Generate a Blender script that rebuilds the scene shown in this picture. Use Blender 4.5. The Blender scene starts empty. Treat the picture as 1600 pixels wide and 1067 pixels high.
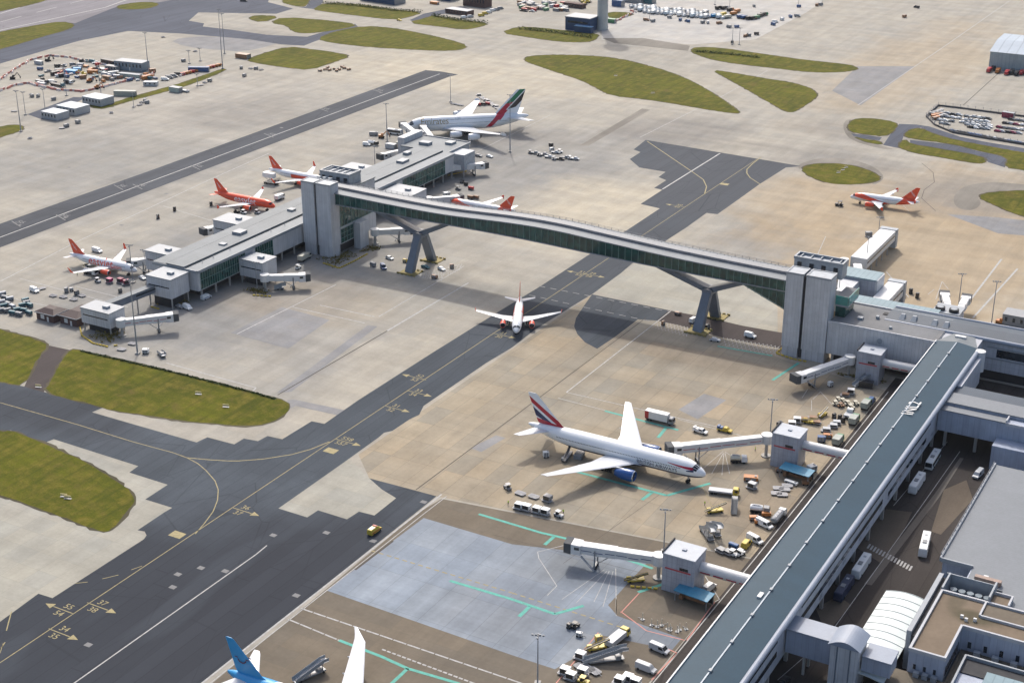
import bpy, bmesh, math, random
from mathutils import Vector, Matrix
R = math.radians
random.seed(7)
scene = bpy.context.scene
col = scene.collection

# ------------------------------------------------------------------ camera
# ground axes: +Y runs along the taxiways and piers, +X across them
CAMH = 228.0
PITCH = math.radians(23.0053)
YAW = math.radians(29.5408)
FPX = 2347.0
cam_d = bpy.data.cameras.new('camera')
cam_d.sensor_width = 36.0
cam_d.lens = FPX / 1600.0 * 36.0
cam_d.clip_start = 1.0
cam_d.clip_end = 20000.0
cam = bpy.data.objects.new('camera', cam_d)
cam.location = (0, 0, CAMH)
cam.rotation_euler = (math.pi / 2 - PITCH, 0, YAW)
col.objects.link(cam)
scene.camera = cam
scene.view_settings.view_transform = 'Standard'
scene.view_settings.look = 'None'
scene.view_settings.gamma = 1.0
scene.view_settings.exposure = 0.48


def G(px, py, z=0.0):
    """survey helper: photo measurement -> point on the plane of height z"""
    x = (px - 800.0) / FPX
    y = -(py - 533.5) / FPX
    X = x
    Y = math.cos(PITCH) + y * math.sin(PITCH)
    Z = -math.sin(PITCH) + y * math.cos(PITCH)
    c, s = math.cos(YAW), math.sin(YAW)
    r = (X * c - Y * s, X * s + Y * c, Z)
    t = (z - CAMH) / r[2]
    return Vector((r[0] * t, r[1] * t, z))


# ------------------------------------------------------------------ light
SUN = Vector((-0.55, 0.78, 1.0)).normalized()
sun_d = bpy.data.lights.new('sun', 'SUN')
sun_d.energy = 2.0
sun_d.angle = R(2.0)
sun_d.color = (1.0, 0.965, 0.91)
sun = bpy.data.objects.new('sun', sun_d)
sun.rotation_euler = (-SUN).to_track_quat('-Z', 'Y').to_euler()
col.objects.link(sun)
w = bpy.data.worlds.new('World')
scene.world = w
w.use_nodes = True
nt = w.node_tree
nt.nodes.clear()
sky = nt.nodes.new('ShaderNodeTexSky')
sky.sky_type = 'NISHITA'
sky.sun_disc = False
sky.sun_elevation = math.asin(SUN.z)
sky.sun_rotation = math.atan2(SUN.x, SUN.y)
sky.air_density = 1.0
sky.dust_density = 5.0
bg = nt.nodes.new('ShaderNodeBackground')
bg.inputs['Strength'].default_value = 0.15
out = nt.nodes.new('ShaderNodeOutputWorld')
nt.links.new(sky.outputs[0], bg.inputs[0])
nt.links.new(bg.outputs[0], out.inputs[0])


# ------------------------------------------------------------------ materials
class NT:
    def __init__(self, name):
        self.m = bpy.data.materials.new(name)
        self.m.use_nodes = True
        self.t = self.m.node_tree
        self.bsdf = self.t.nodes['Principled BSDF']

    def n(self, typ, **kw):
        nd = self.t.nodes.new(typ)
        for k, v in kw.items():
            setattr(nd, k, v)
        return nd

    def l(self, a, b):
        self.t.links.new(a, b)

    def val(self, sock, v):
        sock.default_value = v

    def coord(self, scale=(1, 1, 1), rot=(0, 0, 0)):
        tc = self.n('ShaderNodeTexCoord')
        mp = self.n('ShaderNodeMapping')
        mp.inputs['Scale'].default_value = scale
        mp.inputs['Rotation'].default_value = rot
        self.l(tc.outputs['Object'], mp.inputs['Vector'])
        return mp.outputs[0]

    def noise(self, scale, detail=3, rough=0.55, vec=None):
        nz = self.n('ShaderNodeTexNoise')
        nz.inputs['Scale'].default_value = scale
        nz.inputs['Detail'].default_value = detail
        nz.inputs['Roughness'].default_value = rough
        self.l(vec if vec else self.coord(), nz.inputs['Vector'])
        return nz.outputs['Fac']

    def rng(self, sock, a, b, c, d):
        mr = self.n('ShaderNodeMapRange')
        for i, v in zip((1, 2, 3, 4), (a, b, c, d)):
            mr.inputs[i].default_value = v
        self.l(sock, mr.inputs[0])
        return mr.outputs[0]

    def mix(self, fac, a, b, mode='MIX'):
        mx = self.n('ShaderNodeMix', data_type='RGBA', blend_type=mode)
        for i, v in ((0, fac), (6, a), (7, b)):
            if isinstance(v, (int, float)):
                mx.inputs[i].default_value = v
            elif isinstance(v, (tuple, list)):
                mx.inputs[i].default_value = (*v[:3], 1)
            else:
                self.l(v, mx.inputs[i])
        return mx.outputs[2]

    def math(self, op, a, b=0.0):
        md = self.n('ShaderNodeMath', operation=op)
        for i, v in ((0, a), (1, b)):
            if isinstance(v, (int, float)):
                md.inputs[i].default_value = v
            else:
                self.l(v, md.inputs[i])
        return md.outputs[0]

    def out(self, colour, rough=0.8, metal=0.0, spec=0.3, bump=None, bstr=0.1, bdist=0.05):
        if isinstance(colour, (tuple, list)):
            self.bsdf.inputs['Base Color'].default_value = (*colour[:3], 1)
        else:
            self.l(colour, self.bsdf.inputs['Base Color'])
        if isinstance(rough, (int, float)):
            self.bsdf.inputs['Roughness'].default_value = rough
        else:
            self.l(rough, self.bsdf.inputs['Roughness'])
        self.bsdf.inputs['Metallic'].default_value = metal
        self.bsdf.inputs['Specular IOR Level'].default_value = spec
        if bump is not None:
            b = self.n('ShaderNodeBump')
            b.inputs['Strength'].default_value = bstr
            b.inputs['Distance'].default_value = bdist
            self.l(bump, b.inputs['Height'])
            self.l(b.outputs[0], self.bsdf.inputs['Normal'])
        return self.m


MATS = {}


def pm(name, c, rough=0.6, metal=0.0, var=0.12, scale=0.6, spec=0.4):
    """painted / weathered plain material with uneven wear"""
    if name in MATS:
        return MATS[name]
    k = NT(name)
    a = k.noise(scale, 4)
    b = k.noise(scale * 9, 2)
    f = k.math('MULTIPLY', k.rng(a, 0.25, 0.75, 1 - var, 1 + var), k.rng(b, 0.3, 0.7, 1 - var * 0.5, 1 + var * 0.5))
    cc = k.n('ShaderNodeCombineColor')
    for i in range(3):
        k.l(f, cc.inputs[i])
    colr = k.mix(1.0, c, cc.outputs[0], 'MULTIPLY')
    MATS[name] = k.out(colr, k.rng(a, 0.3, 0.7, max(rough - 0.08, 0.02), min(rough + 0.08, 1)), metal, spec)
    return MATS[name]


def concrete(name, c, tint, slab=6.0, joint=0.75, tintmix=0.6, stain=0.5, streak=0.0, slabvar=0.05, sl2=None, blobs=()):
    k = NT(name)
    v = k.coord()
    big = k.noise(0.012, 4, 0.6)
    med = k.noise(0.07, 5, 0.65)
    fine = k.noise(0.9, 3, 0.6)
    base = k.mix(k.rng(big, 0.35, 0.68, 0, tintmix), c, tint)
    if blobs:
        # broad weathered areas with ragged, faded edges
        sx = k.n('ShaderNodeSeparateXYZ')
        k.l(v, sx.inputs[0])
        wob = k.rng(k.noise(0.02, 5, 0.65), 0.25, 0.75, -0.45, 0.45)
        for (bx_, by_, ra, rb, ang, amt, bc) in blobs:
            ca, sa = math.cos(ang), math.sin(ang)
            dx = k.math('SUBTRACT', sx.outputs[0], bx_)
            dy = k.math('SUBTRACT', sx.outputs[1], by_)
            u_ = k.math('DIVIDE', k.math('ADD', k.math('MULTIPLY', dx, ca), k.math('MULTIPLY', dy, sa)), ra)
            w_ = k.math('DIVIDE', k.math('SUBTRACT', k.math('MULTIPLY', dy, ca), k.math('MULTIPLY', dx, sa)), rb)
            d2 = k.math('SQRT', k.math('ADD', k.math('MULTIPLY', u_, u_), k.math('MULTIPLY', w_, w_)))
            base = k.mix(k.rng(k.math('ADD', d2, wob), 0.55, 1.15, amt, 0), base, bc)
    # slab by slab tone and darker joints, aligned with the taxiways
    br = k.n('ShaderNodeTexBrick')
    br.offset = 0.0
    br.inputs['Scale'].default_value = 1.0
    br.inputs['Mortar Size'].default_value = 0.07
    br.inputs['Mortar Smooth'].default_value = 0.3
    br.inputs['Brick Width'].default_value = slab
    br.inputs['Row Height'].default_value = sl2 or slab
    br.inputs['Bias'].default_value = 0.0
    br.inputs['Color1'].default_value = (1 - slabvar, 1 - slabvar * .75, 1 - slabvar * .4, 1)
    br.inputs['Color2'].default_value = (1 + slabvar, 1 + slabvar * .65, 1 + slabvar * .15, 1)
    br.inputs['Mortar'].default_value = (joint, joint, joint * 0.98, 1)
    k.l(v, br.inputs['Vector'])
    base = k.mix(1.0, base, br.outputs['Color'], 'MULTIPLY')
    f = k.math('MULTIPLY', k.rng(med, 0.25, 0.75, 0.86, 1.13), k.rng(fine, 0.3, 0.7, 0.95, 1.05))
    # long tyre and drainage streaks along the apron
    st = k.noise(1.0, 3, 0.6, k.coord((0.16, 0.012, 1)))
    f = k.math('MULTIPLY', f, k.rng(st, 0.3, 0.7, 0.93 - streak, 1.07))
    st2 = k.noise(1.0, 3, 0.6, k.coord((0.010, 0.12, 1)))
    f = k.math('MULTIPLY', f, k.rng(st2, 0.3, 0.75, 1.05, 0.92 - streak))
    cc = k.n('ShaderNodeCombineColor')
    for i in range(3):
        k.l(f, cc.inputs[i])
    base = k.mix(1.0, base, cc.outputs[0], 'MULTIPLY')
    oil = k.noise(0.045, 6, 0.7, k.coord((1, 0.7, 1), (0, 0, 0.4)))
    dark = tuple(x * 0.55 for x in c)
    base = k.mix(k.rng(oil, 0.56, 0.78, 0, stain), base, dark)
    # square repair patches and rubber streaks
    pt = k.n('ShaderNodeTexBrick')
    pt.offset = 0.37
    pt.inputs['Scale'].default_value = 1.0
    pt.inputs['Mortar Size'].default_value = 0.0
    pt.inputs['Brick Width'].default_value = slab * 1.0
    pt.inputs['Row Height'].default_value = (sl2 or slab) * 1.0
    pt.inputs['Bias'].default_value = -0.82
    pt.inputs['Color1'].default_value = (1, 1, 1, 1)
    pt.inputs['Color2'].default_value = (0.80, 0.815, 0.83, 1)
    k.l(v, pt.inputs['Vector'])
    base = k.mix(1.0, base, pt.outputs['Color'], 'MULTIPLY')
    return k.out(base, 0.9, 0, 0.12, fine, 0.15, 0.05)


def asphalt(name, c, var=0.18, patch=0.15, blobs=(), seams=True):
    k = NT(name)
    big = k.noise(0.02, 4, 0.6)
    fine = k.noise(1.4, 3, 0.7)
    st = k.noise(1.0, 4, 0.65, k.coord((0.22, 0.008, 1)))
    f = k.math('MULTIPLY', k.rng(big, 0.3, 0.7, 1 - var, 1 + var), k.rng(fine, 0.3, 0.7, 0.92, 1.08))
    f = k.math('MULTIPLY', f, k.rng(st, 0.3, 0.7, 0.9, 1.1))
    cc = k.n('ShaderNodeCombineColor')
    for i in range(3):
        k.l(f, cc.inputs[i])
    base = k.mix(1.0, c, cc.outputs[0], 'MULTIPLY')
    for (bx_, by_, ra, rb, ang, amt, bc) in blobs:
        v = k.coord((1 / ra, 1 / rb, 1))
        tc = k.n('ShaderNodeVectorMath', operation='DISTANCE')
        k.l(v, tc.inputs[0])
        tc.inputs[1].default_value = (bx_ / ra, by_ / rb, 0)
        base = k.mix(k.rng(k.math('ADD', tc.outputs['Value'], k.rng(big, .3, .7, -.2, .2)), .6, 1.15, amt, 0), base, bc)
    if seams:
        # paving lanes laid side by side, with tarred joints
        sx = k.n('ShaderNodeSeparateXYZ')
        k.l(k.coord(), sx.inputs[0])
        lane = k.math('DIVIDE', sx.outputs[0], 4.6)
        wn = k.n('ShaderNodeTexWhiteNoise', noise_dimensions='1D')
        k.l(k.math('FLOOR', lane), wn.inputs['W'])
        g2 = k.math('MULTIPLY', k.rng(wn.outputs['Value'], 0, 1, .94, 1.06), k.rng(k.math('LESS_THAN', k.math('FRACT', lane), .06), 0, 1, 1, .84))
        cj = k.math('LESS_THAN', k.math('FRACT', k.math('DIVIDE', k.math('ADD', sx.outputs[1], k.math('MULTIPLY', wn.outputs['Value'], 70)), 70)), .006)
        g2 = k.math('MULTIPLY', g2, k.rng(cj, 0, 1, 1, .85))
        c2 = k.n('ShaderNodeCombineColor')
        for i in range(3):
            k.l(g2, c2.inputs[i])
        base = k.mix(1.0, base, c2.outputs[0], 'MULTIPLY')
        crk = k.n('ShaderNodeTexVoronoi', feature='DISTANCE_TO_EDGE')
        crk.inputs['Scale'].default_value = .06
        k.l(k.coord((1, .4, 1)), crk.inputs['Vector'])
        base = k.mix(k.math('MULTIPLY', k.math('LESS_THAN', crk.outputs['Distance'], .006), .35), base, tuple(x * .4 for x in c))
    pat = k.noise(0.05, 2, 0.4, k.coord((1, 0.25, 1)))
    base = k.mix(k.rng(pat, 0.58, 0.62, 0, patch), base, tuple(x * 1.35 for x in c))
    return k.out(base, 0.9, 0, 0.08, fine, 0.2, 0.03)


def grass(name):
    k = NT(name)
    big = k.noise(0.03, 5, 0.65)
    med = k.noise(0.16, 5, 0.75)
    fine = k.noise(1.6, 4, 0.8)
    g = k.mix(k.rng(big, 0.35, 0.65, 0, 1), (0.104, 0.108, 0.007), (0.060, 0.066, 0.006))
    g = k.mix(k.rng(med, 0.46, 0.62, 0, 0.85), g, (0.145, 0.118, 0.020))
    # mowing passes and worn, browned strips
    st = k.noise(1.0, 3, 0.6, k.coord((0.35, 0.03, 1), (0, 0, 0.25)))
    g = k.mix(k.rng(st, 0.48, 0.66, 0, 0.6), g, (0.043, 0.052, 0.006))
    sx = k.n('ShaderNodeSeparateXYZ')
    k.l(k.coord((1, 1, 1), (0, 0, 0.12)), sx.inputs[0])
    mow = k.math('SINE', k.math('MULTIPLY', k.math('ADD', sx.outputs[1], k.math('MULTIPLY', med, 3.0)), 1.3))
    g = k.mix(k.rng(mow, -0.4, 0.6, 0, 0.22), g, (0.050, 0.058, 0.006))
    br = k.noise(0.09, 4, 0.7)
    g = k.mix(k.rng(br, 0.56, 0.70, 0, .7), g, (0.120, 0.088, 0.026))
    f = k.rng(fine, 0.25, 0.75, 0.68, 1.32)
    cc = k.n('ShaderNodeCombineColor')
    for i in range(3):
        k.l(f, cc.inputs[i])
    g = k.mix(1.0, g, cc.outputs[0], 'MULTIPLY')
    return k.out(g, 0.95, 0, 0.1, fine, 0.6, 0.25)


# ------------------------------------------------------------------ mesh helpers
SPLIT = set('column window roof_unit skylight stem leg post vent ridge_vent tank fan_ring fan fan_unit louvre window_band roof_vent condenser mullion vent_pipe shaft base roof_patch fin eaves_tube kerb_block winglet door wheel window_wall undercroft upper_wall connector wall roof'.split())


class MB:
    def __init__(self):
        self.v = []
        self.f = []
        self.mi = []
        self.cur = 0

    def face(self, pts):
        b = len(self.v)
        self.v += [tuple(p) for p in pts]
        self.f.append(list(range(b, b + len(pts))))
        self.mi.append(self.cur)

    def prism(self, poly, z0, z1, cap=True):
        """vertical prism over a 2-D outline (either winding)"""
        a = sum(poly[i][0] * poly[(i + 1) % len(poly)][1] - poly[(i + 1) % len(poly)][0] * poly[i][1] for i in range(len(poly)))
        if a < 0:
            poly = poly[::-1]
        n = len(poly)
        b = len(self.v)
        self.v += [(p[0], p[1], z0) for p in poly] + [(p[0], p[1], z1) for p in poly]
        for i in range(n):
            j = (i + 1) % n
            self.f.append([b + i, b + j, b + n + j, b + n + i])
            self.mi.append(self.cur)
        self.f.append([b + n + i for i in range(n)])
        self.f.append([b + n - 1 - i for i in range(n)])
        self.mi += [self.cur, self.cur]
        return self

    def box(self, x0, x1, y0, y1, z0, z1):
        return self.prism([(x0, y0), (x1, y0), (x1, y1), (x0, y1)], z0, z1)

    def obox(self, M, sx, sy, sz, taper=1.0):
        """box centred on matrix M (base at z=0), taper = top scale"""
        b = len(self.v)
        for z, s in ((0, 1), (sz, taper)):
            for x, y in ((-1, -1), (1, -1), (1, 1), (-1, 1)):
                self.v.append(tuple(M @ Vector((x * sx / 2 * s, y * sy / 2 * s, z))))
        for q in ((3, 2, 1, 0), (4, 5, 6, 7), (0, 1, 5, 4), (1, 2, 6, 5), (2, 3, 7, 6), (3, 0, 4, 7)):
            self.f.append([b + i for i in q])
            self.mi.append(self.cur)
        return self

    def loft(self, rings, cap=True, closed=True):
        n = len(rings[0])
        b = len(self.v)
        for r in rings:
            self.v += [tuple(p) for p in r]
        for i in range(len(rings) - 1):
            for j in range(n if closed else n - 1):
                k = (j + 1) % n
                self.f.append([b + i * n + j, b + i * n + k, b + (i + 1) * n + k, b + (i + 1) * n + j])
                self.mi.append(self.cur)
        if cap:
            self.f.append([b + n - 1 - j for j in range(n)])
            self.f.append([b + (len(rings) - 1) * n + j for j in range(n)])
            self.mi += [self.cur, self.cur]
        return self

    def tube(self, p0, p1, r0, r1=None, n=10):
        p0, p1 = Vector(p0), Vector(p1)
        d = (p1 - p0)
        q = d.to_track_quat('Z', 'Y').to_matrix()
        rr = []
        for p, r in ((p0, r0), (p1, r1 if r1 is not None else r0)):
            rr.append([p + q @ Vector((math.cos(2 * math.pi * i / n) * r, math.sin(2 * math.pi * i / n) * r, 0)) for i in range(n)])
        return self.loft(rr)

    def beam(self, p0, p1, w_, h_, w1=None, h1=None):
        """rectangular bar between two points; w_ horizontal, h_ upright (centred)"""
        p0, p1 = Vector(p0), Vector(p1)
        d = (p1 - p0).normalized()
        side = d.cross(Vector((0, 0, 1)))
        if side.length < 1e-4:
            side = Vector((1, 0, 0))
        side.normalize()
        up = side.cross(d)
        rr = []
        for p, a, b in ((p0, w_, h_), (p1, w1 or w_, h1 or h_)):
            rr.append([p - side * a / 2 - up * b / 2, p + side * a / 2 - up * b / 2, p + side * a / 2 + up * b / 2, p - side * a / 2 + up * b / 2])
        return self.loft(rr)

    def islands(self):
        par = {}

        def find(a):
            while par.setdefault(a, a) != a:
                par[a] = par[par[a]]
                a = par[a]
            return a
        key = [tuple(round(c, 3) for c in p) for p in self.v]
        for f in self.f:
            r = find(key[f[0]])
            for i in f[1:]:
                par[find(key[i])] = r
        out_ = {}
        for i, f in enumerate(self.f):
            out_.setdefault(find(key[f[0]]), []).append(i)
        return list(out_.values())

    def build(self, name, mat, parent=None, smooth=False, world=False, loc=None, bevel=0.0):
        if name in SPLIT and parent is not None:
            isl = self.islands()
            if 1 < len(isl) <= 100:
                o = None
                for fs in isl:
                    m2 = MB()
                    for i in fs:
                        m2.cur = self.mi[i]
                        m2.face([self.v[j] for j in self.f[i]])
                    o = m2._build(name, mat, parent, smooth, world, loc, bevel)
                return o
        return self._build(name, mat, parent, smooth, world, loc, bevel)

    def _build(self, name, mat, parent=None, smooth=False, world=False, loc=None, bevel=0.0):
        me = bpy.data.meshes.new(name)
        off = Vector((0, 0, 0))
        if world and parent is not None:
            off = Vector(parent.location)
        vs = [(p[0] - off.x, p[1] - off.y, p[2] - off.z) for p in self.v]
        me.from_pydata(vs, [], self.f)
        ms = mat if isinstance(mat, (list, tuple)) else [mat]
        for m in ms:
            me.materials.append(m)
        me.polygons.foreach_set('material_index', self.mi)
        bm = bmesh.new()
        bm.from_mesh(me)
        bmesh.ops.remove_doubles(bm, verts=bm.verts, dist=0.0005)
        bmesh.ops.recalc_face_normals(bm, faces=bm.faces)
        if bevel:
            bmesh.ops.bevel(bm, geom=[e for e in bm.edges if len(e.link_faces) == 2 and e.calc_face_angle(0) > 0.5], offset=bevel, segments=2, affect='EDGES', clamp_overlap=True)
        bm.to_mesh(me)
        bm.free()
        if smooth:
            me.polygons.foreach_set('use_smooth', [True] * len(me.polygons))
            try:
                me.set_sharp_from_angle(angle=R(40))
            except Exception:
                pass
        o = bpy.data.objects.new(name, me)
        if parent is not None:
            o.parent = parent
        if loc is not None:
            o.location = loc
        col.objects.link(o)
        return o


def tag(o, label=None, cat=None, group=None, kind=None):
    if label:
        o['label'] = label
    if cat:
        o['category'] = cat
    if group:
        o['group'] = group
    if kind:
        o['kind'] = kind
    return o


def thing(name, label, cat, loc=(0, 0, 0), rz=0.0, group=None):
    o = bpy.data.objects.new(name, None)
    o.empty_display_size = 1
    col.objects.link(o)
    o.location = loc
    o.rotation_euler = (0, 0, rz)
    return tag(o, label, cat, group)


def dup(root, loc, rz=0.0, label=None, group=None, scale=None):
    r = root.copy()
    col.objects.link(r)
    r.location = loc
    r.rotation_euler = (0, 0, rz)
    if scale:
        r.scale = scale
    if label:
        r['label'] = label
    if group:
        r['group'] = group
    for ch in list(root.children):
        c = ch.copy()
        col.objects.link(c)
        c.parent = r
        for g in list(ch.children):
            d = g.copy()
            col.objects.link(d)
            d.parent = c
    return r


SHEETN = [0]


def sheet(name, polys, z, mat, kind='structure', label=None, cat=None):
    mb = MB()
    SHEETN[0] += 1
    z0 = z + SHEETN[0] * 0.0004
    
    for i, p in enumerate(polys):
        mb.face([(q.x, q.y, z0 + i * 0.00004) for q in p])
    o = mb.build(name, mat)
    # faces must look up
    bm = bmesh.new()
    bm.from_mesh(o.data)
    for f in bm.faces:
        if f.normal.z < 0:
            f.normal_flip()
    bmesh.ops.triangulate(bm, faces=bm.faces)
    bm.to_mesh(o.data)
    bm.free()
    return tag(o, label, cat, kind=kind)


def GP(pts):
    return [G(*p) for p in pts]


def smoothpoly(pts, it=2):
    """round a surveyed outline (Chaikin)"""
    for _ in range(it):
        q = []
        n = len(pts)
        for i in range(n):
            a, b = pts[i], pts[(i + 1) % n]
            q += [a * 0.75 + b * 0.25, a * 0.25 + b * 0.75]
        pts = q
    return pts
# ------------------------------------------------------------------ ground
GREY_C, TAN_C, CREAM_C, DARK_C = (0.225, 0.222, 0.212), (0.345, 0.275, 0.185), (0.43, 0.385, 0.30), (0.20, 0.19, 0.175)


def blob(px, py, ra, rb, amt, c, ang=0.0):
    p = G(px, py)
    return (p.x, p.y, ra, rb, ang, amt, c)


M_base = concrete('apron_concrete', (0.335, 0.312, 0.264), (0.298, 0.285, 0.254), 7.5, 0.9, 0.8, 0.35, 0.03, 0.04, None, [
    blob(420, 400, 62, 135, .9, GREY_C), blob(330, 470, 55, 60, .85, GREY_C), blob(560, 560, 45, 70, .35, GREY_C), blob(760, 270, 80, 60, .75, GREY_C), blob(690, 220, 60, 60, .5, GREY_C), blob(880, 230, 70, 50, .5, GREY_C),
    blob(200, 300, 26, 120, .45, GREY_C), blob(300, 165, 90, 110, .45, (0.33, 0.31, 0.275)), blob(120, 250, 60, 70, .6, GREY_C), blob(380, 175, 40, 50, .5, DARK_C), blob(1240, 385, 42, 60, .7, GREY_C), blob(1400, 430, 40, 40, .5, GREY_C),
    blob(1420, 400, 75, 150, .85, TAN_C), blob(1500, 320, 60, 60, .5, TAN_C), blob(1290, 320, 60, 50, .6, TAN_C), blob(940, 330, 50, 60, .8, CREAM_C), blob(640, 580, 30, 70, .4, CREAM_C), blob(800, 120, 120, 60, .6, CREAM_C), blob(600, 110, 80, 40, .5, CREAM_C),
    blob(1430, 100, 50, 180, .5, TAN_C), blob(1060, 205, 40, 40, .7, DARK_C), blob(800, 210, 50, 22, .4, DARK_C), blob(1300, 250, 48, 28, .6, DARK_C), blob(1345, 205, 40, 30, .4, DARK_C), blob(1510, 305, 40, 36, .65, DARK_C), blob(480, 470, 40, 30, .35, (0.33, 0.27, 0.19)), blob(380, 60, 40, 40, .4, DARK_C)])
M_tan = concrete('stand_concrete', (0.310, 0.258, 0.185), (0.268, 0.255, 0.215), 7.0, 0.64, 0.9, 0.6, 0.06, 0.11, 13, [blob(930, 735, 22, 12, .45, (.19, .155, .11)), blob(1115, 722, 11, 11, .55, (.20, .165, .12)), blob(1270, 615, 10, 14, .65, (.17, .145, .115)), blob(1100, 560, 38, 10, .6, (.21, .175, .135)), blob(1190, 790, 12, 30, .5, (.20, .165, .125)), blob(1010, 690, 14, 14, .4, (.22, .18, .13)), blob(690, 620, 20, 50, .35, (.34, .29, .21))])
M_cream = concrete('pale_concrete', (0.325, 0.312, 0.262), (0.30, 0.292, 0.26), 7.5, 0.86, 0.7, 0.25, 0.02)
M_brown = concrete('old_stand_concrete', (0.155, 0.130, 0.098), (0.14, 0.122, 0.098), 7.0, 0.9, 0.8, 0.35, 0.02)
M_bluec = concrete('new_stand_concrete', (0.262, 0.300, 0.345), (0.195, 0.222, 0.255), 8.0, 0.72, 0.9, 0.75, 0.10, 0.07, 16, [blob(905, 885, 13, 14, .6, (.17, .185, .20)), blob(790, 935, 16, 22, .45, (.19, .205, .225)), blob(640, 880, 9, 30, .4, (.32, .36, .405)), blob(960, 990, 20, 10, .5, (.20, .215, .235)), blob(840, 1000, 16, 14, .35, (.20, .22, .245))])
M_grey = concrete('grey_concrete', (0.285, 0.265, 0.240), (0.25, 0.235, 0.22), 7.5, 0.82, 0.8, 0.45, 0.04)
_b = G(200, 1010)
M_asph = asphalt('taxiway_asphalt', (0.066, 0.077, 0.090), blobs=[(_b.x, _b.y, 75, 95, 0, .75, (0.033, 0.036, 0.044)), (G(470, 940).x, G(470, 940).y, 40, 75, 0, .5, (0.035, 0.038, 0.046)), (G(60, 640).x, G(60, 640).y, 60, 16, 0, .5, (0.036, 0.038, 0.045)), (G(1100, 280).x, G(1100, 280).y, 75, 120, 0, .8, (0.078, 0.083, 0.092)), (G(900, 440).x, G(900, 440).y, 40, 90, 0, .5, (0.062, 0.067, 0.076))])
M_asph_old = asphalt('old_asphalt', (0.070, 0.075, 0.084))
M_asph_far = asphalt('far_asphalt', (0.082, 0.090, 0.112), 0.12)
M_road = asphalt('road_tarmac', (0.066, 0.056, 0.054), seams=False)
M_dark = asphalt('dark_tarmac', (0.052, 0.046, 0.043))
M_rwy = asphalt('runway_surface', (0.20, 0.19, 0.20), 0.15)
M_grass = grass('grass_turf')
M_white = pm('white_paint_line', (0.36, 0.355, 0.34), 0.8, 0, 0.3, 0.8)
M_yel = pm('yellow_paint_line', (0.285, 0.24, 0.12), 0.8, 0, 0.3, 0.8)
M_green = pm('green_paint_line', (0.09, 0.33, 0.27), 0.8, 0, 0.25, 0.5)
M_joint = pm('dark_joint', (0.07, 0.06, 0.05), 0.9, 0, 0.2, 0.6)
M_redp = pm('red_paint_line', (0.50, 0.22, 0.18), 0.8, 0, 0.2, 0.5)

Z0, Z1, Z2, Z3, Z4, Z5 = 0.0, 0.012, 0.024, 0.036, 0.048, 0.060
far = 9000.0
sheet('ground', [[Vector((-far, -400, 0)), Vector((far, -400, 0)), Vector((far, far, 0)), Vector((-far, far, 0))]], Z0, M_base)

V = Vector
tan1 = GP([(925, 460), (560, 710), (577, 747), (649, 766), (682, 775), (1174, 871), (1386, 611), (1225, 562), (1046, 487)])
sheet('stand_apron', [tan1], Z1, M_tan)
sheet('lower_apron', [GP([(690, 779), (1174, 873), (720, 1420), (-60, 1390), (655, 800)])], Z1, M_brown)
sheet('pale_apron', [GP([(435, 794), (480, 808), (497, 797), (542, 811), (561, 799), (585, 805), (619, 778), (596, 764), (577, 747), (545, 716)]),
                     GP([(930, 455), (1040, 380), (1130, 410), (1215, 480), (1215, 520), (1046, 485)]),
                     GP([(-60, 752), (0, 772), (77, 800), (140, 825), (165, 832), (181, 819), (209, 785), (205, 768), (184, 753), (150, 732), (127, 719), (69, 692), (84, 686), (150, 707), (216, 728), (202, 738), (262, 757), (227, 780), (269, 793), (257, 800), (215, 828), (229, 838), (82, 934), (60, 927), (0, 971), (-60, 1010)])], Z1, M_cream)
sheet('new_apron', [GP([(662, 809), (800, 850), (905, 862), (1010, 880), (982, 910), (950, 945), (965, 962), (1065, 997), (1050, 1015), (940, 992), (907, 1022), (867, 1045), (800, 1023), (510, 922)])], Z2, M_bluec)

# asphalt taxiways
A_main = [(1009, 219), (990, 234), (1001, 238), (984, 249), (999, 262), (1040, 269), (1029, 277), (1041, 282), (1022, 294), (1035, 297), (1001, 319), (1031, 326),
          (981, 359), (925, 395), (845, 447), (779, 487), (679, 549), (560, 625), (537, 641), (507, 662), (487, 658), (441, 686), (418, 681), (403, 689), (381, 685), (366, 694), (324, 683), (307, 691),
          (199, 660), (144, 644), (160, 637), (140, 629), (110, 624), (75, 614), (38, 604), (0, 596), (-500, 487),
          (-500, 568), (0, 675), (17, 672), (45, 684), (69, 692), (84, 686), (150, 707), (216, 728), (202, 738), (262, 757), (227, 780), (269, 793), (257, 800), (215, 828), (226, 830), (229, 836), (225, 842), (82, 934), (60, 927), (0, 971), (-60, 1010),
          (-420, 1250), (-100, 1400), (315, 1066), (400, 1000), (602, 839), (682, 775), (649, 766), (577, 747), (596, 764), (619, 778), (585, 805), (561, 799), (542, 811), (497, 797), (480, 808), (435, 794),
          (532, 726), (592, 683), (600, 676), (613, 673), (640, 655), (655, 648), (662, 634), (760, 567), (800, 543), (836, 515), (890, 481), (925, 460), (970, 427), (990, 410), (1044, 374), (1072, 356), (1104, 333), (1121, 335), (1162, 306), (1187, 288), (1228, 262), (1252, 260)]
sheet('taxiway', [GP(A_main)], Z2, M_asph)
sheet('taxilane', [GP([(-500, 535), (0, 350), (240, 265), (400, 207), (665, 110), (688, 112), (716, 117), (703, 120), (400, 235), (0, 387), (-500, 577)])], Z2, M_asph_old)
sheet('service_road', [GP([(1046, 485), (1118, 499), (1160, 509), (1228, 521), (1228, 546), (1130, 528), (1060, 508), (1026, 501)]),
                       GP([(77, 540), (110, 547), (97, 562), (82, 590), (68, 613), (38, 604), (58, 560)])], Z2, M_road)
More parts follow.
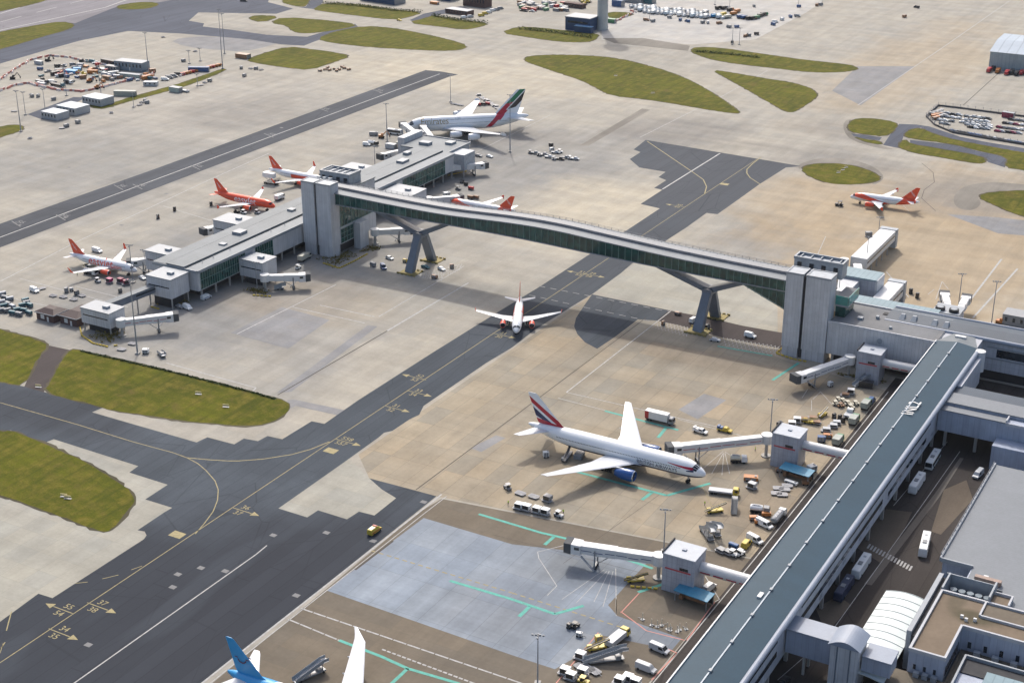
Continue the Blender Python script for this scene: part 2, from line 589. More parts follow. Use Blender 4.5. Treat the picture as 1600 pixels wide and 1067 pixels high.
sheet('crossing_road', [GP([(925, 460), (1046, 485), (1026, 501), (997, 499), (960, 527), (933, 545), (914, 535), (902, 522), (897, 510), (900, 497), (909, 483)])], Z2, M_asph)
sheet('far_taxiway', [GP([(-60, 118), (0, 100), (75, 78), (125, 64), (200, 49), (284, 53), (389, 62), (440, 70), (475, 72), (490, 66), (520, 55), (560, 43), (555, 38), (500, 52), (480, 58), (417, 55), (361, 47), (317, 42), (319, 37), (295, 33), (310, 20), (432, 22), (458, 14), (419, 4), (422, -8), (100, -8), (-60, 30)]),
                      GP([(1405, 194), (1432, 195), (1452, 198), (1470, 204), (1500, 214), (1545, 223), (1650, 240), (1650, 247), (1600, 239), (1545, 229), (1497, 220), (1459, 210), (1439, 200), (1420, 203), (1412, 213), (1405, 232), (1380, 227), (1394, 206)]),
                      GP([(1422, 219), (1487, 226), (1534, 238), (1576, 246), (1570, 262), (1545, 254), (1531, 245), (1469, 234), (1422, 226)]),
                      GP([(466, 12), (478, 11), (488, -4), (506, -4), (504, 5), (492, 15)]),
                      GP([(640, 32), (662, 22), (720, 10), (735, 14), (680, 25), (655, 37)]),
                      GP([(43, 179), (115, 152), (135, 153), (100, 170), (65, 187)]),
                      GP([(1330, 209), (1350, 211), (1378, 215), (1374, 220), (1350, 217), (1334, 213)])], Z2, M_asph_far)
sheet('runway', [GP([(-60, 34), (0, 19), (45, 9), (95, -6), (300, -6), (250, 4), (180, 12), (117, 37), (95, 35), (62, 39), (0, 50), (-60, 66)])], Z3, M_rwy)
sheet('shoulder', [smoothpoly(GP([(1488, 310), (1500, 293), (1540, 284), (1600, 288), (1650, 294), (1650, 302), (1600, 298), (1550, 300), (1525, 307), (1535, 318), (1520, 330), (1495, 326)]), 2),
                   smoothpoly(GP([(1246, 258), (1270, 249), (1300, 246), (1340, 251), (1372, 264), (1384, 280), (1360, 292), (1365, 269), (1335, 259), (1300, 255), (1265, 257), (1249, 266)]), 2),
                   smoothpoly(GP([(1318, 190), (1332, 185), (1332, 212), (1380, 229), (1400, 234), (1376, 233), (1330, 220), (1318, 205)]), 1),
                   GP([(1005, 60), (1078, 72), (1075, 80), (960, 68), (940, 60)]),
                   GP([(905, 228), (1003, 170), (1016, 172), (920, 228)])], Z1, asphalt('worn_shoulder', (0.20, 0.185, 0.16), 0.3, seams=False))
sheet('weathered_patch', [smoothpoly(GP([(330, 70), (375, 56), (440, 66), (400, 78), (360, 82)]), 1), smoothpoly(GP([(262, 62), (330, 56), (420, 68), (360, 80), (290, 74)]), 1),
                          GP([(1300, 142), (1340, 104), (1430, 104), (1345, 165)]), GP([(1480, 335), (1560, 340), (1650, 350), (1650, 372), (1560, 365)]),
                          GP([(360, 520), (440, 480), (515, 500), (450, 545)]),
                          GP([(1060, 640), (1100, 615), (1135, 625), (1090, 655)]), GP([(735, 700), (775, 680), (790, 684), (752, 706)]),
                          GP([(432, 614), (575, 508), (590, 510), (455, 612)]),
                          GP([(449, 625), (460, 624), (540, 641), (533, 650), (462, 634), (452, 639)])], Z2 - 0.004, concrete('patched_concrete', (0.235, 0.232, 0.232), (0.21, 0.21, 0.21), 5, 0.9, 0.7, 0.3))
sheet('bay_apron', [GP([(940, 62), (1010, 64), (1080, 70), (1180, 62), (1260, 20), (1300, -8), (940, -8)])], Z1 - 0.004, concrete('bay_concrete', (0.40, 0.385, 0.355), (0.36, 0.35, 0.33), 8, 0.9, 0.8, 0.2))

W = lambda *p: [Vector((a, b, 0)) for a, b in p]
sheet('bus_road', [W((-125.3, 200), (20, 200), (20, 521), (-112, 521), (-112, 507), (-125.3, 507))], Z1 + 0.004, M_dark)
sheet('road_patch', [GP([(1330, 850), (1385, 795), (1425, 800), (1385, 885)]), GP([(1475, 765), (1510, 750), (1520, 780), (1470, 835), (1455, 830)]), GP([(1395, 690), (1420, 700), (1385, 745), (1372, 735)]), GP([(1275, 950), (1310, 930), (1330, 945), (1290, 990)])], Z2 + 0.003, asphalt('brown_tarmac', (0.115, 0.095, 0.075), .3, seams=False))
sheet('kerb_strip', [GP([(1350, 912), (1460, 772), (1500, 715), (1506, 716), (1468, 776), (1362, 914)])], Z2 + 0.008, asphalt('kerb_tarmac', (0.13, 0.118, 0.105), .2, seams=False))

# grass
grass_px = [
    [(-500, 392), (0, 515), (62, 531), (76, 541), (58, 560), (38, 604), (0, 596), (-500, 487)],
    [(110, 546), (125, 548), (250, 576), (400, 614), (450, 629), (452, 639), (444, 648), (429, 657), (412, 663), (394, 666), (356, 664), (300, 659), (250, 652), (200, 645), (160, 637), (140, 629), (110, 624), (70, 613), (82, 590), (97, 562)],
    [(-500, 568), (0, 675), (17, 672), (45, 684), (69, 692), (127, 719), (150, 732), (184, 753), (205, 768), (210, 779), (207, 790), (181, 819), (172, 829), (160, 830), (140, 825), (77, 800), (0, 772), (-500, 640)],
    [(819, 92), (828, 88), (863, 86), (913, 87), (963, 91), (1013, 103), (1050, 114), (1087, 130), (1125, 153), (1158, 176), (1150, 178), (1113, 173), (1063, 164), (1013, 156), (955, 150), (932, 138), (907, 125), (875, 115), (843, 104), (822, 97)],
    [(1110, 109), (1150, 115), (1200, 124), (1235, 129), (1262, 136), (1276, 145), (1277, 150), (1270, 157), (1247, 172), (1236, 177), (1222, 172), (1200, 159), (1175, 145), (1140, 125)],
    [(1078, 79), (1088, 74), (1125, 75), (1200, 86), (1263, 95), (1325, 101), (1342, 107), (1335, 111), (1300, 114), (1263, 113), (1200, 106), (1125, 97), (1087, 86)],
    [(781, 52), (809, 42), (846, 44), (889, 49), (936, 53), (932, 62), (917, 67), (874, 66), (827, 59)],
    [(635, 36), (668, 28), (677, 24), (715, 31), (767, 37), (745, 44), (724, 47), (687, 42)],
    [(490, 14), (507, 5), (562, 7), (612, 15), (662, 20), (640, 27), (617, 32), (550, 24), (495, 17)],
    [(438, 4), (450, -4), (486, -6), (478, 11), (465, 11)],
    [(495, 61), (525, 49), (570, 41), (612, 44), (650, 51), (700, 62), (732, 72), (720, 79), (687, 80), (625, 77), (575, 74), (515, 67)],
    [(421, 36), (443, 27), (520, 33), (560, 39), (540, 45), (500, 51), (477, 53), (457, 50), (450, 41)],
    [(387, 30), (398, 24), (439, 26), (409, 36)],
    [(383, 94), (415, 83), (450, 73), (490, 78), (520, 82), (550, 88), (520, 98), (485, 110), (445, 106), (400, 99)],
    [(-60, 32), (0, 18), (45, 9), (92, -5), (-60, -8)],
    [(-60, 66), (0, 50), (62, 39), (95, 34), (117, 38), (110, 46), (62, 59), (25, 71), (0, 77), (-60, 95)],
    [(180, 10), (212, 4), (245, 4), (247, 9), (232, 14), (190, 16)],
    [(-60, 205), (0, 199), (17, 195), (37, 197), (35, 204), (0, 215), (-60, 230)],
    [(183, 158), (250, 140), (300, 125), (350, 107), (354, 110), (300, 132), (250, 146), (205, 158), (170, 168)],
    [(1251, 264), (1265, 257), (1300, 255), (1335, 259), (1365, 269), (1378, 279), (1362, 286), (1330, 289), (1295, 287), (1265, 277)],
    [(1525, 307), (1550, 300), (1600, 298), (1650, 300), (1650, 352), (1600, 339), (1562, 325)],
    [(1324, 198), (1332, 187), (1356, 185), (1384, 188), (1405, 194), (1394, 207), (1382, 214), (1350, 210), (1328, 206)],
    [(1334, 214), (1350, 218), (1376, 221), (1379, 227), (1356, 223), (1340, 217)],
    [(1412, 212), (1420, 203), (1439, 200), (1459, 210), (1497, 220), (1545, 229), (1600, 239), (1650, 247), (1650, 275), (1600, 266), (1570, 262), (1576, 246), (1534, 237), (1487, 225), (1422, 217)],
    [(1405, 227), (1412, 217), (1422, 225), (1469, 233), (1534, 244), (1542, 252), (1531, 257), (1469, 246), (1431, 240), (1405, 232)],
    [(950, 19), (985, 20), (990, 24), (965, 30), (950, 28)],
    [(135, 160), (150, 163), (185, 165), (150, 172)],
]
gm = MB()
vm = MB()
rnd = random.Random(99)


def ragged(pts, amp, step=2.5):
    out_ = []
    for a, b in zip(pts, pts[1:] + pts[:1]):
        n = max(1, int((b - a).length / step))
        for i in range(n):
            q = a.lerp(b, i / n)
            out_.append(Vector((q.x + rnd.gauss(0, amp), q.y + rnd.gauss(0, amp), 0)))
    return out_


def outset(pts, d):
    n = len(pts)
    ar = sum(pts[i].x * pts[(i + 1) % n].y - pts[(i + 1) % n].x * pts[i].y for i in range(n))
    sg = 1 if ar > 0 else -1
    out_ = []
    for i in range(n):
        t = (pts[(i + 1) % n] - pts[i - 1])
        nn = Vector((t.y, -t.x, 0))
        out_.append(pts[i] + (nn.normalized() * d * sg if nn.length > 1e-6 else Vector((0, 0, 0))))
    return out_


for i, p in enumerate(grass_px):
    q = smoothpoly(GP(p), 1)
    gm.face([(v.x, v.y, Z5 + 0.0004 * i) for v in ragged(q, .22)])
    vm.face([(v.x, v.y, Z5 - 0.006 - 0.0004 * i) for v in ragged(outset(q, .8), .3, 2.0)])
vo = vm.build('grass_verge', asphalt('verge_soil', (0.085, 0.075, 0.050), .35, seams=False))
tag(vo, kind='structure')
bm = bmesh.new()
bm.from_mesh(vo.data)
for f in bm.faces:
    if f.normal.z < 0:
        f.normal_flip()
bmesh.ops.triangulate(bm, faces=bm.faces)
bm.to_mesh(vo.data)
bm.free()
go = gm.build('grass', M_grass)
bm = bmesh.new()
bm.from_mesh(go.data)
for f in bm.faces:
    if f.normal.z < 0:
        f.normal_flip()
bmesh.ops.triangulate(bm, faces=bm.faces)
bm.to_mesh(go.data)
bm.free()
tag(go, 'short green and straw coloured grass islands between the taxiways', 'grass', kind='stuff')


# painted lines
def strip(mb, pts, width, z, dash=None):
    pts = [Vector((p[0], p[1])) for p in pts]
    for a, b in zip(pts[:-1], pts[1:]):
        d = b - a
        L = d.length
        if L < 1e-3:
            continue
        d /= L
        nrm = Vector((-d.y, d.x)) * width / 2
        segs = [(0, L)]
        if dash:
            segs = []
            t = 0.0
            while t < L:
                segs.append((t, min(t + dash[0], L)))
                t += dash[0] + dash[1]
        for s, e in segs:
            p, q = a + d * s, a + d * e
            mb.face([(p.x - nrm.x, p.y - nrm.y, z), (q.x - nrm.x, q.y - nrm.y, z), (q.x + nrm.x, q.y + nrm.y, z), (p.x + nrm.x, p.y + nrm.y, z)])


def lines(name, items, mat, z):
    mb = MB()
    for it in items:
        strip(mb, GP(it[0]), it[1], z, it[2] if len(it) > 2 else None)
    o = mb.build(name, mat)
    bm = bmesh.new()
    bm.from_mesh(o.data)
    for f in bm.faces:
        if f.normal.z < 0:
            f.normal_flip()
    bm.to_mesh(o.data)
    bm.free()
    return tag(o, kind='structure')


lines('white_lines', [
    ([(690, 772), (655, 800), (400, 1000), (290, 1087)], 0.55), ([(698, 775), (663, 802), (408, 1003), (300, 1090)], 0.3),
    ([(470, 950), (800, 1062), (860, 1083)], 0.5, (4, 0.35)), ([(450, 967), (530, 1000)], 0.5, (4, 0.35)), ([(597, 1014), (740, 1067), (790, 1085)], 0.55, (1.2, 0.4)),
    ([(1048, 486), (885, 613)], 0.45), ([(885, 613), (1130, 669)], 0.35), ([(872, 622), (945, 641)], 0.35), ([(1060, 655), (1195, 690)], 0.3),
    ([(-40, 386), (0, 371), (687, 116)], 0.7), ([(90, 1085), (117, 1066), (400, 866), (417, 852)], 0.4),
    ([(260, 567), (400, 606)], 0.5), ([(400, 606), (392, 614)], 0.5),
    ([(725, 416), (592, 495)], 0.45), ([(732, 442), (605, 517)], 0.8), ([(525, 445), (400, 507), (370, 522)], 0.5), ([(500, 477), (585, 495)], 0.5), ([(457, 480), (570, 505)], 0.5),
    ([(1125, 240), (1035, 296)], 0.8), ([(1060, 1067), (1280, 770), (1395, 625)], 0.4),
    ([(0, 440), (120, 378), (330, 280), (420, 240)], 0.5), ([(0, 462), (150, 495), (180, 500)], 0.4), ([(30, 435), (130, 462), (200, 480)], 0.4),
    ([(120, 448), (215, 472)], 0.4), ([(255, 322), (330, 345)], 0.4),
    ([(0, 22), (78, -3)], 1.2), ([(-40, 60), (0, 48), (165, 12), (215, -6)], 1.4), ([(0, 35), (110, 6), (140, -2)], 0.9, (25, 18)),
    ([(1345, 410), (1320, 445)], 0.4), ([(1385, 425), (1420, 465)], 0.4), ([(1500, 490), (1565, 405)], 0.8), ([(1520, 497), (1590, 420)], 0.8), ([(1210, 475), (1250, 460), (1290, 370)], 0.3),
    ([(1400, 310), (1420, 330)], 0.2), ([(1000, 215), (1130, 150), (1200, 110)], 0.4), ([(1340, 165), (1480, 70), (1580, 0)], 0.5), ([(560, 330), (700, 260), (860, 180)], 0.4),
    ([(905, 846), (840, 862), (842, 872), (870, 915), (855, 930)], 0.25), ([(962, 888), (963, 962)], 0.25), ([(958, 892), (942, 948)], 0.2), ([(952, 892), (928, 940)], 0.2), ([(948, 892), (900, 942)], 0.2), ([(944, 890), (878, 936)], 0.2),
    ([(1102, 900), (1124, 936), (1117, 940)], 0.25), ([(1130, 705), (1095, 735)], 0.2), ([(1130, 708), (1112, 740)], 0.2), ([(1131, 708), (1128, 742)], 0.2), ([(1133, 708), (1140, 740)], 0.2), ([(1133, 706), (1158, 722)], 0.2),
    ([(1268, 625), (1268, 642)], 0.2), ([(1282, 612), (1300, 632)], 0.2), ([(1282, 612), (1270, 624)], 0.2), ([(1262, 608), (1253, 622)], 0.2), ([(1235, 820), (1280, 770)], 0.25),
    ([(1330, 430), (1372, 466)], 0.3), ([(1462, 468), (1472, 440), (1482, 452)], 0.25), ([(1450, 460), (1460, 452)], 0.25),
    ([(1300, 985), (1440, 790), (1500, 705)], 0.2), ([(1020, 1067), (1180, 872), (1320, 697), (1388, 612)], 0.3), ([(1396, 790), (1440, 738), (1480, 690)], 0.2),
    ([(1215, 1062), (1275, 1010)], 0.2), ([(1290, 1030), (1302, 1012)], 0.2),
], M_white, Z4)
lines('faded_dashes', [([(842, 447), (1046, 487)], 0.5, (3, 2.4)), ([(827, 461), (912, 480), (1025, 504)], 0.5, (3, 2.4))], pm('faded_paint', (0.22, 0.22, 0.22), .8, 0, .4), Z4)
zb = MB()
za, zc = G(1358, 853), G(1428, 890)
for i in range(15):
    q = za.lerp(zc, (i + .2) / 15)
    strip(zb, [(q.x - .25, q.y - 1.4), (q.x - .25, q.y + 1.4)], .55, Z4)
tag(zb.build('zebra_crossing', M_white), kind='structure')
lines('red_lines', [([(970, 955), (1010, 985), (1070, 1000)], 0.3), ([(970, 957), (1000, 925)], 0.3), ([(905, 1024), (935, 988)], 0.3), ([(1018, 1062), (1058, 1020), (1040, 1012)], 0.35), ([(1117, 940), (1073, 1000)], 0.3),
                    ([(868, 1068), (900, 1030)], 0.3)], M_redp, Z4)
yl = [([(-40, 1062), (0, 1035), (777, 517), (827, 486), (1103, 302), (1183, 249)], 0.28),
      ([(-60, 615), (0, 629), (67, 648), (120, 663), (207, 690), (240, 699), (270, 707), (292, 715), (309, 724), (322, 735), (336, 751), (341, 765), (340, 781), (333, 799), (319, 818), (305, 834)], 0.3),
      ([(292, 715), (330, 718.5), (356, 720), (373, 720), (412, 717), (456, 710), (485, 702), (515, 690)], 0.4),
      ([(1011, 221), (1082, 269), (1099, 281), (1104, 292), (1101, 303)], 0.5), ([(1189, 246), (1176, 256), (1167, 265), (1167, 271), (1172, 278), (1189, 289)], 0.5),
      ([(580, 860), (800, 926), (972, 980)], 0.45, (1.6, 1.1)), ([(1095, 755), (1112, 790)], 0.2), ([(997, 925), (1045, 913)], 0.25), ([(963, 935), (963, 960)], 0.2),
      ([(10, 985), (18, 955)], 0.3), ([(2, 1012), (8, 1003)], 0.3), ([(118, 911), (137, 909)], 0.25), ([(160, 904), (185, 898)], 0.25), ([(205, 890), (222, 884)], 0.25),
      ([(0, 1020), (5, 1005)], 0.2)]
lines('yellow_lines', yl, M_yel, Z4)
gl = [([(901, 737), (1042, 774)], 1.15), ([(1042, 774), (1110, 755)], 1.15), ([(1019, 769), (1003, 781)], 1.15), ([(945, 642), (1060, 672)], 1.1), ([(1041, 668), (1028, 684)], 1.15),
      ([(748, 803), (845, 832), (905, 846)], 1.05), ([(866, 838), (851, 851)], 1.1), ([(965, 869), (1020, 888)], 1.05), ([(703, 907), (800, 936), (867, 959), (912, 946)], 1.1), ([(828, 947), (811, 963)], 1.1),
      ([(530, 1000), (595, 1025), (637, 1044), (712, 1066), (760, 1082)], 1.0), ([(637, 1044), (607, 1072)], 1.0), ([(997, 925), (1040, 911)], 1.1), ([(1207, 594), (1248, 567)], 1.1), ([(1121, 541), (1207, 556)], 1.0)]
lines('green_lines', gl, M_green, Z4 + 0.006)
lines('apron_joints', [([(1009, 497), (650, 765)], 0.35), ([(612, 513), (434, 617)], 0.5), ([(560, 862), (615, 843)], 0.001), ([(555, 890), (614, 845)], 0.7), ([(1505, 165), (1560, 115)], 0.5), ([(640, 700), (700, 660)], 0.001),
                       ([(1090, 730), (880, 880)], 0.12), ([(770, 835), (1100, 920)], 0.12), ([(520, 920), (1060, 1010)], 0.001),
                       ([(1440, 255), (1458, 270), (1460, 285), (1444, 297), (1440, 310), (1462, 330)], 0.3)], M_joint, Z4 - 0.006)

# hatched keep-clear areas near the bridge legs
hm = MB()
for a, b, c, d in (((1026, 501), (1080, 512), (1073, 526), (1018, 512)), ((1130, 527), (1218, 541), (1212, 556), (1122, 540)), ((640, 425), (700, 420), (690, 440), (655, 434)), ((690, 418), (722, 412), (722, 420), (700, 432))):
    A, B, C, D = G(*a), G(*b), G(*c), G(*d)
    n = int((B - A).length / 1.5)
    for i in range(n):
        t0, t1 = i / n, min((i + 2.0) / n, 1)
        strip(hm, [A.lerp(B, t0), D.lerp(C, t1)], 0.16, Z4)
        strip(hm, [D.lerp(C, t0), A.lerp(B, t1)], 0.16, Z4 + 0.004)
tag(hm.build('hatched_area', M_white), kind='structure')

# surface arrows and stand numbers on the taxiway
FONT_CACHE = {}


def text_mesh(s, size=1.0, extrude=0.0):
    cu = bpy.data.curves.new('lettering', 'FONT')
    cu.body = s
    cu.size = size
    cu.extrude = extrude
    cu.align_x = 'CENTER'
    cu.align_y = 'CENTER'
    ob = bpy.data.objects.new('lettering', cu)
    col.objects.link(ob)
    dg = bpy.context.evaluated_depsgraph_get()
    me = bpy.data.meshes.new_from_object(ob.evaluated_get(dg))
    bpy.data.objects.remove(ob)
    return me


mk = MB()


def add_text(mb, s, M, size):
    me = text_mesh(s, size)
    b = len(mb.v)
    mb.v += [tuple(M @ v.co) for v in me.vertices]
    for p in me.polygons:
        mb.f.append([b + i for i in p.vertices])
        mb.mi.append(mb.cur)
    bpy.data.meshes.remove(me)


def arrow(px, py, side, t1, t2):
    c = G(px, py)
    s = 1 if side == 'R' else -1
    strip(mk, [(c.x - s * 4.4, c.y), (c.x + s * 3.2, c.y)], 0.3, Z4)
    mk.face([(c.x + s * 3.4, c.y - 1.2, Z4), (c.x + s * 6.2, c.y, Z4), (c.x + s * 3.4, c.y + 1.2, Z4)])
    add_text(mk, t1, Matrix.Translation((c.x - s * .6, c.y + 1.9, Z4)), 3.0)
    add_text(mk, t2, Matrix.Translation((c.x - s * .6, c.y - 1.9, Z4)), 3.0)


for a in ((155, 948, 'R', '37', '38'), (97, 952, 'L', '55', '54'), (95, 989, 'R', '34', '35'), (540, 690, 'R', '558', '557'), (380, 798, 'R', '36', '37'), (617, 638, 'R', '31', '32'), (652, 614, 'R', '33', '34'), (650, 590, 'L', '52', '53'), (905, 427, 'L', '51', '52'), (925, 430, 'R', '29', '28'), (785, 524, 'R', '31', '30'), (1058, 322, 'L', '50', '49')):
    arrow(*a)
for px, py in ((277, 835), (517, 704), (1132, 288)):
    c = G(px, py)
    mk.face([(c.x - 2.2, c.y - 1.6, Z4), (c.x + 2.2, c.y - 1.6, Z4), (c.x + 2.2, c.y + 1.6, Z4), (c.x - 2.2, c.y + 1.6, Z4)])
mo = mk.build('taxiway_markings', M_yel)
tag(mo, kind='structure')
wm = MB()
for px, py in ((138, 1007), (270, 917), (314, 887), (352, 892), (278, 897), (463, 930), (427, 836), (510, 832), (583, 845), (662, 784), (108, 262), (190, 352), (260, 303), (440, 200), (595, 145), (30, 352), (102, 340)):
    c = G(px, py)
    wm.face([(c.x - 1.0, c.y - .8, Z4), (c.x + 1.0, c.y - .8, Z4), (c.x + 1.0, c.y + .8, Z4), (c.x - 1.0, c.y + .8, Z4)])
for px, py, n in ((305, 262, 1), (185, 293, 1), (215, 292, 1), (95, 340, 1), (420, 212, 1), (505, 172, 1), (590, 143, 1), (25, 350, 1)):
    c = G(px, py)
    strip(wm, [(c.x - 5, c.y + 2), (c.x + 5, c.y - 2)], 0.6, Z4)
    add_text(wm, '56', Matrix.Translation((c.x, c.y + 3, Z4)), 5)
tag(wm.build('white_markings', pm('grey_paint', (0.165, 0.165, 0.165), 0.8, 0, 0.2)), kind='structure')
# ------------------------------------------------------------------ buildings
def cladding(name, c, pitch=1.2, line=0.75, rough=0.45, metal=0.0, horiz=0.0, var=0.10):
    k = NT(name)
    tc = k.n('ShaderNodeTexCoord')
    sx = k.n('ShaderNodeSeparateXYZ')
    k.l(tc.outputs['Object'], sx.inputs[0])
    u = k.math('ADD', sx.outputs[0], sx.outputs[1])
    fr = k.math('FRACT', k.math('DIVIDE', u, pitch))
    ln = k.math('LESS_THAN', fr, 0.10)
    cell = k.math('FLOOR', k.math('DIVIDE', u, pitch))
    wn = k.n('ShaderNodeTexWhiteNoise', noise_dimensions='1D')
    k.l(cell, wn.inputs['W'])
    f = k.rng(wn.outputs['Value'], 0, 1, 1 - var * 0.5, 1 + var * 0.5)
    if horiz:
        hl = k.math('LESS_THAN', k.math('FRACT', k.math('DIVIDE', sx.outputs[2], horiz)), 0.05)
        ln = k.math('MAXIMUM', ln, hl)
    a = k.noise(0.25, 5, 0.65)
    f = k.math('MULTIPLY', f, k.rng(a, 0.3, 0.7, 1 - var, 1 + var))
    drip = k.noise(1.0, 3, 0.6, k.coord((0.9, 0.9, 0.06)))
    f = k.math('MULTIPLY', f, k.rng(drip, 0.4, 0.75, 1.02, 0.86))
    f = k.math('MULTIPLY', f, k.rng(ln, 0, 1, 1, line))
    cc = k.n('ShaderNodeCombineColor')
    for i in range(3):
        k.l(f, cc.inputs[i])
    return k.out(k.mix(1.0, c, cc.outputs[0], 'MULTIPLY'), rough, metal, 0.35)


def seamroof(name, c, pitch=0.9, axis='y', var=0.12, rough=0.5, line=0.8):
    k = NT(name)
    tc = k.n('ShaderNodeTexCoord')
    sx = k.n('ShaderNodeSeparateXYZ')
    k.l(tc.outputs['Object'], sx.inputs[0])
    u = sx.outputs[0 if axis == 'x' else 1]
    fr = k.math('FRACT', k.math('DIVIDE', u, pitch))
    ln = k.math('LESS_THAN', fr, 0.14)
    wn = k.n('ShaderNodeTexWhiteNoise', noise_dimensions='1D')
    k.l(k.math('FLOOR', k.math('DIVIDE', u, pitch * 7)), wn.inputs['W'])
    f = k.rng(wn.outputs['Value'], 0, 1, 1 - var * 0.4, 1 + var * 0.4)
    a = k.noise(0.08, 5, 0.65)
    f = k.math('MULTIPLY', f, k.rng(a, 0.3, 0.7, 1 - var, 1 + var))
    b = k.noise(1.2, 4, 0.7)
    f = k.math('MULTIPLY', f, k.rng(b, 0.3, 0.7, 0.94, 1.06))
    f = k.math('MULTIPLY', f, k.rng(ln, 0, 1, 1, line))
    cc = k.n('ShaderNodeCombineColor')
    for i in range(3):
        k.l(f, cc.inputs[i])
    return k.out(k.mix(1.0, c, cc.outputs[0], 'MULTIPLY'), rough, 0, 0.15)


def panes(name, c, c2, pu=1.6, pz=1.5, rough=0.06):
    """dark tinted glazing, pane by pane"""
    k = NT(name)
    tc = k.n('ShaderNodeTexCoord')
    sx = k.n('ShaderNodeSeparateXYZ')
    k.l(tc.outputs['Object'], sx.inputs[0])
    u = k.math('ADD', sx.outputs[0], sx.outputs[1])
    cu = k.math('FLOOR', k.math('DIVIDE', u, pu))
    cz = k.math('FLOOR', k.math('DIVIDE', sx.outputs[2], pz))
    cb = k.n('ShaderNodeCombineXYZ')
    k.l(cu, cb.inputs[0])
    k.l(cz, cb.inputs[1])
    wn = k.n('ShaderNodeTexWhiteNoise', noise_dimensions='3D')
    k.l(cb.outputs[0], wn.inputs['Vector'])
    big = k.noise(0.12, 3)
    f = k.math('MULTIPLY', wn.outputs['Value'], k.rng(big, 0.3, 0.7, 0.3, 1.2))
    return k.out(k.mix(f, c, c2), rough, 0, 0.6)


C_clad = cladding('grey_cladding', (0.50, 0.51, 0.525), 1.3, 0.78)
C_lower = cladding('pale_cladding', (0.47, 0.48, 0.50), 2.4, 0.8)
C_wall = cladding('steel_cladding', (0.46, 0.48, 0.52), 1.6, 0.8, horiz=3.2)
C_purple = cladding('lilac_grey_cladding', (0.36, 0.38, 0.43), 1.5, 0.75, horiz=1.6)
C_light = pm('light_metal', (0.255, 0.28, 0.305), 0.4, 0, 0.1, 0.4)
C_pipe = pm('gutter_metal', (0.235, 0.27, 0.33), 0.4, 0.0, 0.08, 0.3)
C_rail = pm('rail_metal', (0.16, 0.17, 0.19), 0.5)
C_steel = pm('dark_blue_steel', (0.14, 0.165, 0.20), 0.4, 0, 0.12, 0.3)
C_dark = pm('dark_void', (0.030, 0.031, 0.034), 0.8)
C_col = pm('concrete_column', (0.33, 0.32, 0.30), 0.8)
C_plant = pm('plant_metal', (0.30, 0.33, 0.36), 0.45, 0, 0.25, 0.5)
C_proof = seamroof('pier_roof', (0.165, 0.185, 0.198), 1.5, 'y')
C_pband = seamroof('pier_roof_band', (0.205, 0.225, 0.24), 1.5, 'y')
C_troof = seamroof('blue_grey_roof', (0.018, 0.051, 0.080), 0.55, 'y', 0.07, 0.55, 0.86)
C_troofx = seamroof('blue_grey_roof_across', (0.06, 0.08, 0.105), 0.6, 'x', 0.1, 0.4)
C_flat = concrete('roof_membrane', (0.19, 0.195, 0.20), (0.24, 0.235, 0.23), 9, 0.9, 0.8, 0.5)
C_teal = seamroof('pale_teal_roof', (0.20, 0.28, 0.31), 2.2, 'x', 0.1, 0.35)
C_cargo = seamroof('pale_grey_roof', (0.185, 0.20, 0.215), 1.0, 'y', 0.06, 0.5, 0.93)
C_gravel = concrete('gravel_roof', (0.185, 0.145, 0.105), (0.155, 0.125, 0.095), 50, 1.0, 0.7, 0.5, 0.0, 0.0, None, [(1.5, 9.5, 6, 3.5, 0, .75, (0.075, 0.068, 0.042)), (-4, 15, 2.5, 4, 0, .5, (0.085, 0.075, 0.05))])
C_blueg = cladding('blue_grey_wall', (0.33, 0.37, 0.45), 1.8, 0.85)
C_glass = panes('green_glass', (0.003, 0.034, 0.030), (0.016, 0.095, 0.078), 1.5, 1.4)
C_glass2 = panes('window_glass', (0.006, 0.010, 0.016), (0.03, 0.045, 0.06), 2.2, 1.5)
C_gfr = pm('green_frame', (0.16, 0.25, 0.23), 0.5)
C_white = pm('white_metal', (0.58, 0.585, 0.58), 0.4, 0, 0.06, 0.3)
C_canopy = pm('white_membrane', (0.58, 0.63, 0.62), 0.5, 0, 0.06, 0.12)
C_para = pm('parapet_white', (0.40, 0.41, 0.43), 0.6, 0, 0.12, 0.5)
C_red = pm('red_band', (0.38, 0.05, 0.06), 0.6)
C_navy = pm('navy_panel', (0.03, 0.05, 0.14), 0.4)
C_brownroof = seamroof('brown_tile_roof', (0.06, 0.04, 0.04), 0.5, 'y', 0.12)
C_brick = pm('dark_red_brick', (0.09, 0.05, 0.045), 0.8, 0, 0.2)
C_bluecl = cladding('blue_cladding', (0.015, 0.055, 0.135), 1.5, 0.8)
C_yel = pm('yellow_paint', (0.62, 0.45, 0.05), 0.5)
C_green2 = pm('deep_green', (0.02, 0.28, 0.18), 0.5)


def bx(name, mat, parent, *bs, bevel=0.0):
    mb = MB()
    for b in bs:
        mb.box(*b)
    return mb.build(name, mat, parent, world=True, bevel=bevel)


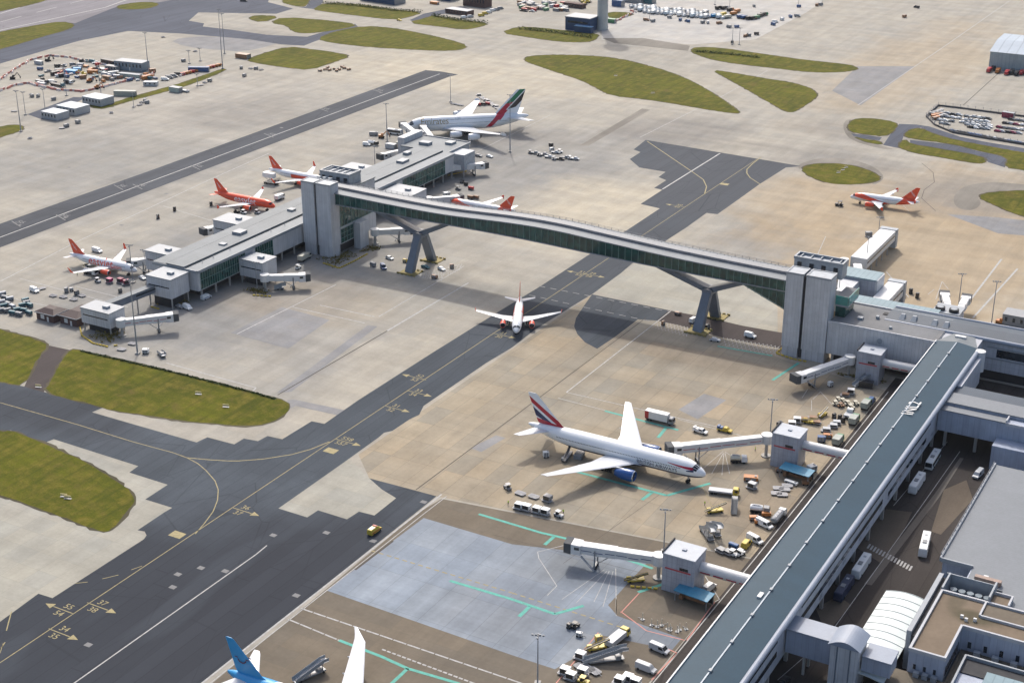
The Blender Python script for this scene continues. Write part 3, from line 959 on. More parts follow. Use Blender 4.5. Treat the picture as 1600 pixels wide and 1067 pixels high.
def glazing(parent, face, a0, a1, z0, z1, at, step=1.5, zs=None, out_=0.12, name='window_wall'):
    """glazed strip on an axis-aligned wall, face in '+x','-x','-y','+y', with its frame as a sub-part"""
    g = MB()
    f = MB()
    sgn = 1 if face[0] == '+' else -1
    p0, p1 = sorted((at, at + sgn * out_))
    q0, q1 = sorted((at + sgn * (out_ + 0.003), at + sgn * (out_ + 0.16)))
    n = max(1, int(round((a1 - a0) / step)))
    ax = face[1]

    def put(mb, u0, u1, za, zb, r0, r1):
        if ax == 'x':
            mb.box(r0, r1, u0, u1, za, zb)
        else:
            mb.box(u0, u1, r0, r1, za, zb)
    put(g, a0, a1, z0, z1, p0, p1)
    for i in range(n + 1):
        u = a0 + (a1 - a0) * i / n
        put(f, u - 0.07, u + 0.07, z0 + 0.1, z1 - 0.1, q0, q1)
    for z in [z0 - 0.02, z1 - 0.14] + (zs or []):
        put(f, a0 - 0.1, a1 + 0.1, z, z + 0.16, q0 - 0.002, q1 + 0.02)
    go_ = g.build(name, C_glass, parent, world=True)
    fo = f.build('frame', C_gfr, None)
    fo.parent = go_
    for v in fo.data.vertices:
        v.co -= Vector(parent.location)
    return go_


# ---- footbridge between the piers
def curve(pts, x):
    for k in range(len(pts) - 1):
        if pts[k][0] <= x <= pts[k + 1][0]:
            p0, p1, p2, p3 = pts[max(k - 1, 0)], pts[k], pts[k + 1], pts[min(k + 2, len(pts) - 1)]
            t = (x - p1[0]) / (p2[0] - p1[0])
            m1 = (p2[1] - p0[1]) / (p2[0] - p0[0]) * (p2[0] - p1[0])
            m2 = (p3[1] - p1[1]) / (p3[0] - p1[0]) * (p2[0] - p1[0])
            return (2 * t ** 3 - 3 * t * t + 1) * p1[1] + (t ** 3 - 2 * t * t + t) * m1 + (-2 * t ** 3 + 3 * t * t) * p2[1] + (t ** 3 - t * t) * m2
    return pts[-1][1] if x > pts[-1][0] else pts[0][1]


def ztop(x):
    return curve([(-397, 29.3), (-378, 29.0), (-350, 28.5), (-325, 28.5), (-291, 30.1), (-272, 30.3), (-247, 29.2), (-219, 28.0), (-179, 27.1), (-150, 26.9)], x)


def zbot(x):
    return curve([(-397, 24.4), (-378, 24.4), (-330, 24.6), (-291, 24.6), (-254, 23.8), (-219, 23.2), (-179, 23.0), (-150, 23.0)], x)


br = thing('footbridge', 'long glazed grey footbridge arching over the taxiway on two Y-shaped legs', 'footbridge', (-270, 520, 0))
BY0, BY1 = 514.0, 527.0
xs = [-396 + i * 3.0 for i in range(0, 81)]


def bridge_sweep(name, mat, secs, parent=br, x0=-396, x1=-153):
    """secs: list of (y, dz) outline swept along the curve"""
    mb = MB()
    for sec in secs:
        mb.loft([[(x, y, ztop(x) + dz if dz > -2 else zbot(x) + dz + 5.0) for y, dz in sec] for x in xs if x0 <= x <= x1])
    return mb.build(name, mat, parent, world=True)


def rect(y0, y1, a, b):
    return [(y0, a), (y1, a), (y1, b), (y0, b)]


bridge_sweep('deck', pm('deck_underside', (0.09, 0.095, 0.10), 0.7), [rect(BY0 + .1, BY1 - .1, -5.6, -5.0)])
bglass = bridge_sweep('glass_wall', C_glass, [rect(BY0, BY1, -5.0, 0.0)])
mb = MB()
for i, x in enumerate([-396 + j * 2.9 for j in range(84)]):
    if x > -153:
        break
    for y in (BY0 - 0.12,):
        mb.loft([[(x - .09, y - .09, zz), (x + .09, y - .09, zz), (x + .09, y + .09, zz), (x - .09, y + .09, zz)] for zz in (zbot(x), ztop(x))])
mb.build('mullion', C_gfr, br, world=True)
mb = MB()
for x in [-396 + j * 2.9 for j in range(84)]:
    y = BY1 + 0.12
    mb.loft([[(x - .09, y - .09, zz), (x + .09, y - .09, zz), (x + .09, y + .09, zz), (x - .09, y + .09, zz)] for zz in (zbot(x), ztop(x))])
tag(mb.build('rear_mullion', C_gfr, br, world=True), kind='stuff')
bridge_sweep('sill', C_light, [rect(BY0 - .35, BY0 - .05, -5.45, -5.1), rect(BY1 + .05, BY1 + .35, -5.45, -5.1)])
rf = bridge_sweep('roof', C_pband, [[(BY0 - .7, 0.0), (BY1 + .7, 0.0), (BY1 + .7, .5), (BY0 + 7.5, 1.0), (BY0 + 3.6, 0.9), (BY0 - .7, .45)]])
bridge_sweep('roof_spine', pm('spine_metal', (0.17, 0.182, 0.20), 0.5, 0, 0.35, 1.2), [[(BY0 + 4.0, 0.86), (BY0 + 8.8, 0.7), (BY0 + 8.4, 1.9), (BY0 + 4.4, 1.9)]])
mb = MB()
for y, dz in ((BY0 + 3.9, 1.0), (BY0 + 9.4, .85), (BY1 + .2, .45)):
    for a, b in zip(xs[:-1], xs[1:]):
        if b > -155:
            break
        for h in (0.55, 1.05):
            mb.beam((a, y, ztop(a) + dz + h), (b, y, ztop(b) + dz + h), .09, .09)
        mb.box(a - .06, a + .06, y - .06, y + .06, ztop(a) + dz - .3, ztop(a) + dz + 1.1)
        if y < BY0 + 5:
            mb.box(a + 1.3, a + 1.5, y - .1, y + .1, ztop(a) + dz - .3, ztop(a) + dz + .5)
mb.build('handrail', C_rail, br, world=True)
# Y-shaped legs: two feet apart in y, a knuckle, two arms apart in x
for cx, zn in ((-341.0, 16.4), (-205.6, 15.9)):
    mb = MB()
    mb.beam((cx - .3, 511.8, -0.2), (cx + .4, 518.8, zn - .5), 4.0, 2.2, 3.6, 2.0)
    mb.beam((cx - .3, 530.2, -0.2), (cx + .4, 522.2, zn - .5), 4.0, 2.2, 3.6, 2.0)
    mb.prism([(cx - 1.7, 517.4), (cx + 2.3, 517.4), (cx + 2.3, 523.6), (cx - 1.7, 523.6)], zn - 2.2, zn + .1)
    mb.beam((cx + .2, 520.5, zn - .9), (cx - 26.5, 520.5, zbot(cx - 15) - .4), 3.4, 2.2, 3.6, 1.5)
    mb.beam((cx + .2, 520.5, zn - .9), (cx + 18.5, 520.5, zbot(cx + 11) - .4), 3.4, 2.2, 3.6, 1.5)
    mb.build('leg', C_steel, br, world=True)
    mb = MB()
    for y in (511.8, 530.2):
        mb.prism([(cx - 4.2, y - 3), (cx + 4.2, y - 3), (cx + 4.2, y + 3), (cx - 4.2, y + 3)], 0, .35)
        for q in range(5):
            mb.box(cx - 4.6 + q * 2.0, cx - 3.4 + q * 2.0, y - 3.6, y - 3.1, 0, .8)
            mb.box(cx - 4.6 + q * 2.0, cx - 3.4 + q * 2.0, y + 3.1, y + 3.6, 0, .8)
    mb.build('kerb_block', pm('kerb_yellow_brown', (0.25, 0.20, 0.07), 0.8, 0, 0.3), br, world=True)
# glazed stair hall tapering down against the right-hand tower
mb = MB()
mb.loft([[(-190, 514.2, zbot(-190) - .1), (-169.4, 514.2, 14.6), (-169.4, 514.2, zbot(-169) - .1)], [(-190, 526.5, zbot(-190) - .1), (-169.4, 526.5, 14.6), (-169.4, 526.5, zbot(-169) - .1)]])
sg = mb.build('stair_hall_glass', C_glass, br, world=True)
mb = MB()
mb.beam((-190, 514.05, zbot(-190) - .3), (-169.4, 514.05, 14.4), .25, .35)
for q in range(1, 7):
    x = -190 + q * 2.9
    zb = 21.9 + (14.6 - 21.9) * (x + 190) / 20.6
    mb.box(x - .08, x + .08, 513.95, 514.15, zb, ztop(x) - 5.2)
mb.build('frame', C_gfr, br, world=True)

# ---- towers at both ends
def lift_tower(label, x0, x1, xs_, y0, y1, top, lower):
    t = thing('lift_tower', label, 'tower', ((x0 + x1) / 2, (y0 + y1) / 2, 0), 0, 'clad towers at the bridge ends')
    bx('shaft', C_clad, t, (x0, xs_ - .6, y0, y1, lower, top), (xs_ + .6, x1, y0 - .01, y1 - .01, lower, top + .003))
    bx('slot', C_dark, t, (xs_ - .6, xs_ + .6, y0 + .8, y1 - .5, 0.3, top - .4))
    bx('base', C_lower, t, (x0 + .3, xs_ - .9, y0 + .25, y1 - .3, 0, lower), (xs_ + .9, x1 - .2, y0 + .2, y1 - .25, 0, lower))
    mb = MB()
    for (a, b) in ((x0, xs_ - .6), (xs_ + .6, x1)):
        for bb in ((a - .15, b + .15, y0 - .15, y0 + .35), (a - .15, b + .15, y1 - .35, y1 + .15), (a - .15, a + .35, y0 + .351, y1 - .351), (b - .35, b + .15, y0 + .351, y1 - .351)):
            mb.box(bb[0], bb[1], bb[2], bb[3], top + .004, top + .75)
    mb.build('parapet', C_light, t, world=True)
    bx('roof', C_plant, t, (x0 + .36, xs_ - .96, y0 + .36, y1 - .36, top + .01, top + .55), (xs_ + .96, x1 - .36, y0 + .36, y1 - .36, top + .01, top + .55))
    return t


lift_tower('grey clad twin-shaft tower at the satellite pier end of the footbridge', -396.6, -381.0, -389.2, 510.2, 516.6, 33.2, 5.0)
lift_tower('grey clad twin-shaft tower at the main terminal end of the footbridge', -169.6, -152.6, -162.4, 506.4, 513.8, 33.0, 4.0)


def plant_room(label, x0, x1, y0, y1, z0, z1, parent_group='rooftop plant rooms behind the towers'):
    t = thing('plant_room', label, 'plant room', ((x0 + x1) / 2, (y0 + y1) / 2, z0), 0, parent_group)
    bx('wall', C_plant, t, (x0, x1, y0, y1, z0, z1))
    mb = MB()
    for bb in ((x0 - .2, x1 + .2, y0 - .2, y0 + .5), (x0 - .2, x1 + .2, y1 - .5, y1 + .2), (x0 - .2, x0 + .5, y0 + .501, y1 - .501), (x1 - .5, x1 + .2, y0 + .501, y1 - .501)):
        mb.box(*bb, z1 + .003, z1 + 1.0)
    for i in range(5):
        x = x0 + (x1 - x0) * (i + .5) / 5
        mb.box(x - .2, x + .2, y0 + .5, y1 - .5, z1 + .2, z1 + .7)
    mb.build('parapet', C_light, t, world=True)
    mb = MB()
    for i in range(4):
        x = x0 + (x1 - x0) * (i + .3) / 4
        mb.box(x, x + 1.6, y0 - .5, y0 - .01, z0 + .8, z1 - 1.0)
    mb.build('louvre', C_dark, t, world=True)
    mb = MB()
    for i in range(3):
        x = x0 + 1 + i * 3
        mb.tube((x, y0 - 2.0, z0 + .02), (x, y0 - 2.0, z0 + 2.2), 1.1, 1.1, 14)
        mb.box(x - .9, x + .9, y0 - 2.9, y0 - 1.1, z0 + 2.2, z0 + 2.7)
    mb.build('fan_unit', pm('fan_grey', (0.42, 0.45, 0.47), 0.4, 0, 0.3, 2), t, world=True)
    return t


plant_room('grey rooftop plant room behind the satellite pier tower', -399.5, -383.5, 528.5, 537.5, 28.6, 32.6)
plant_room('grey rooftop plant room behind the tower at the terminal end of the bridge', -172.5, -153.5, 523.0, 529.0, 27.8, 33.2)

# ---- satellite pier
sp = thing('pier_building', 'long low satellite pier with pale grey roof and dark green glass walls', 'pier', (-408, 540, 0))
PX0, PX1, PY0, PY1 = -421.0, -398.0, 440.0, 641.0
bx('wall', C_clad, sp, (PX0, PX1, PY0, PY1, 4.5, 13.0))
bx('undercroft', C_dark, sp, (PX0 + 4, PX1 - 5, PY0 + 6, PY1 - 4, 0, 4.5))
mb = MB()
y = PY0 + 3
while y < PY1:
    mb.tube((PX1 - 1.2, y, 0), (PX1 - 1.2, y, 4.5), .45, .45, 8)
    mb.tube((PX0 + 1.2, y, 0), (PX0 + 1.2, y, 4.5), .45, .45, 8)
    y += 9
mb.build('column', C_col, sp, world=True)
glazing(sp, '+x', 441.5, 470.5, 4.9, 12.7, PX1, 1.45, [8.8])
glazing(sp, '+x', 477.5, 489.5, 4.9, 12.7, PX1, 1.45, [8.8])
glazing(sp, '+x', 593.0, 632.0, 4.9, 12.7, PX1, 1.45, [8.8])
glazing(sp, '-x', 441.5, 500.0, 4.9, 12.7, PX0, 1.45, [8.8])
bx('roof', C_proof, sp, (PX0 - .4, -414.9, PY0 - .4, PY1, 13.0, 13.9), (-414.0, -404.6, PY0 - .4, PY1, 13.0, 14.3))
bx('roof_edge', C_pband, sp, (-403.7, PX1 + .5, PY0 - .4, PY1, 13.0, 13.7))
bx('gutter', C_dark, sp, (-414.9, -414.0, PY0 - .3, PY1 - .2, 13.0, 13.6), (-404.6, -403.7, PY0 - .3, PY1 - .2, 13.0, 13.5))
bx('eaves', C_light, sp, (PX1 + .5, PX1 + .75, PY0 - .5, PY1, 12.5, 13.75), (PX0 - .6, -398, PY0 - .75, PY0 - .42, 12.5, 13.75))
# central hall under the bridge end
bx('hall_wall', C_lower, sp, (-396.4, -381.2, 516.7, 545.0, 4.5, 28.2))
bx('hall_roof', C_proof, sp, (-397, -380.9, 527.8, 545.4, 28.2, 28.6))
glazing(sp, '+x', 517.2, 544.0, 12.6, 23.8, -381.2, 2.6, [18.0])
glazing(sp, '+x', 517.2, 526.5, 5.0, 11.6, -381.2, 2.3, [7.2, 9.4])
bx('stair_block', C_lower, sp, (-381.0, -377.5, 526.8, 533.4, 0, 12.2))
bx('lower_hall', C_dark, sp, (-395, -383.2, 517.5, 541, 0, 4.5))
for (a, b, c, d, h) in ((-414, -409.5, 482, 487, 1.5), (-413, -410, 520, 523, 1.2), (-410, -407, 468, 470.5, .9), (-418, -415.6, 560, 563, 1.2), (-413, -409, 610, 616, 1.4), (-419, -416, 625, 629, 1.2), (-412, -408.5, 553, 557, 1.2)):
    bx('roof_unit', C_light, sp, (a, b, c, d, 13.7, 14.0 + h))
mb = MB()
for y in (448, 455, 466, 494, 504):
    mb.tube((-402, y, 13.6), (-402, y, 15.0), .12, .12, 6)
mb.build('vent_pipe', C_light, sp, world=True)

# boxes at the pier ends and gates
def gate_house(label, x0, x1, y0, y1, z0, z1, mat=None, unit=True, legs=True, glass=None, bands=True):
    t = thing('gate_house', label, 'gate house', ((x0 + x1) / 2, (y0 + y1) / 2, 0), 0, 'clad gate houses serving the jet bridges')
    bx('wall', mat or C_clad, t, (x0, x1, y0, y1, z0, z1))
    mb = MB()
    mb.box(x0 - .2, x1 + .2, y0 - .2, y1 + .2, z1 + .003, z1 + .45)
    mb.build('roof', C_light if mat is None else pm('roof_white', (0.42, 0.44, 0.47), 0.5, 0, 0.1), t, world=True)
    if unit:
        mx, my = x0 * .35 + x1 * .65, (y0 + y1) / 2
        bx('roof_unit', C_plant, t, (mx - 1.3, mx + 1.3, my - .9, my + .9, z1 + .45, z1 + 1.4))
    if legs and z0 > 1:
        mb = MB()
        for x in (x0 + .6, x1 - .6):
            for y in (y0 + .6, y1 - .6):
                mb.tube((x, y, 0), (x, y, z0), .3, .3, 8)
        mb.build('leg', C_col, t, world=True)
        bx('stair_core', C_dark, t, (x0 + 2.2, x1 - 2.2, y0 + 1.5, y1 - 1.5, 0, z0))
    if bands:
        mb = MB()
        mb.box(x0 - .06, x0, y0 + 1, y1 - 1, (z0 + z1) / 2 - .2, (z0 + z1) / 2 + .9)
        mb.box(x0 + 1, x1 - 1, y0 - .06, y0, (z0 + z1) / 2 + .3, (z0 + z1) / 2 + .8)
        mb.build('window', C_glass2, t, world=True)
    return t


gate_house('grey clad box on stilts at the near end of the satellite pier', -414.5, -401.5, 427.5, 438.5, 4.6, 12.6)
bx('link_block', C_clad, sp, (-416, -403, 438.7, 439.6, 4.8, 12.0))
gate_house('square grey gate house halfway along the near glass side of the satellite pier', -397.6, -385.0, 466.0, 475.5, 3.4, 10.6)
gate_house('grey gate house on the far side of the satellite pier beside the parked white airliner', -436.0, -421.6, 450.5, 459.5, 4.2, 12.4)
gate_house('grey gate house on the far side of the satellite pier beside the all-orange airliner', -437.5, -421.6, 497.0, 508.5, 4.2, 12.4)
gate_house('grey gate house on the far side of the satellite pier near its A-shaped far end', -437.0, -421.6, 594.0, 605.0, 4.2, 12.0)
gate_house('flat grey gate house on the satellite pier just behind the footbridge roof', -397.6, -380.0, 573.0, 586.5, 4.0, 11.6)
g = gate_house('pale square gate house with octagonal foot at the outermost end of the satellite pier link', -418.5, -403.5, 394.0, 402.5, 3.2, 9.2)
# far end of the pier towards the largest airliner
fe = thing('pier_end_building', 'grey stepped pier head with flat roofs in front of the double-deck airliner', 'pier head', (-415, 655, 0))
bx('wall', C_plant, fe, (-431, -402.5, 641.5, 664, 4.4, 12.6))
bx('roof', C_proof, fe, (-431.4, -402.2, 641.6, 664.4, 12.6, 13.1))
bx('parapet', C_light, fe, (-431.6, -402, 664.4, 664.9, 12.3, 13.6), (-402.2, -401.8, 641.6, 664.3, 12.3, 13.5))
bx('roof_unit', C_light, fe, (-424, -418, 648, 652, 13.1, 14.6), (-412, -408, 655, 660, 13.1, 14.3))
bx('tall_block', C_clad, fe, (-436, -431.8, 646, 664, 4.2, 16.0))
bx('corner_block', C_plant, fe, (-402.1, -393.5, 644, 655, 4.2, 12.4))
mb = MB()
for x, y in ((-430, 643), (-404, 643), (-430, 662), (-404, 662), (-394.5, 645), (-394.5, 654)):
    mb.tube((x, y, 0), (x, y, 4.4), .4, .4, 8)
mb.build('column', C_col, fe, world=True)
bx('lower_store', C_dark, fe, (-425, -408, 646, 660, 0, 4.4))
# walkway between the near end box and the outermost gate house
lk = thing('walkway', 'narrow enclosed grey walkway on posts linking the pier end to the outermost gate house', 'walkway', (-411, 415, 0))
mb = MB()
mb.beam((-414.2, 402.6, 7.2), (-411.5, 427.4, 7.4), 3.2, 2.8)
mb.build('wall', C_steel, lk, world=True)
mb = MB()
mb.beam((-414.2, 402.6, 8.72), (-411.5, 427.4, 8.92), 3.5, .22)
mb.build('roof', C_proof, lk, world=True)
mb = MB()
mb.beam((-412.7, 402.6, 7.5), (-409.9, 427.4, 7.7), .1, .8)
mb.build('window', C_glass2, lk, world=True)
mb = MB()
for y in (409, 418):
    mb.tube((-413 + (y - 402) * .1, y, 0), (-413 + (y - 402) * .1, y, 5.9), .3, .3, 8)
mb.build('post', C_col, lk, world=True)

# ---- main terminal pier (blue-grey roof)
tp = thing('terminal_pier', 'long main terminal pier with blue-grey ridged roof and silver gutter', 'terminal', (-105, 390, 0))
TX0, TX1, TY0, TY1 = -112.6, -98.2, 225.0, 509.5
mb = MB()
mb.loft([[(TX0, TY0, 16.6), (-105.4, TY0, 17.6), (TX1, TY0, 16.6), (TX1, TY0, 16.0), (TX0, TY0, 16.0)], [(TX0, TY1, 16.6), (-105.4, TY1, 17.6), (TX1, TY1, 16.6), (TX1, TY1, 16.0), (TX0, TY1, 16.0)]])
mb.build('roof', C_troof, tp, world=True)
mb = MB()
mb.beam((-105.4, TY0, 17.66), (-105.4, TY1 - 1, 17.66), .35, .16)
mb.build('ridge', pm('ridge_metal', (0.34, 0.39, 0.44), 0.4), tp, world=True)
mb = MB()
y = 240
i = 0
while y < 500:
    mb.box(-105.7, -105.0, y, y + 1.1, 17.62, 18.05)
    y += 13.5
mb.build('ridge_vent', C_light, tp, world=True)
bx('wall', C_wall, tp, (TX0 + .5, TX1 - .1, TY0, TY1 - .2, 4.6, 16.0))
bx('eaves', C_white, tp, (TX0 - .35, TX0, TY0, TY1, 16.2, 17.0))
mb = MB()
mb.tube((TX1 + .6, TY0, 15.9), (TX1 + .6, TY1 - 3, 15.9), .85, .85, 14)
mb.build('gutter_tube', C_pipe, tp, world=True)
mb = MB()
for (a, b, c, d) in ((225, 308, 11.9, 13.5), (326, 450, 11.9, 13.5), (477, 506, 11.6, 13.4), (225, 308, 7.8, 9.3), (326, 398, 7.8, 9.3), (404, 446, 7.4, 8.8)):
    mb.box(TX1 - .1, TX1 + .02, a, b, c, d)
mb.build('window_band', C_glass2, tp, world=True)
mb = MB()
for i in range(20):
    y = 234 + i * 14
    mb.box(TX1 - 1.3, TX1 - .4, y, y + .9, 0, 4.6)
    mb.box(TX0 + .9, TX0 + 1.8, y, y + .9, 0, 4.6)
mb.build('column', C_col, tp, world=True)
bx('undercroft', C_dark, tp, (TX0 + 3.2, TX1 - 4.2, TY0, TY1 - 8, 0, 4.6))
mb = MB()
random.seed(3)
for i in range(16):
    y = 330 + i * 11 + random.uniform(-3, 3)
    mb.box(TX1 - .5, TX1 - .02, y, y + random.uniform(1, 2.6), 6.0 + random.uniform(-.5, .5), 7.1)
mb.build('vent', C_light, tp, world=True)
mb = MB()
q = G(1425, 637, 17.8)
add_text(mb, 'INL2', Matrix.Translation((q.x, q.y, 17.75)) @ Matrix.Rotation(R(90), 4, 'Z') @ Matrix.Rotation(R(-6), 4, 'X'), 5.6)
mb.build('roof_lettering', C_white, tp, world=True)
bx('hatch', C_white, tp, (-107.4, -106.3, 316.5, 319.0, 17.3, 17.9))
mb = MB()
mb.tube((-96.6, 507.6, 9), (-96.6, 507.6, 16.6), 1.9, 1.9, 16)
mb.build('corner_drum', C_white, tp, world=True)
# end gable and hipped join
bx('end_wall', C_wall, tp, (-98.2, -95.6, 478, 507, 4.6, 14.8))

# cross block between the tower and the terminal
cb = thing('terminal_block', 'flat-roofed grey clad block between the right-hand tower and the blue-roofed pier', 'terminal', (-132, 517, 0))
bx('wall', C_clad, cb, (-152.4, TX0 + .4, 507.0, 531.0, 4.2, 16.2))
bx('roof', C_flat, cb, (-152.2, TX0 + .2, 507.4, 530.6, 16.2, 16.5))
bx('parapet', C_lower, cb, (-152.4, TX0 + .4, 506.9, 507.4, 16.2, 17.2), (-152.4, TX0 + .4, 530.6, 531.1, 16.2, 17.0))
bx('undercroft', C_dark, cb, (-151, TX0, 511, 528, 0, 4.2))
bx('roof_unit', C_light, cb, (-144, -142, 515, 517, 16.5, 17.4), (-138, -137, 519, 520.5, 16.5, 17.6), (-131, -130, 512, 513, 16.5, 17.3))
bx('roof_well', C_dark, cb, (-137, -127, 524.5, 527, 16.5, 16.75))
mb = MB()
for x in (-150.5, -141, -131, -121):
    mb.box(x, x + .9, 508, 508.9, 0, 4.2)
mb.build('column', C_col, cb, world=True)
mb = MB()
mb.tube((-132.5, 506.6, 13.2), (-132.5, 506.9, 13.2), 1.0, 1.0, 14)
mb.build('dish', C_light, cb, world=True)
gb = thing('glazed_landing', 'small green glazed landing on the side of the right-hand tower', 'landing', (-150, 518, 17))
bx('floor', C_flat, gb, (-152.3, -147.5, 514, 526, 24.0, 24.4))
bx('glass', pm('teal_glass', (0.05, 0.24, 0.21), 0.1), gb, (-147.5, -147.2, 514, 526, 21.6, 25.0), (-152.3, -147.6, 513.6, 513.9, 21.6, 25.0))
bx('lower_glass', C_glass, gb, (-152.3, -148.5, 514.4, 525, 16.6, 20.8))
bx('slab', C_light, gb, (-152.3, -147.4, 513.8, 526, 20.8, 21.6))

# long east-west wing behind
ew = thing('terminal_wing', 'long dark grey roofed wing with white rounded eaves running to the right edge', 'terminal', (-100, 530, 0))
EX0, EX1 = -135.0, 20.0
bx('wall', C_wall, ew, (EX0, EX1, 521.5, 534.0, 4.0, 15.8))
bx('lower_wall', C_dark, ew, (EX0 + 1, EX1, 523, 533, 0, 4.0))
mb = MB()
mb.loft([[(EX0, 521.0, 15.8), (EX0, 521.0, 16.5), (EX0, 527.6, 17.4), (EX0, 535.0, 16.5), (EX0, 535.0, 15.8)], [(EX1, 521.0, 15.8), (EX1, 521.0, 16.5), (EX1, 527.6, 17.4), (EX1, 535.0, 16.5), (EX1, 535.0, 15.8)]])
mb.build('roof', C_troofx, ew, world=True)
mb = MB()
mb.tube((EX0, 520.6, 16.0), (EX1, 520.6, 16.0), .8, .8, 12)
mb.tube((EX0 + 5, 520.4, 13.6), (-112, 520.4, 13.6), .6, .6, 12)
mb.tube((EX0, 535.0, 16.4), (EX1, 535.0, 16.4), .6, .6, 12)
mb.build('eaves_tube', C_pipe, ew, world=True)
bx('window_band', C_glass2, ew, (-93.5, EX1, 521.36, 521.5, 9.6, 12.6))
bx('lower_trim', C_light, ew, (-97, EX1, 521.2, 521.49, 12.9, 13.4), (-97, EX1, 521.2, 521.49, 8.6, 9.2))
mb = MB()
for x in (-130.5, -126.2, -118.5, -114.2):
    mb.loft([[(x, 522.5, 16.7), (x + 2.2, 522.5, 16.7), (x + 2.2, 525.5, 17.1), (x, 525.5, 17.1)], [(x + .4, 524.5, 18.2), (x + 1.8, 524.5, 18.2), (x + 1.8, 525.5, 18.2), (x + .4, 525.5, 18.2)]])
mb.build('skylight', C_light, ew, world=True)
mb = MB()
mb.loft([[(-112.6, 509.5, 16.6), (-98.2, 509.5, 16.6), (-105.4, 509.5, 17.6)], [(-109, 520.2, 16.3), (-101.5, 520.2, 16.3), (-105.4, 520.2, 16.5)]])
mb.build('valley_roof', C_proof, ew, world=True)
bx('valley_wall', C_wall, ew, (-112, -98.6, 509.6, 521.2, 4, 16.0))
bx('skylight_dome', C_white, ew, (-107.6, -103.8, 515, 516.4, 16.6, 17.5))

tw = thing('glazed_walkway', 'flat pale teal roofed walkway stretching between the tower and the rear pier gate', 'walkway', (-140, 548, 0))
bx('wall', C_wall, tw, (-158.5, -121.5, 537.5, 548.0, 4, 12.6))
bx('roof', C_teal, tw, (-158.9, -121.0, 537.2, 548.4, 12.6, 13.3))
bx('lower_roof', C_pband, tw, (-152, -121.4, 535.4, 537.1, 10.5, 12.0))
bx('undercroft', C_dark, tw, (-156, -123, 539, 547, 0, 4))
tn = thing('walkway_spur', 'pale teal roofed spur behind the bridge plant room with a lilac side wall', 'walkway', (-165, 565, 0))
bx('wall', C_purple, tn, (-174, -151.5, 563.5, 573.5, 4, 14.2))
bx('roof', C_teal, tn, (-174.4, -151.1, 563.2, 573.9, 14.2, 14.8))
bx('connector', C_clad, tn, (-170, -158, 548.5, 563.4, 4.5, 13.4))
bx('undercroft', C_dark, tn, (-173, -153, 565, 572.5, 0, 4))
bx('end_wall', C_clad, tn, (-151.5, -150.6, 563.6, 573.4, 4, 14.6))

# rear gate house with two white plant wheels on the roof
rg = thing('gate_house', 'grey gate house with two dark ring fans on its roof behind the dark grey wing', 'gate house', (-128, 556, 0), 0, 'clad gate houses serving the jet bridges')
bx('wall', C_purple, rg, (-124.5, -114.5, 549.5, 559.0, 0, 11.5))
bx('roof', C_light, rg, (-124.8, -114.2, 549.2, 559.3, 11.5, 11.9))
mb = MB()
for x in (-122.3, -117.0):
    mb.tube((x, 552.5, 11.9), (x, 552.5, 13.0), 1.9, 1.9, 16)
mb.build('fan_ring', C_dark, rg, world=True)
mb = MB()
for x in (-122.3, -117.0):
    mb.tube((x, 552.5, 13.0), (x, 552.5, 13.15), 1.3, 1.3, 16)
mb.build('fan', C_light, rg, world=True)
mb = MB()
mb.tube((-119.5, 536.5, 9.6), (-119.5, 549.4, 9.6), 1.8, 1.8, 14)
mb.build('link_tube', C_white, rg, world=True)

# link building on the right over the courtyard
lb = thing('link_building', 'broad lilac-grey link building bridging the dark courtyard beside the blue roof', 'building', (-75, 465, 0))
bx('wall', C_blueg, lb, (-98.0, 0, 458.2, 461.8, 6.6, 14.0), (-78.5, 0, 451.5, 458.1, 0, 8.5))
bx('roof', C_cargo, lb, (-98.2, -76.5, 458.0, 461.9, 14.0, 14.3), (-98.2, -70.0, 462.5, 471.0, 14.9, 15.3))
bx('upper_wall', C_blueg, lb, (-98.0, -70.2, 462.6, 470.9, 6.6, 14.9))
bx('rear_roof', C_troofx, lb, (-98.2, 0, 471.2, 480.0, 13.8, 14.3))
bx('rear_wall', C_blueg, lb, (-98.0, 0, 471.3, 479.8, 6.6, 13.8))
bx('deck', C_gravel, lb, (-70.0, 0, 458.2, 471.0, 13.0, 13.4))
bx('tank_rim', C_light, lb, (-69.6, -60.4, 466.2, 466.7, 13.4, 16.2), (-69.6, -60.4, 470.4, 470.9, 13.4, 16.2), (-69.6, -69.1, 466.71, 470.39, 13.4, 16.2), (-60.9, -60.4, 466.71, 470.39, 13.4, 16.2))
bx('side_room', C_blueg, lb, (-58, 0, 461, 471, 13.4, 17.5))
bx('side_room_roof', C_light, lb, (-58.3, 0, 460.7, 471.0, 17.5, 17.9))
bx('parapet', C_para, lb, (-76.4, -76.0, 458.0, 461.9, 14.0, 15.2), (-76.3, 0, 457.7, 458.1, 13.4, 14.4))
mb = MB()
for x in (-96, -86, -79):
    mb.box(x, x + .9, 461, 462, 0, 6.6)
    mb.box(x, x + .9, 476, 477, 0, 6.6)
mb.build('column', C_col, lb, world=True)

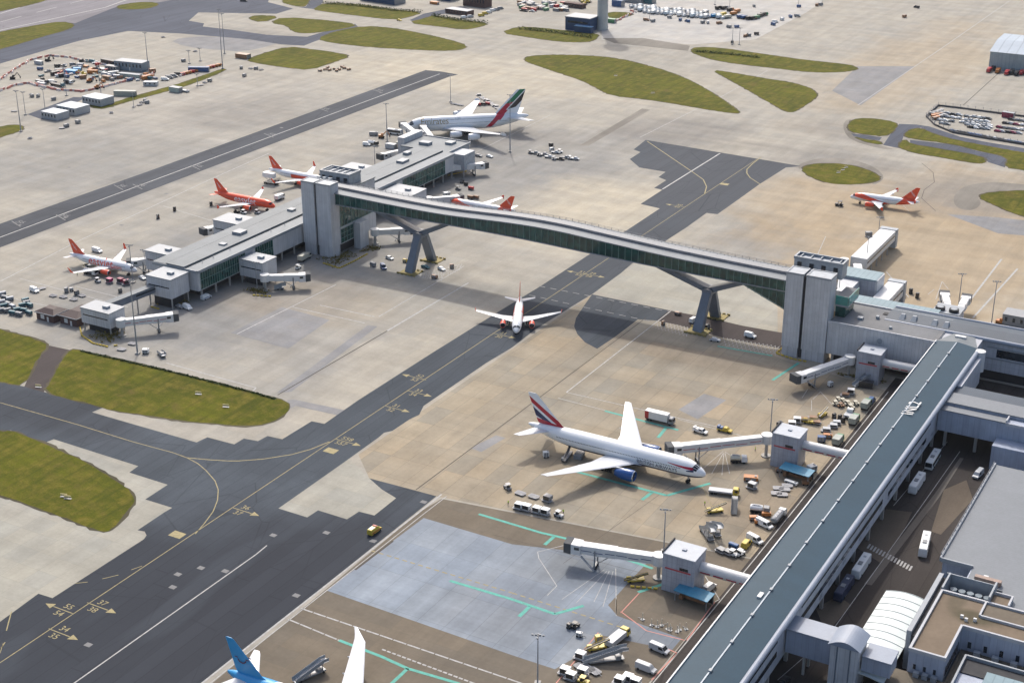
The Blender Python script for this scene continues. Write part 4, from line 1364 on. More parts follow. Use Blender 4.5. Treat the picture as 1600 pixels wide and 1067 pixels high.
# cargo shed with pale roof
cg = thing('cargo_shed', 'large shed with smooth pale grey roof beside the sunken bus road', 'shed', (-50, 405, 0))
mb = MB()
mb.prism([(-73.6, 370.5), (-73.6, 434.5), (5, 434.5), (5, 355), (-55, 355), (-55, 362), (-64.8, 362), (-64.8, 370.5)], 10.2, 10.6)
mb.build('roof', C_cargo, cg, world=True)
mb = MB()
mb.prism([(-73.2, 371), (-73.2, 434), (5, 434), (5, 356), (-55.4, 356), (-55.4, 363), (-65.2, 363), (-65.2, 371)], 0, 10.2)
mb.build('wall', C_blueg, cg, world=True)
bx('parapet', C_light, cg, (-74.0, -73.5, 370.2, 434.5, 9.9, 11.2), (-73.5, -64.8, 369.9, 370.4, 9.9, 11.2))
mb = MB()
for y in range(372, 434, 3):
    mb.box(-74.1, -73.9, y, y + .15, 11.0, 12.0)
mb.beam((-74.0, 371, 11.9), (-74.0, 434, 11.9), .1, .1)
mb.build('handrail', C_rail, cg, world=True)
bx('roof_duct', pm('rusty_duct', (0.30, 0.22, 0.18), 0.7, 0, 0.3), cg, (-63, -56, 363.5, 365.0, 10.6, 12.0))
bx('roof_vent', C_white, cg, (-61, -59.8, 365.5, 366.3, 10.6, 11.6))

# beige gravel-roofed offices, bottom right
of = thing('office_block', 'L-shaped blue-grey office block with beige gravel roof and white parapet', 'office', (-60, 335, 0))
mb = MB()
L_out = [(-68.9, 322.2), (-60.0, 322.2), (-60.0, 338.6), (0, 338.6), (0, 352.8), (-68.9, 352.8)]
mb.prism(L_out, 0.5, 11.0)
mb.build('wall', C_blueg, of, world=True)
mb = MB()
mb.prism([(-68.5, 322.6), (-60.4, 322.6), (-60.4, 339.0), (0, 339.0), (0, 352.4), (-68.5, 352.4)], 11.0, 11.3)
mb.build('roof', C_gravel, of, world=True)
mb = MB()
for bb in ((-69.1, -68.5, 322.0, 353.0), (-68.49, -60.4, 322.0, 322.6), (-60.39, -59.8, 322.0, 338.8), (-59.79, 0, 338.4, 339.0), (-68.49, 0, 352.4, 353.0), (-57.5, -57.0, 345.5, 352.39), (-57, 0, 345.2, 345.7)):
    mb.box(*bb, 11.0, 12.0)
mb.build('parapet', C_para, of, world=True)
bx('roof_patch', concrete('dark_gravel', (0.17, 0.14, 0.11), (0.13, 0.12, 0.085), 60, 1, 0.8, 0.3), of, (-56.9, 0, 345.8, 352.3, 11.3, 11.42))
bx('roof_vent', C_white, of, (-61.5, -60.7, 342.5, 343.1, 11.3, 12.2), (-60.2, -59.4, 341.6, 342.2, 11.3, 12.2), (-58.2, -57.4, 342.6, 343.2, 11.3, 12.2))
mb = MB()
for x in (-67.5, -65.0, -62.5):
    mb.box(x, x + .7, 322.14, 322.19, 6.2, 7.6)
for i in range(8):
    mb.box(-59.99, -59.9, 324 + i * 1.7, 325 + i * 1.7, 5.5, 8.0)
for i in range(12):
    mb.box(-58 + i * 4, -57.1 + i * 4, 338.5, 338.58, 5.8, 7.6)
mb.build('window', C_glass2, of, world=True)
bx('lower_roof', concrete('mossy_roof', (0.13, 0.115, 0.085), (0.15, 0.13, 0.11), 30, 1, 0.8, 0.4), of, (-72.5, 0, 300, 322.0, 4.0, 5.0), (-59.5, 0, 322.05, 338.3, 4.0, 5.001))
bx('condenser', C_light, of, *[(-67 + i * 2.2, -65.6 + i * 2.2, 320.4, 321.6, 5.0, 6.3) for i in range(3)], *[(-56 + i * 4.6, -54.4 + i * 4.6, 336.3, 337.6, 5.0, 6.4) for i in range(8)])
wing_ = thing('plant_yard', 'walled roof yard with dark blue-grey tanks behind the beige roof', 'plant yard', (-62, 358, 0))
bx('wall', C_light, wing_, (-71.8, -70.6, 330, 361.5, 0, 11.6), (-69.2, -68.7, 353.2, 361.5, 0, 12.4), (-69.9, -56.5, 361.6, 361.9, 0, 12.0), (-57.0, -56.5, 353.2, 361.5, 8, 13.2))
bx('floor', C_dark, wing_, (-68.6, -57.1, 353.2, 361.5, 0, 5.0))
mb = MB()
for i in range(5):
    mb.tube((-67 + i * 2.2, 358.6, 5), (-67 + i * 2.2, 358.6, 9.5), .95, .95, 12)
mb.build('tank', pm('tank_steel', (0.18, 0.22, 0.25), 0.4, 0, 0.2), wing_, world=True)
bx('gutter', C_dark, wing_, (-70.55, -69.2, 330, 361.4, 0, 10.4))
bx('store', C_gravel, wing_, (-56.4, -52, 353.3, 358.0, 0, 11.4))
bx('store_parapet', C_para, wing_, (-56.4, -52, 358.0, 358.4, 0, 12.2), (-51.99, -51.5, 353.3, 358.4, 0, 12.2))
near = thing('office_block', 'low blue-grey office block with pale teal glass roof at the bottom right corner', 'office', (-48, 318, 0))
bx('wall', C_blueg, near, (-56.5, 0, 300, 330, 5.0, 8.0))
bx('parapet', C_light, near, (-56.9, -56.4, 300, 330.4, 8.0, 9.2), (-56.39, 0, 330.0, 330.5, 8.0, 9.2))
bx('roof_light', C_teal, near, (-50, 0, 300, 323.5, 8.0, 10.5))
bx('roof', C_dark, near, (-56.3, 0, 323.6, 329.9, 8.0, 8.3))

# white canopy, low link and tower beside the courtyard
cp = thing('canopy', 'white ribbed barrel canopy over the bus road next to the beige roof', 'canopy', (-78, 340, 0))
mb = MB()
rings = []
ys = [313 + i * (355 - 313) / 24 for i in range(25)]
for y in ys:
    rr = []
    for j in range(11):
        t = j / 10
        x = -84.0 + t * 11.8
        rr.append((x, y, 5.0 + 1.6 * math.sin(math.pi * (0.12 + 0.76 * t))))
    for j in range(10, -1, -1):
        t = j / 10
        x = -84.0 + t * 11.8
        rr.append((x, y, 4.8 + 1.6 * math.sin(math.pi * (0.12 + 0.76 * t))))
    rings.append(rr)
mb.loft(rings)
mb.build('membrane', C_canopy, cp, world=True, smooth=True)
mb = MB()
for y in ys[::2]:
    p = None
    for j in range(11):
        t = j / 10
        q = Vector((-84.0 + t * 11.8, y, 5.06 + 1.6 * math.sin(math.pi * (0.12 + 0.76 * t))))
        if p:
            mb.beam(p, q, .16, .12)
        p = q
mb.build('rib', pm('rib_grey', (0.42, 0.46, 0.46), 0.5), cp, world=True)
mb = MB()
for y in ys[::6]:
    for x in (-83.6, -72.7):
        mb.tube((x, y, 0), (x, y, 5.4), .15, .15, 8)
mb.build('post', C_light, cp, world=True)
ll = thing('footbridge', 'short enclosed lilac-grey footbridge from the blue-roofed pier to the small curved-top tower', 'footbridge', (-90, 317, 0))
bx('wall', C_blueg, ll, (-97.9, -86.0, 313.6, 320.0, 6.0, 12.6))
bx('roof', C_pipe, ll, (-98, -86.0, 313.3, 320.3, 12.6, 13.1))
bx('post', C_col, ll, (-93.4, -92.8, 314.5, 315.2, 0, 6.0), (-93.4, -92.8, 318.5, 319.2, 0, 6.0))
l2 = thing('footbridge', 'short enclosed grey footbridge from the small curved-top tower to the offices', 'footbridge', (-75, 317, 0))
bx('wall', C_blueg, l2, (-78.2, -71.0, 313.6, 319.5, 7.2, 11.2))
bx('roof', C_pipe, l2, (-78.2, -70.8, 313.2, 319.8, 11.2, 11.7))
st_ = thing('stair_tower', 'small grey stair tower with silver curved cap between two footbridges', 'tower', (-82, 315, 0))
bx('shaft', C_clad, st_, (-85.6, -78.6, 311.0, 318.6, 0, 14.2))
mb = MB()
rr = []
for y in (310.4, 319.2):
    ring = []
    for j in range(13):
        t = j / 12
        ring.append((-86.2 + 8.2 * t, y, 14.2 + 1.7 * math.sin(math.pi * t)))
    rr.append(ring)
mb.loft(rr)
mb.build('roof', C_pipe, st_, world=True)
bx('fin', C_steel, st_, (-84.0, -83.7, 310.8, 311.0, 0, 14.0), (-80.7, -80.4, 310.8, 311.0, 0, 14.0))

# brown-roofed huts
def hut(label, x0, x1, y0, y1, h, rz=0):
    t = thing('hut', label, 'hut', ((x0 + x1) / 2, (y0 + y1) / 2, 0), R(rz))
    a, b = (x1 - x0) / 2, (y1 - y0) / 2
    mb = MB(); mb.box(-a, a, -b, b, 0, h); mb.build('wall', C_brick, t)
    mb = MB()
    mb.loft([[(-a - .5, -b - .5, h), (a + .5, -b - .5, h), (a + .5, b + .5, h), (-a - .5, b + .5, h)], [(-a * .5, -b * .35, h + 1.3), (a * .5, -b * .35, h + 1.3), (a * .5, b * .35, h + 1.3), (-a * .5, b * .35, h + 1.3)]])
    mb.build('roof', C_brownroof, t)
    mb = MB()
    mb.box(-a - .55, a + .55, -b - .62, -b - .5, h - .25, h + .12); mb.box(a + .5, a + .62, -b - .5, b + .5, h - .25, h + .12)
    mb.build('fascia', C_light, t)
    mb = MB()
    mb.box(-a * .5, -a * .1, -b - .06, -b, .8, 2.6); mb.box(a * .2, a * .4, -b - .06, -b, 0, 2.1)
    mb.build('window', C_white, t)
    return t


hut('dark brick hut with brown tiled roof and white garage door near the pier tip', -442.5, -433.0, 393.0, 400.5, 3.4)
hut('larger dark brick hut with long brown tiled roof beside the outermost gate house', -431.0, -422.0, 394.5, 407.0, 3.6)
# ------------------------------------------------------------------ aircraft
WHITE = (0.76, 0.775, 0.785)
ORANGE = (0.76, 0.082, 0.028)
NAVY = (0.012, 0.022, 0.085)


def livery(name, base, rules=(), win=None, rough=0.28):
    """rules: (colour, [(a,b,c,k) ...]) painted where a*x+b*|y|+c*z+k>0 for every half-space; win: rows of cabin windows"""
    k = NT(name)
    tc = k.n('ShaderNodeTexCoord')
    sx = k.n('ShaderNodeSeparateXYZ')
    k.l(tc.outputs['Object'], sx.inputs[0])
    ay = k.math('ABSOLUTE', sx.outputs[1])

    def lin(a, b, c, d):
        s = None
        for co, so in ((a, sx.outputs[0]), (b, ay), (c, sx.outputs[2])):
            if co:
                t = k.math('MULTIPLY', so, co)
                s = t if s is None else k.math('ADD', s, t)
        return k.math('GREATER_THAN', k.math('ADD', s, d), 0.0)
    dirt = k.noise(0.5, 4, 0.6, k.coord((0.25, 1, 1)))
    colr = None
    base_n = k.mix(k.rng(dirt, 0.4, 0.75, 0, 0.16), base, tuple(x * 0.72 for x in base))
    colr = base_n
    for c, conds in rules:
        m = None
        for cd in conds:
            q = lin(*cd)
            m = q if m is None else k.math('MULTIPLY', m, q)
        colr = k.mix(m, colr, c)
    if win:
        for (x0, x1, z, h, pitch) in win:
            fr = k.math('LESS_THAN', k.math('FRACT', k.math('DIVIDE', sx.outputs[0], pitch)), 0.5)
            m = k.math('MULTIPLY', fr, lin(0, 0, 1, -(z - h / 2)))
            m = k.math('MULTIPLY', m, lin(0, 0, -1, z + h / 2))
            m = k.math('MULTIPLY', m, lin(1, 0, 0, -x0))
            m = k.math('MULTIPLY', m, lin(-1, 0, 0, x1))
            colr = k.mix(m, colr, (0.05, 0.055, 0.07))
    return k.out(colr, rough, 0, 0.5)


M_wing = livery('wing_grey_white', (0.54, 0.56, 0.585))
M_tyre = pm('tyre_rubber', (0.02, 0.02, 0.02), 0.85)
M_strut = pm('gear_steel', (0.35, 0.36, 0.38), 0.4)
M_cock = pm('cockpit_glass', (0.015, 0.02, 0.03), 0.1)
M_fan = pm('engine_intake', (0.03, 0.03, 0.035), 0.5)
M_lip = pm('polished_lip', (0.55, 0.56, 0.58), 0.25, 0.6)
M_exh = pm('exhaust_metal', (0.16, 0.15, 0.14), 0.4, 0.6)


class Plane:
    def __init__(s, name, label, nose, rz, P, mats, group=None, cat='airliner'):
        s.P = P
        s.L, s.ry, s.rz, s.hc = P['L'], P['ry'], P['rz'], P['hc']
        s.root = thing(name, label, cat, (nose[0], nose[1], 0), rz, group)
        s.m = mats
        s.fuselage()
        s.wings()
        s.tail()
        s.gear()

    def sec(s, d):
        """fuselage section at distance d behind the nose: (centre height, half width, half height)"""
        r = s.rz
        nose = [(0.0, -.36, .03), (.12, -.35, .24), (.35, -.31, .42), (.75, -.24, .61), (1.25, -.15, .78), (1.9, -.06, .91), (2.7, -.01, .985), (3.4, 0, 1.0)]
        tl = s.P.get('tl', 7.0)
        tail = [(0.0, 0, 1.0), (.2, .03, .965), (.4, .11, .86), (.6, .225, .70), (.8, .355, .48), (.93, .45, .28), (1.0, .49, .12)]

        def interp(tab, t):
            if t <= tab[0][0]:
                return tab[0][1:]
            for a, b in zip(tab[:-1], tab[1:]):
                if t <= b[0]:
                    u = (t - a[0]) / (b[0] - a[0])
                    return tuple(a[i] + (b[i] - a[i]) * u for i in (1, 2))
            return tab[-1][1:]
        if d < 3.4 * r:
            c, k = interp(nose, d / r)
        elif d > s.L - tl * r:
            c, k = interp(tail, (d - (s.L - tl * r)) / (tl * r))
        else:
            c, k = 0, 1
        return s.hc + c * r, k * s.ry, k * r

    def pt(s, d, th, off=0.0):
        """point on the skin; th measured from the top, positive to the left"""
        c, a, b = s.sec(d)
        return Vector((-d, math.sin(th) * (a + off), c + math.cos(th) * (b + off)))

    def fuselage(s):
        r, L = s.rz, s.L
        ds = [0.0, .06 * r, .12 * r, .22 * r, .35 * r, .55 * r, .75 * r, r, 1.25 * r, 1.55 * r, 1.9 * r, 2.3 * r, 2.7 * r, 3.4 * r]
        tl = s.P.get('tl', 7.0) * r
        n = 10
        ds += [3.4 * r + (L - tl - 3.4 * r) * i / n for i in range(1, n + 1)]
        ds += [L - tl + tl * q for q in (.1, .2, .3, .4, .5, .6, .7, .8, .87, .93, 1.0)]
        N = 28
        mb = MB()
        mb.loft([[s.pt(d, -2 * math.pi * i / N) for i in range(N)] for d in ds])
        s.fus = mb.build('fuselage', s.m['fus'], s.root, smooth=True)
        # cockpit glazing
        mb = MB()
        d0, d1 = .62 * r, 1.12 * r
        for a, b in ((3, 21), (24, 44), (47, 66)):
            for sg in (1, -1):
                k = 3
                for i in range(k):
                    t0, t1 = R(a + (b - a) * i / k) * sg, R(a + (b - a) * (i + 1) / k) * sg
                    sh = .22 * r
                    f0, f1 = abs(math.degrees(t0)) / 66, abs(math.degrees(t1)) / 66
                    mb.face([s.pt(d0 + sh * f0, t0, .03), s.pt(d0 + sh * f1, t1, .03), s.pt(d1 + sh * f1 * .8, t1, .03), s.pt(d1 + sh * f0 * .8, t0, .03)])
        mb.build('cockpit_window', M_cock, s.root)
        # wing-body fairing
        P = s.P
        mb = MB()
        a, b = P['wd'] - 1.5, P['wd'] + P['rc'] + 2.5
        rings = []
        for i in range(9):
            t = i / 8
            k = math.sin(math.pi * (0.06 + 0.88 * t)) ** .6
            d = a + (b - a) * t
            rings.append([(-d, math.cos(2 * math.pi * j / 14) * s.ry * 1.04 * k, s.hc - .68 * r + math.sin(2 * math.pi * j / 14) * r * .5 * k) for j in range(14)])
        mb.loft(rings)
        mb.build('wing_fairing', s.m.get('belly', s.m['fus']), s.root, smooth=True)

    def aero(s, secs, name, mat, vertical=False):
        """lofted lifting surface. secs: (span, d_le, chord, height, thickness)"""
        prof = [(0, 0), (.04, .45), (.15, .8), (.35, 1.0), (.65, .7), (1, .06), (1, -.06), (.65, -.4), (.35, -.55), (.15, -.5), (.04, -.3)]
        mb = MB()
        rings = []
        for (sp, d, ch, h, th) in secs:
            if vertical:
                rings.append([(-(d + ch * u), th * v * .5, h) for u, v in prof])
            else:
                rings.append([(-(d + ch * u), sp, h + th * v * .5) for u, v in prof])
        mb.loft(rings)
        return mb.build(name, mat, s.root, smooth=True)

    def wings(s):
        P = s.P
        sw = math.tan(R(P['sw']))
        zr = s.hc - P.get('wz', .55) * s.rz
        S = P['semi']
        di = math.tan(R(P['di']))
        flex = P.get('flex', 0.0)
        for sg in (1, -1):
            secs = []
            for f in P.get('secs', (0, .12, .36, .6, .8, .94, 1.0)):
                y = f * S
                if f <= .36:
                    u = f / .36
                    ch = P['rc'] + (P['kc'] - P['rc']) * u
                else:
                    u = (f - .36) / .64
                    ch = P['kc'] + (P['tc'] - P['kc']) * u
                d = P['wd'] + sw * y
                if P.get('rake') and f > .88:
                    d += (f - .88) * S * .75
                    ch *= 1 - (f - .88) / .12 * .62
                secs.append((sg * y, d, ch, zr + di * y + flex * f * f, max(ch * .12 * (1 - .25 * f), .12)))
            w_ = s.aero(secs, 'wing', s.m.get('wing', M_wing))
            # flap-track fairings
            if P['L'] > 30:
                for f in (.3, .5, .68):
                    y = f * S
                    u = (f - .36) / .64
                    ch = P['kc'] + (P['tc'] - P['kc']) * max(u, 0)
                    te = P['wd'] + sw * y + ch
                    mb = MB()
                    z = zr + di * y + flex * f * f - .25
                    mb.loft([[(-(te - 2.6 + q), sg * y + math.cos(2 * math.pi * j / 6) * w0, z + math.sin(2 * math.pi * j / 6) * w0 * 1.3) for j in range(6)] for q, w0 in ((0, .08), (1.2, .28), (2.6, .25), (3.3, .05))])
                    mb.build('flap_fairing', s.m.get('wing', M_wing), w_, smooth=True)
            tip = secs[-1]
            wl = P.get('winglet', 0)
            if wl:
                mb = MB()
                d, ch, h = tip[1], tip[2], tip[3]
                y = sg * S
                mb.loft([[(-d, y - .06, h), (-d - ch, y - .04, h), (-d - ch, y + .04, h), (-d, y + .06, h)], [(-d - wl * .75, y + sg * wl * .35 - .04, h + wl), (-d - wl * .75 - ch * .45, y + sg * wl * .35 - .03, h + wl), (-d - wl * .75 - ch * .45, y + sg * wl * .35 + .03, h + wl), (-d - wl * .75, y + sg * wl * .35 + .04, h + wl)]])
                if P.get('fence'):
                    mb.loft([[(-d - .2, y - .05, h), (-d - ch, y - .04, h), (-d - ch, y + .04, h), (-d - .2, y + .05, h)], [(-d - ch * .7, y - .03, h - wl * .8), (-d - ch * 1.05, y - .02, h - wl * .8), (-d - ch * 1.05, y + .02, h - wl * .8), (-d - ch * .7, y + .03, h - wl * .8)]])
                mb.build('winglet', s.m.get('winglet', s.m['fin']), w_)
            for (ey, ed, el, er, ez) in P['eng']:
                zw = zr + di * ey + flex * (ey / S) ** 2
                y = sg * ey
                N = 18
                prof = [(0, .86), (.03, .95), (.1, 1.0), (.3, 1.03), (.6, .98), (.82, .84), (1, .66)]
                mb = MB()
                mb.loft([[(-(ed + el * t), y + math.cos(2 * math.pi * j / N) * er * q, ez + math.sin(2 * math.pi * j / N) * er * q) for j in range(N)] for t, q in prof], cap=False)
                mb.loft([[(-(ed + el * t), y + math.cos(2 * math.pi * j / N) * er * q, ez + math.sin(2 * math.pi * j / N) * er * q) for j in range(N)] for t, q in ((0, .86), (.08, .80))], cap=False)
                e = mb.build('engine', s.m['eng'], s.root, smooth=True)
                mb = MB()
                mb.loft([[(-(ed + el * t), y + math.cos(2 * math.pi * j / N) * er * q, ez + math.sin(2 * math.pi * j / N) * er * q) for j in range(N)] for t, q in ((.08, .80), (.10, .80))])
                mb.tube((-(ed + el * .1), y, ez), (-(ed + el * .03), y, ez), er * .28, er * .04, 10)
                mb.build('fan', M_fan, e)
                mb = MB()
                mb.loft([[(-(ed + el * t), y + math.cos(2 * math.pi * j / N) * er * q, ez + math.sin(2 * math.pi * j / N) * er * q) for j in range(N)] for t, q in ((-.004, .87), (.012, .935), (.035, .968))], cap=False)
                mb.build('intake_lip', M_lip, e, smooth=True)
                mb = MB()
                mb.tube((-(ed + el * .95), y, ez), (-(ed + el * 1.16), y, ez), er * .6, er * .34, 14)
                mb.build('exhaust', M_exh, e, smooth=True)
                mb = MB()
                mb.loft([[(-(ed + el * .25), y - .12, ez + er * .9), (-(ed + el * 1.5), y - .12, zw - .5), (-(ed + el * 1.5), y + .12, zw - .5), (-(ed + el * .25), y + .12, ez + er * .9)],
                         [(-(ed + el * .45), y - .2, zw + .1), (-(ed + el * 1.6), y - .2, zw + .1), (-(ed + el * 1.6), y + .2, zw + .1), (-(ed + el * .45), y + .2, zw + .1)]])
                mb.build('pylon', M_wing, e)

    def tail(s):
        P = s.P
        L = s.L
        zf = s.hc + s.rz * .8
        fr, ft = P['fin']  # (root d, root chord), (tip d, tip chord, tip z)
        th = s.ry * .28
        s.aero([(0, fr[0] - P.get('dorsal', 2.0), fr[1] + P.get('dorsal', 2.0) * .75, zf - .3, th), (0, fr[0] + .15, fr[1] - .1, zf + .9, th), (0, ft[0], ft[1], ft[2] - .25, th * .4), (0, ft[0] + .5, ft[1] - .6, ft[2], th * .25)], 'fin', s.m['fin'], vertical=True)
        hs, hd, hr, ht, hsw = P['stab']
        zt = s.hc + s.rz * P.get('sz', .42)
        for sg in (1, -1):
            secs = []
            for f in (0, .5, .92, 1.0):
                y = hs * f
                d = hd + math.tan(R(hsw)) * y + (.25 if f == 1 else 0)
                ch = hr + (ht - hr) * f - (.3 if f == 1 else 0)
                secs.append((sg * y, d, ch, zt + math.tan(R(5)) * y, max(ch * .1, .1)))
            s.aero(secs, 'tailplane', s.m.get('stab', M_wing))

    def gear(s):
        P = s.P
        wr = P.get('wr', .55)

        def leg(name, d, y, zt, nx, bogie):
            mb = MB()
            mb.tube((-d, y, wr), (-d, y, zt), .16 * wr / .55, .2 * wr / .55, 8)
            mb.beam((-d, y, wr + .4), (-d + 1.1, y, zt - .2), .14, .14)
            o = mb.build(name, M_strut, s.root)
            mb = MB()
            for ix in range(bogie):
                dx = (ix - (bogie - 1) / 2) * wr * 2.3
                for sy in (-1, 1):
                    mb.tube((-d + dx, y + sy * .22, wr), (-d + dx, y + sy * (.22 + wr * .75), wr), wr, wr, 14)
            mb.build('wheel', M_tyre, o)
        leg('nose_gear', P['ng'], 0, s.hc - .8 * s.rz, 1, 1)
        for (d, y, bogie) in P['mg']:
            for sg in (1, -1):
                leg('main_gear', d, sg * y, s.hc - .6 * s.rz, 2, bogie)

    def text(s, body, d0, z0, size, side, mat, name='lettering', off=.05):
        """wrapped lettering: side +1 left, -1 right; d0 = where the middle of the word sits"""
        me = text_mesh(body, size)
        bm = bmesh.new()
        bm.from_mesh(me)
        bpy.data.meshes.remove(me)
        q = -size * .6
        while q < size * .6:
            g = bm.verts[:] + bm.edges[:] + bm.faces[:]
            bmesh.ops.bisect_plane(bm, geom=g, plane_co=(0, q, 0), plane_no=(0, 1, 0))
            q += size / 9
        for v in bm.verts:
            d = d0 + side * v.co.x
            z = z0 + v.co.y
            c, a, b = s.sec(d)
            t = max(-1, min(1, (z - c) / b))
            y = a * math.sqrt(max(0, 1 - t * t)) + off
            v.co = Vector((-d, side * y, z))
        m2 = bpy.data.meshes.new(name)
        bm.to_mesh(m2)
        bm.free()
        m2.materials.append(mat)
        o = bpy.data.objects.new(name, m2)
        o.parent = s.fus
        col.objects.link(o)
        return o

    def fintext(s, body, x, z, size, mat, ang, off):
        for side in (1, -1):
            me = text_mesh(body, size)
            rot = Matrix.Rotation(ang, 2)
            for v in me.vertices:
                p = rot @ Vector((v.co.x, v.co.y))
                v.co = Vector((x + p.x * (-side), side * off, z + p.y * 1)) if side > 0 else Vector((x + p.x, -off, z + p.y))
            me.materials.append(mat)
            o = bpy.data.objects.new('lettering', me)
            o.parent = s.fus
            col.objects.link(o)


A320 = dict(L=37.57, ry=1.98, rz=2.05, hc=3.75, wd=11.6, rc=7.2, kc=4.0, tc=1.6, semi=17.05, sw=26.5, di=5.2, wz=.55, eng=[(5.75, 10.6, 4.4, 1.15, 2.1)], fin=((29.3, 6.3), (35.2, 2.2, 11.76)), dorsal=1.8,
            stab=(6.2, 31.0, 3.9, 1.5, 30), ng=5.1, mg=[(17.7, 3.8, 1)], wr=.56, winglet=1.0, fence=True, sz=.45)
A319 = dict(A320, L=33.84, wd=9.9, eng=[(5.75, 8.9, 4.4, 1.15, 2.1)], fin=((25.6, 6.3), (31.4, 2.2, 11.76)), stab=(6.2, 27.3, 3.9, 1.5, 30), mg=[(16.1, 3.8, 1)])
A320S = dict(A320, winglet=2.3, fence=False)
B777 = dict(L=63.7, ry=3.1, rz=3.1, hc=5.5, tl=6.6, wd=20.3, rc=13.2, kc=7.6, tc=2.3, semi=30.45, sw=33.5, di=6.0, wz=.62, flex=.6, eng=[(9.6, 20.2, 6.6, 1.9, 2.9)], fin=((50.8, 9.5), (60.6, 3.4, 18.6)), dorsal=3.5,
            stab=(10.75, 53.4, 7.0, 2.4, 36), ng=5.9, mg=[(31.7, 5.5, 3)], wr=.66, sz=.4)
B787 = dict(L=56.7, ry=2.9, rz=2.97, hc=5.2, tl=6.4, wd=16.8, rc=11.6, kc=6.6, tc=2.6, semi=30.0, sw=32.5, di=6.0, wz=.6, flex=1.4, rake=True, secs=(0, .12, .36, .6, .8, .88, .92, .96, 1.0), eng=[(9.8, 16.5, 6.0, 1.75, 2.6)],
            fin=((45.5, 8.6), (54.0, 2.6, 17.0)), dorsal=3.0, stab=(9.8, 47.2, 6.0, 2.0, 36), ng=5.5, mg=[(28.5, 4.9, 2)], wr=.62, sz=.4)
A380 = dict(L=72.7, ry=3.6, rz=4.25, hc=6.5, tl=6.2, wd=19.8, rc=18.6, kc=11.0, tc=3.6, semi=39.6, sw=35.5, di=5.6, wz=.62, flex=1.2, eng=[(14.9, 24.5, 6.6, 1.85, 3.6), (25.7, 33.0, 6.4, 1.85, 4.6)], fin=((53.0, 13.5), (65.8, 5.2, 24.1)), dorsal=3.0,
            stab=(15.2, 57.5, 10.0, 4.0, 38), ng=5.2, mg=[(32, 6.2, 2), (36, 2.6, 3)], wr=.7, winglet=1.1, fence=True, sz=.35)

m_or = livery('orange_gloss', ORANGE)
m_wh = livery('white_gloss', WHITE)
tx_or = pm('orange_letter', ORANGE, 0.4, 0, .05)
tx_wh = pm('white_letter', (0.75, 0.75, 0.75), 0.4, 0, .05)
tx_gold = pm('gold_letter', (0.33, 0.24, 0.10), 0.4, 0, .05)
tx_navy = pm('navy_letter', NAVY, 0.4, 0, .05)


def ej_new(name, L):
    hc = 3.75
    k = L - 37.57
    return livery(name, WHITE, [
        (ORANGE, [(-1, 0, 0, -1.6), (-.17, 0, 1, -(hc + .75) - .17 * -2), (.24, 0, -1, hc + 2.5 + .24 * 4.5 + .0)]),
        (ORANGE, [(-1, 0, -.9, -(25.5 + k) + .9 * (hc - 2)), (1, 0, .0, L - 2.2)]),
    ], [(-(L - 8.5), -5.0, hc + .55, .34, .53)])


# rule check: x = -d, so (-1,0,0,-k) means d>k
def ej_rules(L):
    hc = 3.75
    return [
        (ORANGE, [(-1, 0, 0, -1.2), (-.16, 0, 1, -(hc + .55)), (.25, 0, -1, hc + 3.4)]),
        (ORANGE, [(-1, 0, -1.05, -(L - 11.8) + 1.05 * (hc - 2)), (1, 0, 0, L - 1.6)]),
    ]


def ej_fus(name, L):
    return livery(name, WHITE, ej_rules(L), [(-(L - 8.5), -5.0, 4.3, .34, .53)])


ej_old = livery('white_orange_fuselage', WHITE, [], [(-29, -5, 4.3, .32, .53)])
ej_all = livery('all_orange_fuselage', ORANGE, [], [(-29, -5, 4.3, .32, .53)])
fin_or = livery('orange_fin', ORANGE, [])
ej = lambda fus, **kw: dict(fus=fus, fin=fin_or, eng=m_or, winglet=m_or, **kw)

p = Plane('airliner', 'white airliner with huge orange lettering parked at the near end of the satellite pier', (-440.3, 449.2), R(2.5), A320S, ej(ej_old), 'orange-tailed airliners')
for sd in (-1, 1):
    p.text('easyJet', 18.5, 4.25, 4.9, sd, tx_or)
    p.text('.com', 9.3, 3.6, 2.6, sd, tx_or)
p.fintext('easyJet', -34.2, 8.6, 1.3, tx_wh, -R(50), .22)
p = Plane('airliner', 'all-orange airliner with white lettering parked behind the satellite pier', (-444.0, 550.0), 0, A320, dict(fus=ej_all, fin=fin_or, eng=m_or, winglet=m_or, stab=m_or, belly=m_or), 'orange-tailed airliners')
for sd in (-1, 1):
    p.text('easyJet', 17, 4.0, 4.8, sd, tx_wh)
p.fintext('easyJet', -34.2, 8.6, 1.3, tx_wh, -R(50), .22)
p = Plane('airliner', 'white airliner with orange band and orange fin half hidden behind the rooftop plant room', (-445.5, 595.5), 0, A320S, ej(livery('white_orange_nose', WHITE, [(ORANGE, [(-1, 0, 0, -1.0), (0, 0, -1, 4.6), (1, 0, 0, 22), (0, 0, 1, -2.6)])], [(-29, -5, 4.3, .32, .53)])), 'orange-tailed airliners')
p.fintext('easyJet', -34.2, 8.6, 1.3, tx_wh, -R(50), .22)
p = Plane('airliner', 'white airliner with orange front and fin seen over the footbridge roof', (-374.5, 597.4), R(180), A320, ej(ej_fus('white_orange_livery', 37.57)), 'orange-tailed airliners')
p.fintext('easyJet', -34.2, 8.6, 1.3, tx_wh, -R(50), .22)
p = Plane('airliner', 'white airliner with orange engines taxiing head-on along the centre line', (-264.4, 469.8), R(-63.5), A319, ej(livery('white_taxiing_livery', WHITE, [(ORANGE, [(-1, 0, 0, -16), (0, 1, 0, -1.55), (0, 0, -1, 5.0), (1, 0, 0, 29)])], [(-25, -5, 4.3, .32, .53)])), 'orange-tailed airliners')
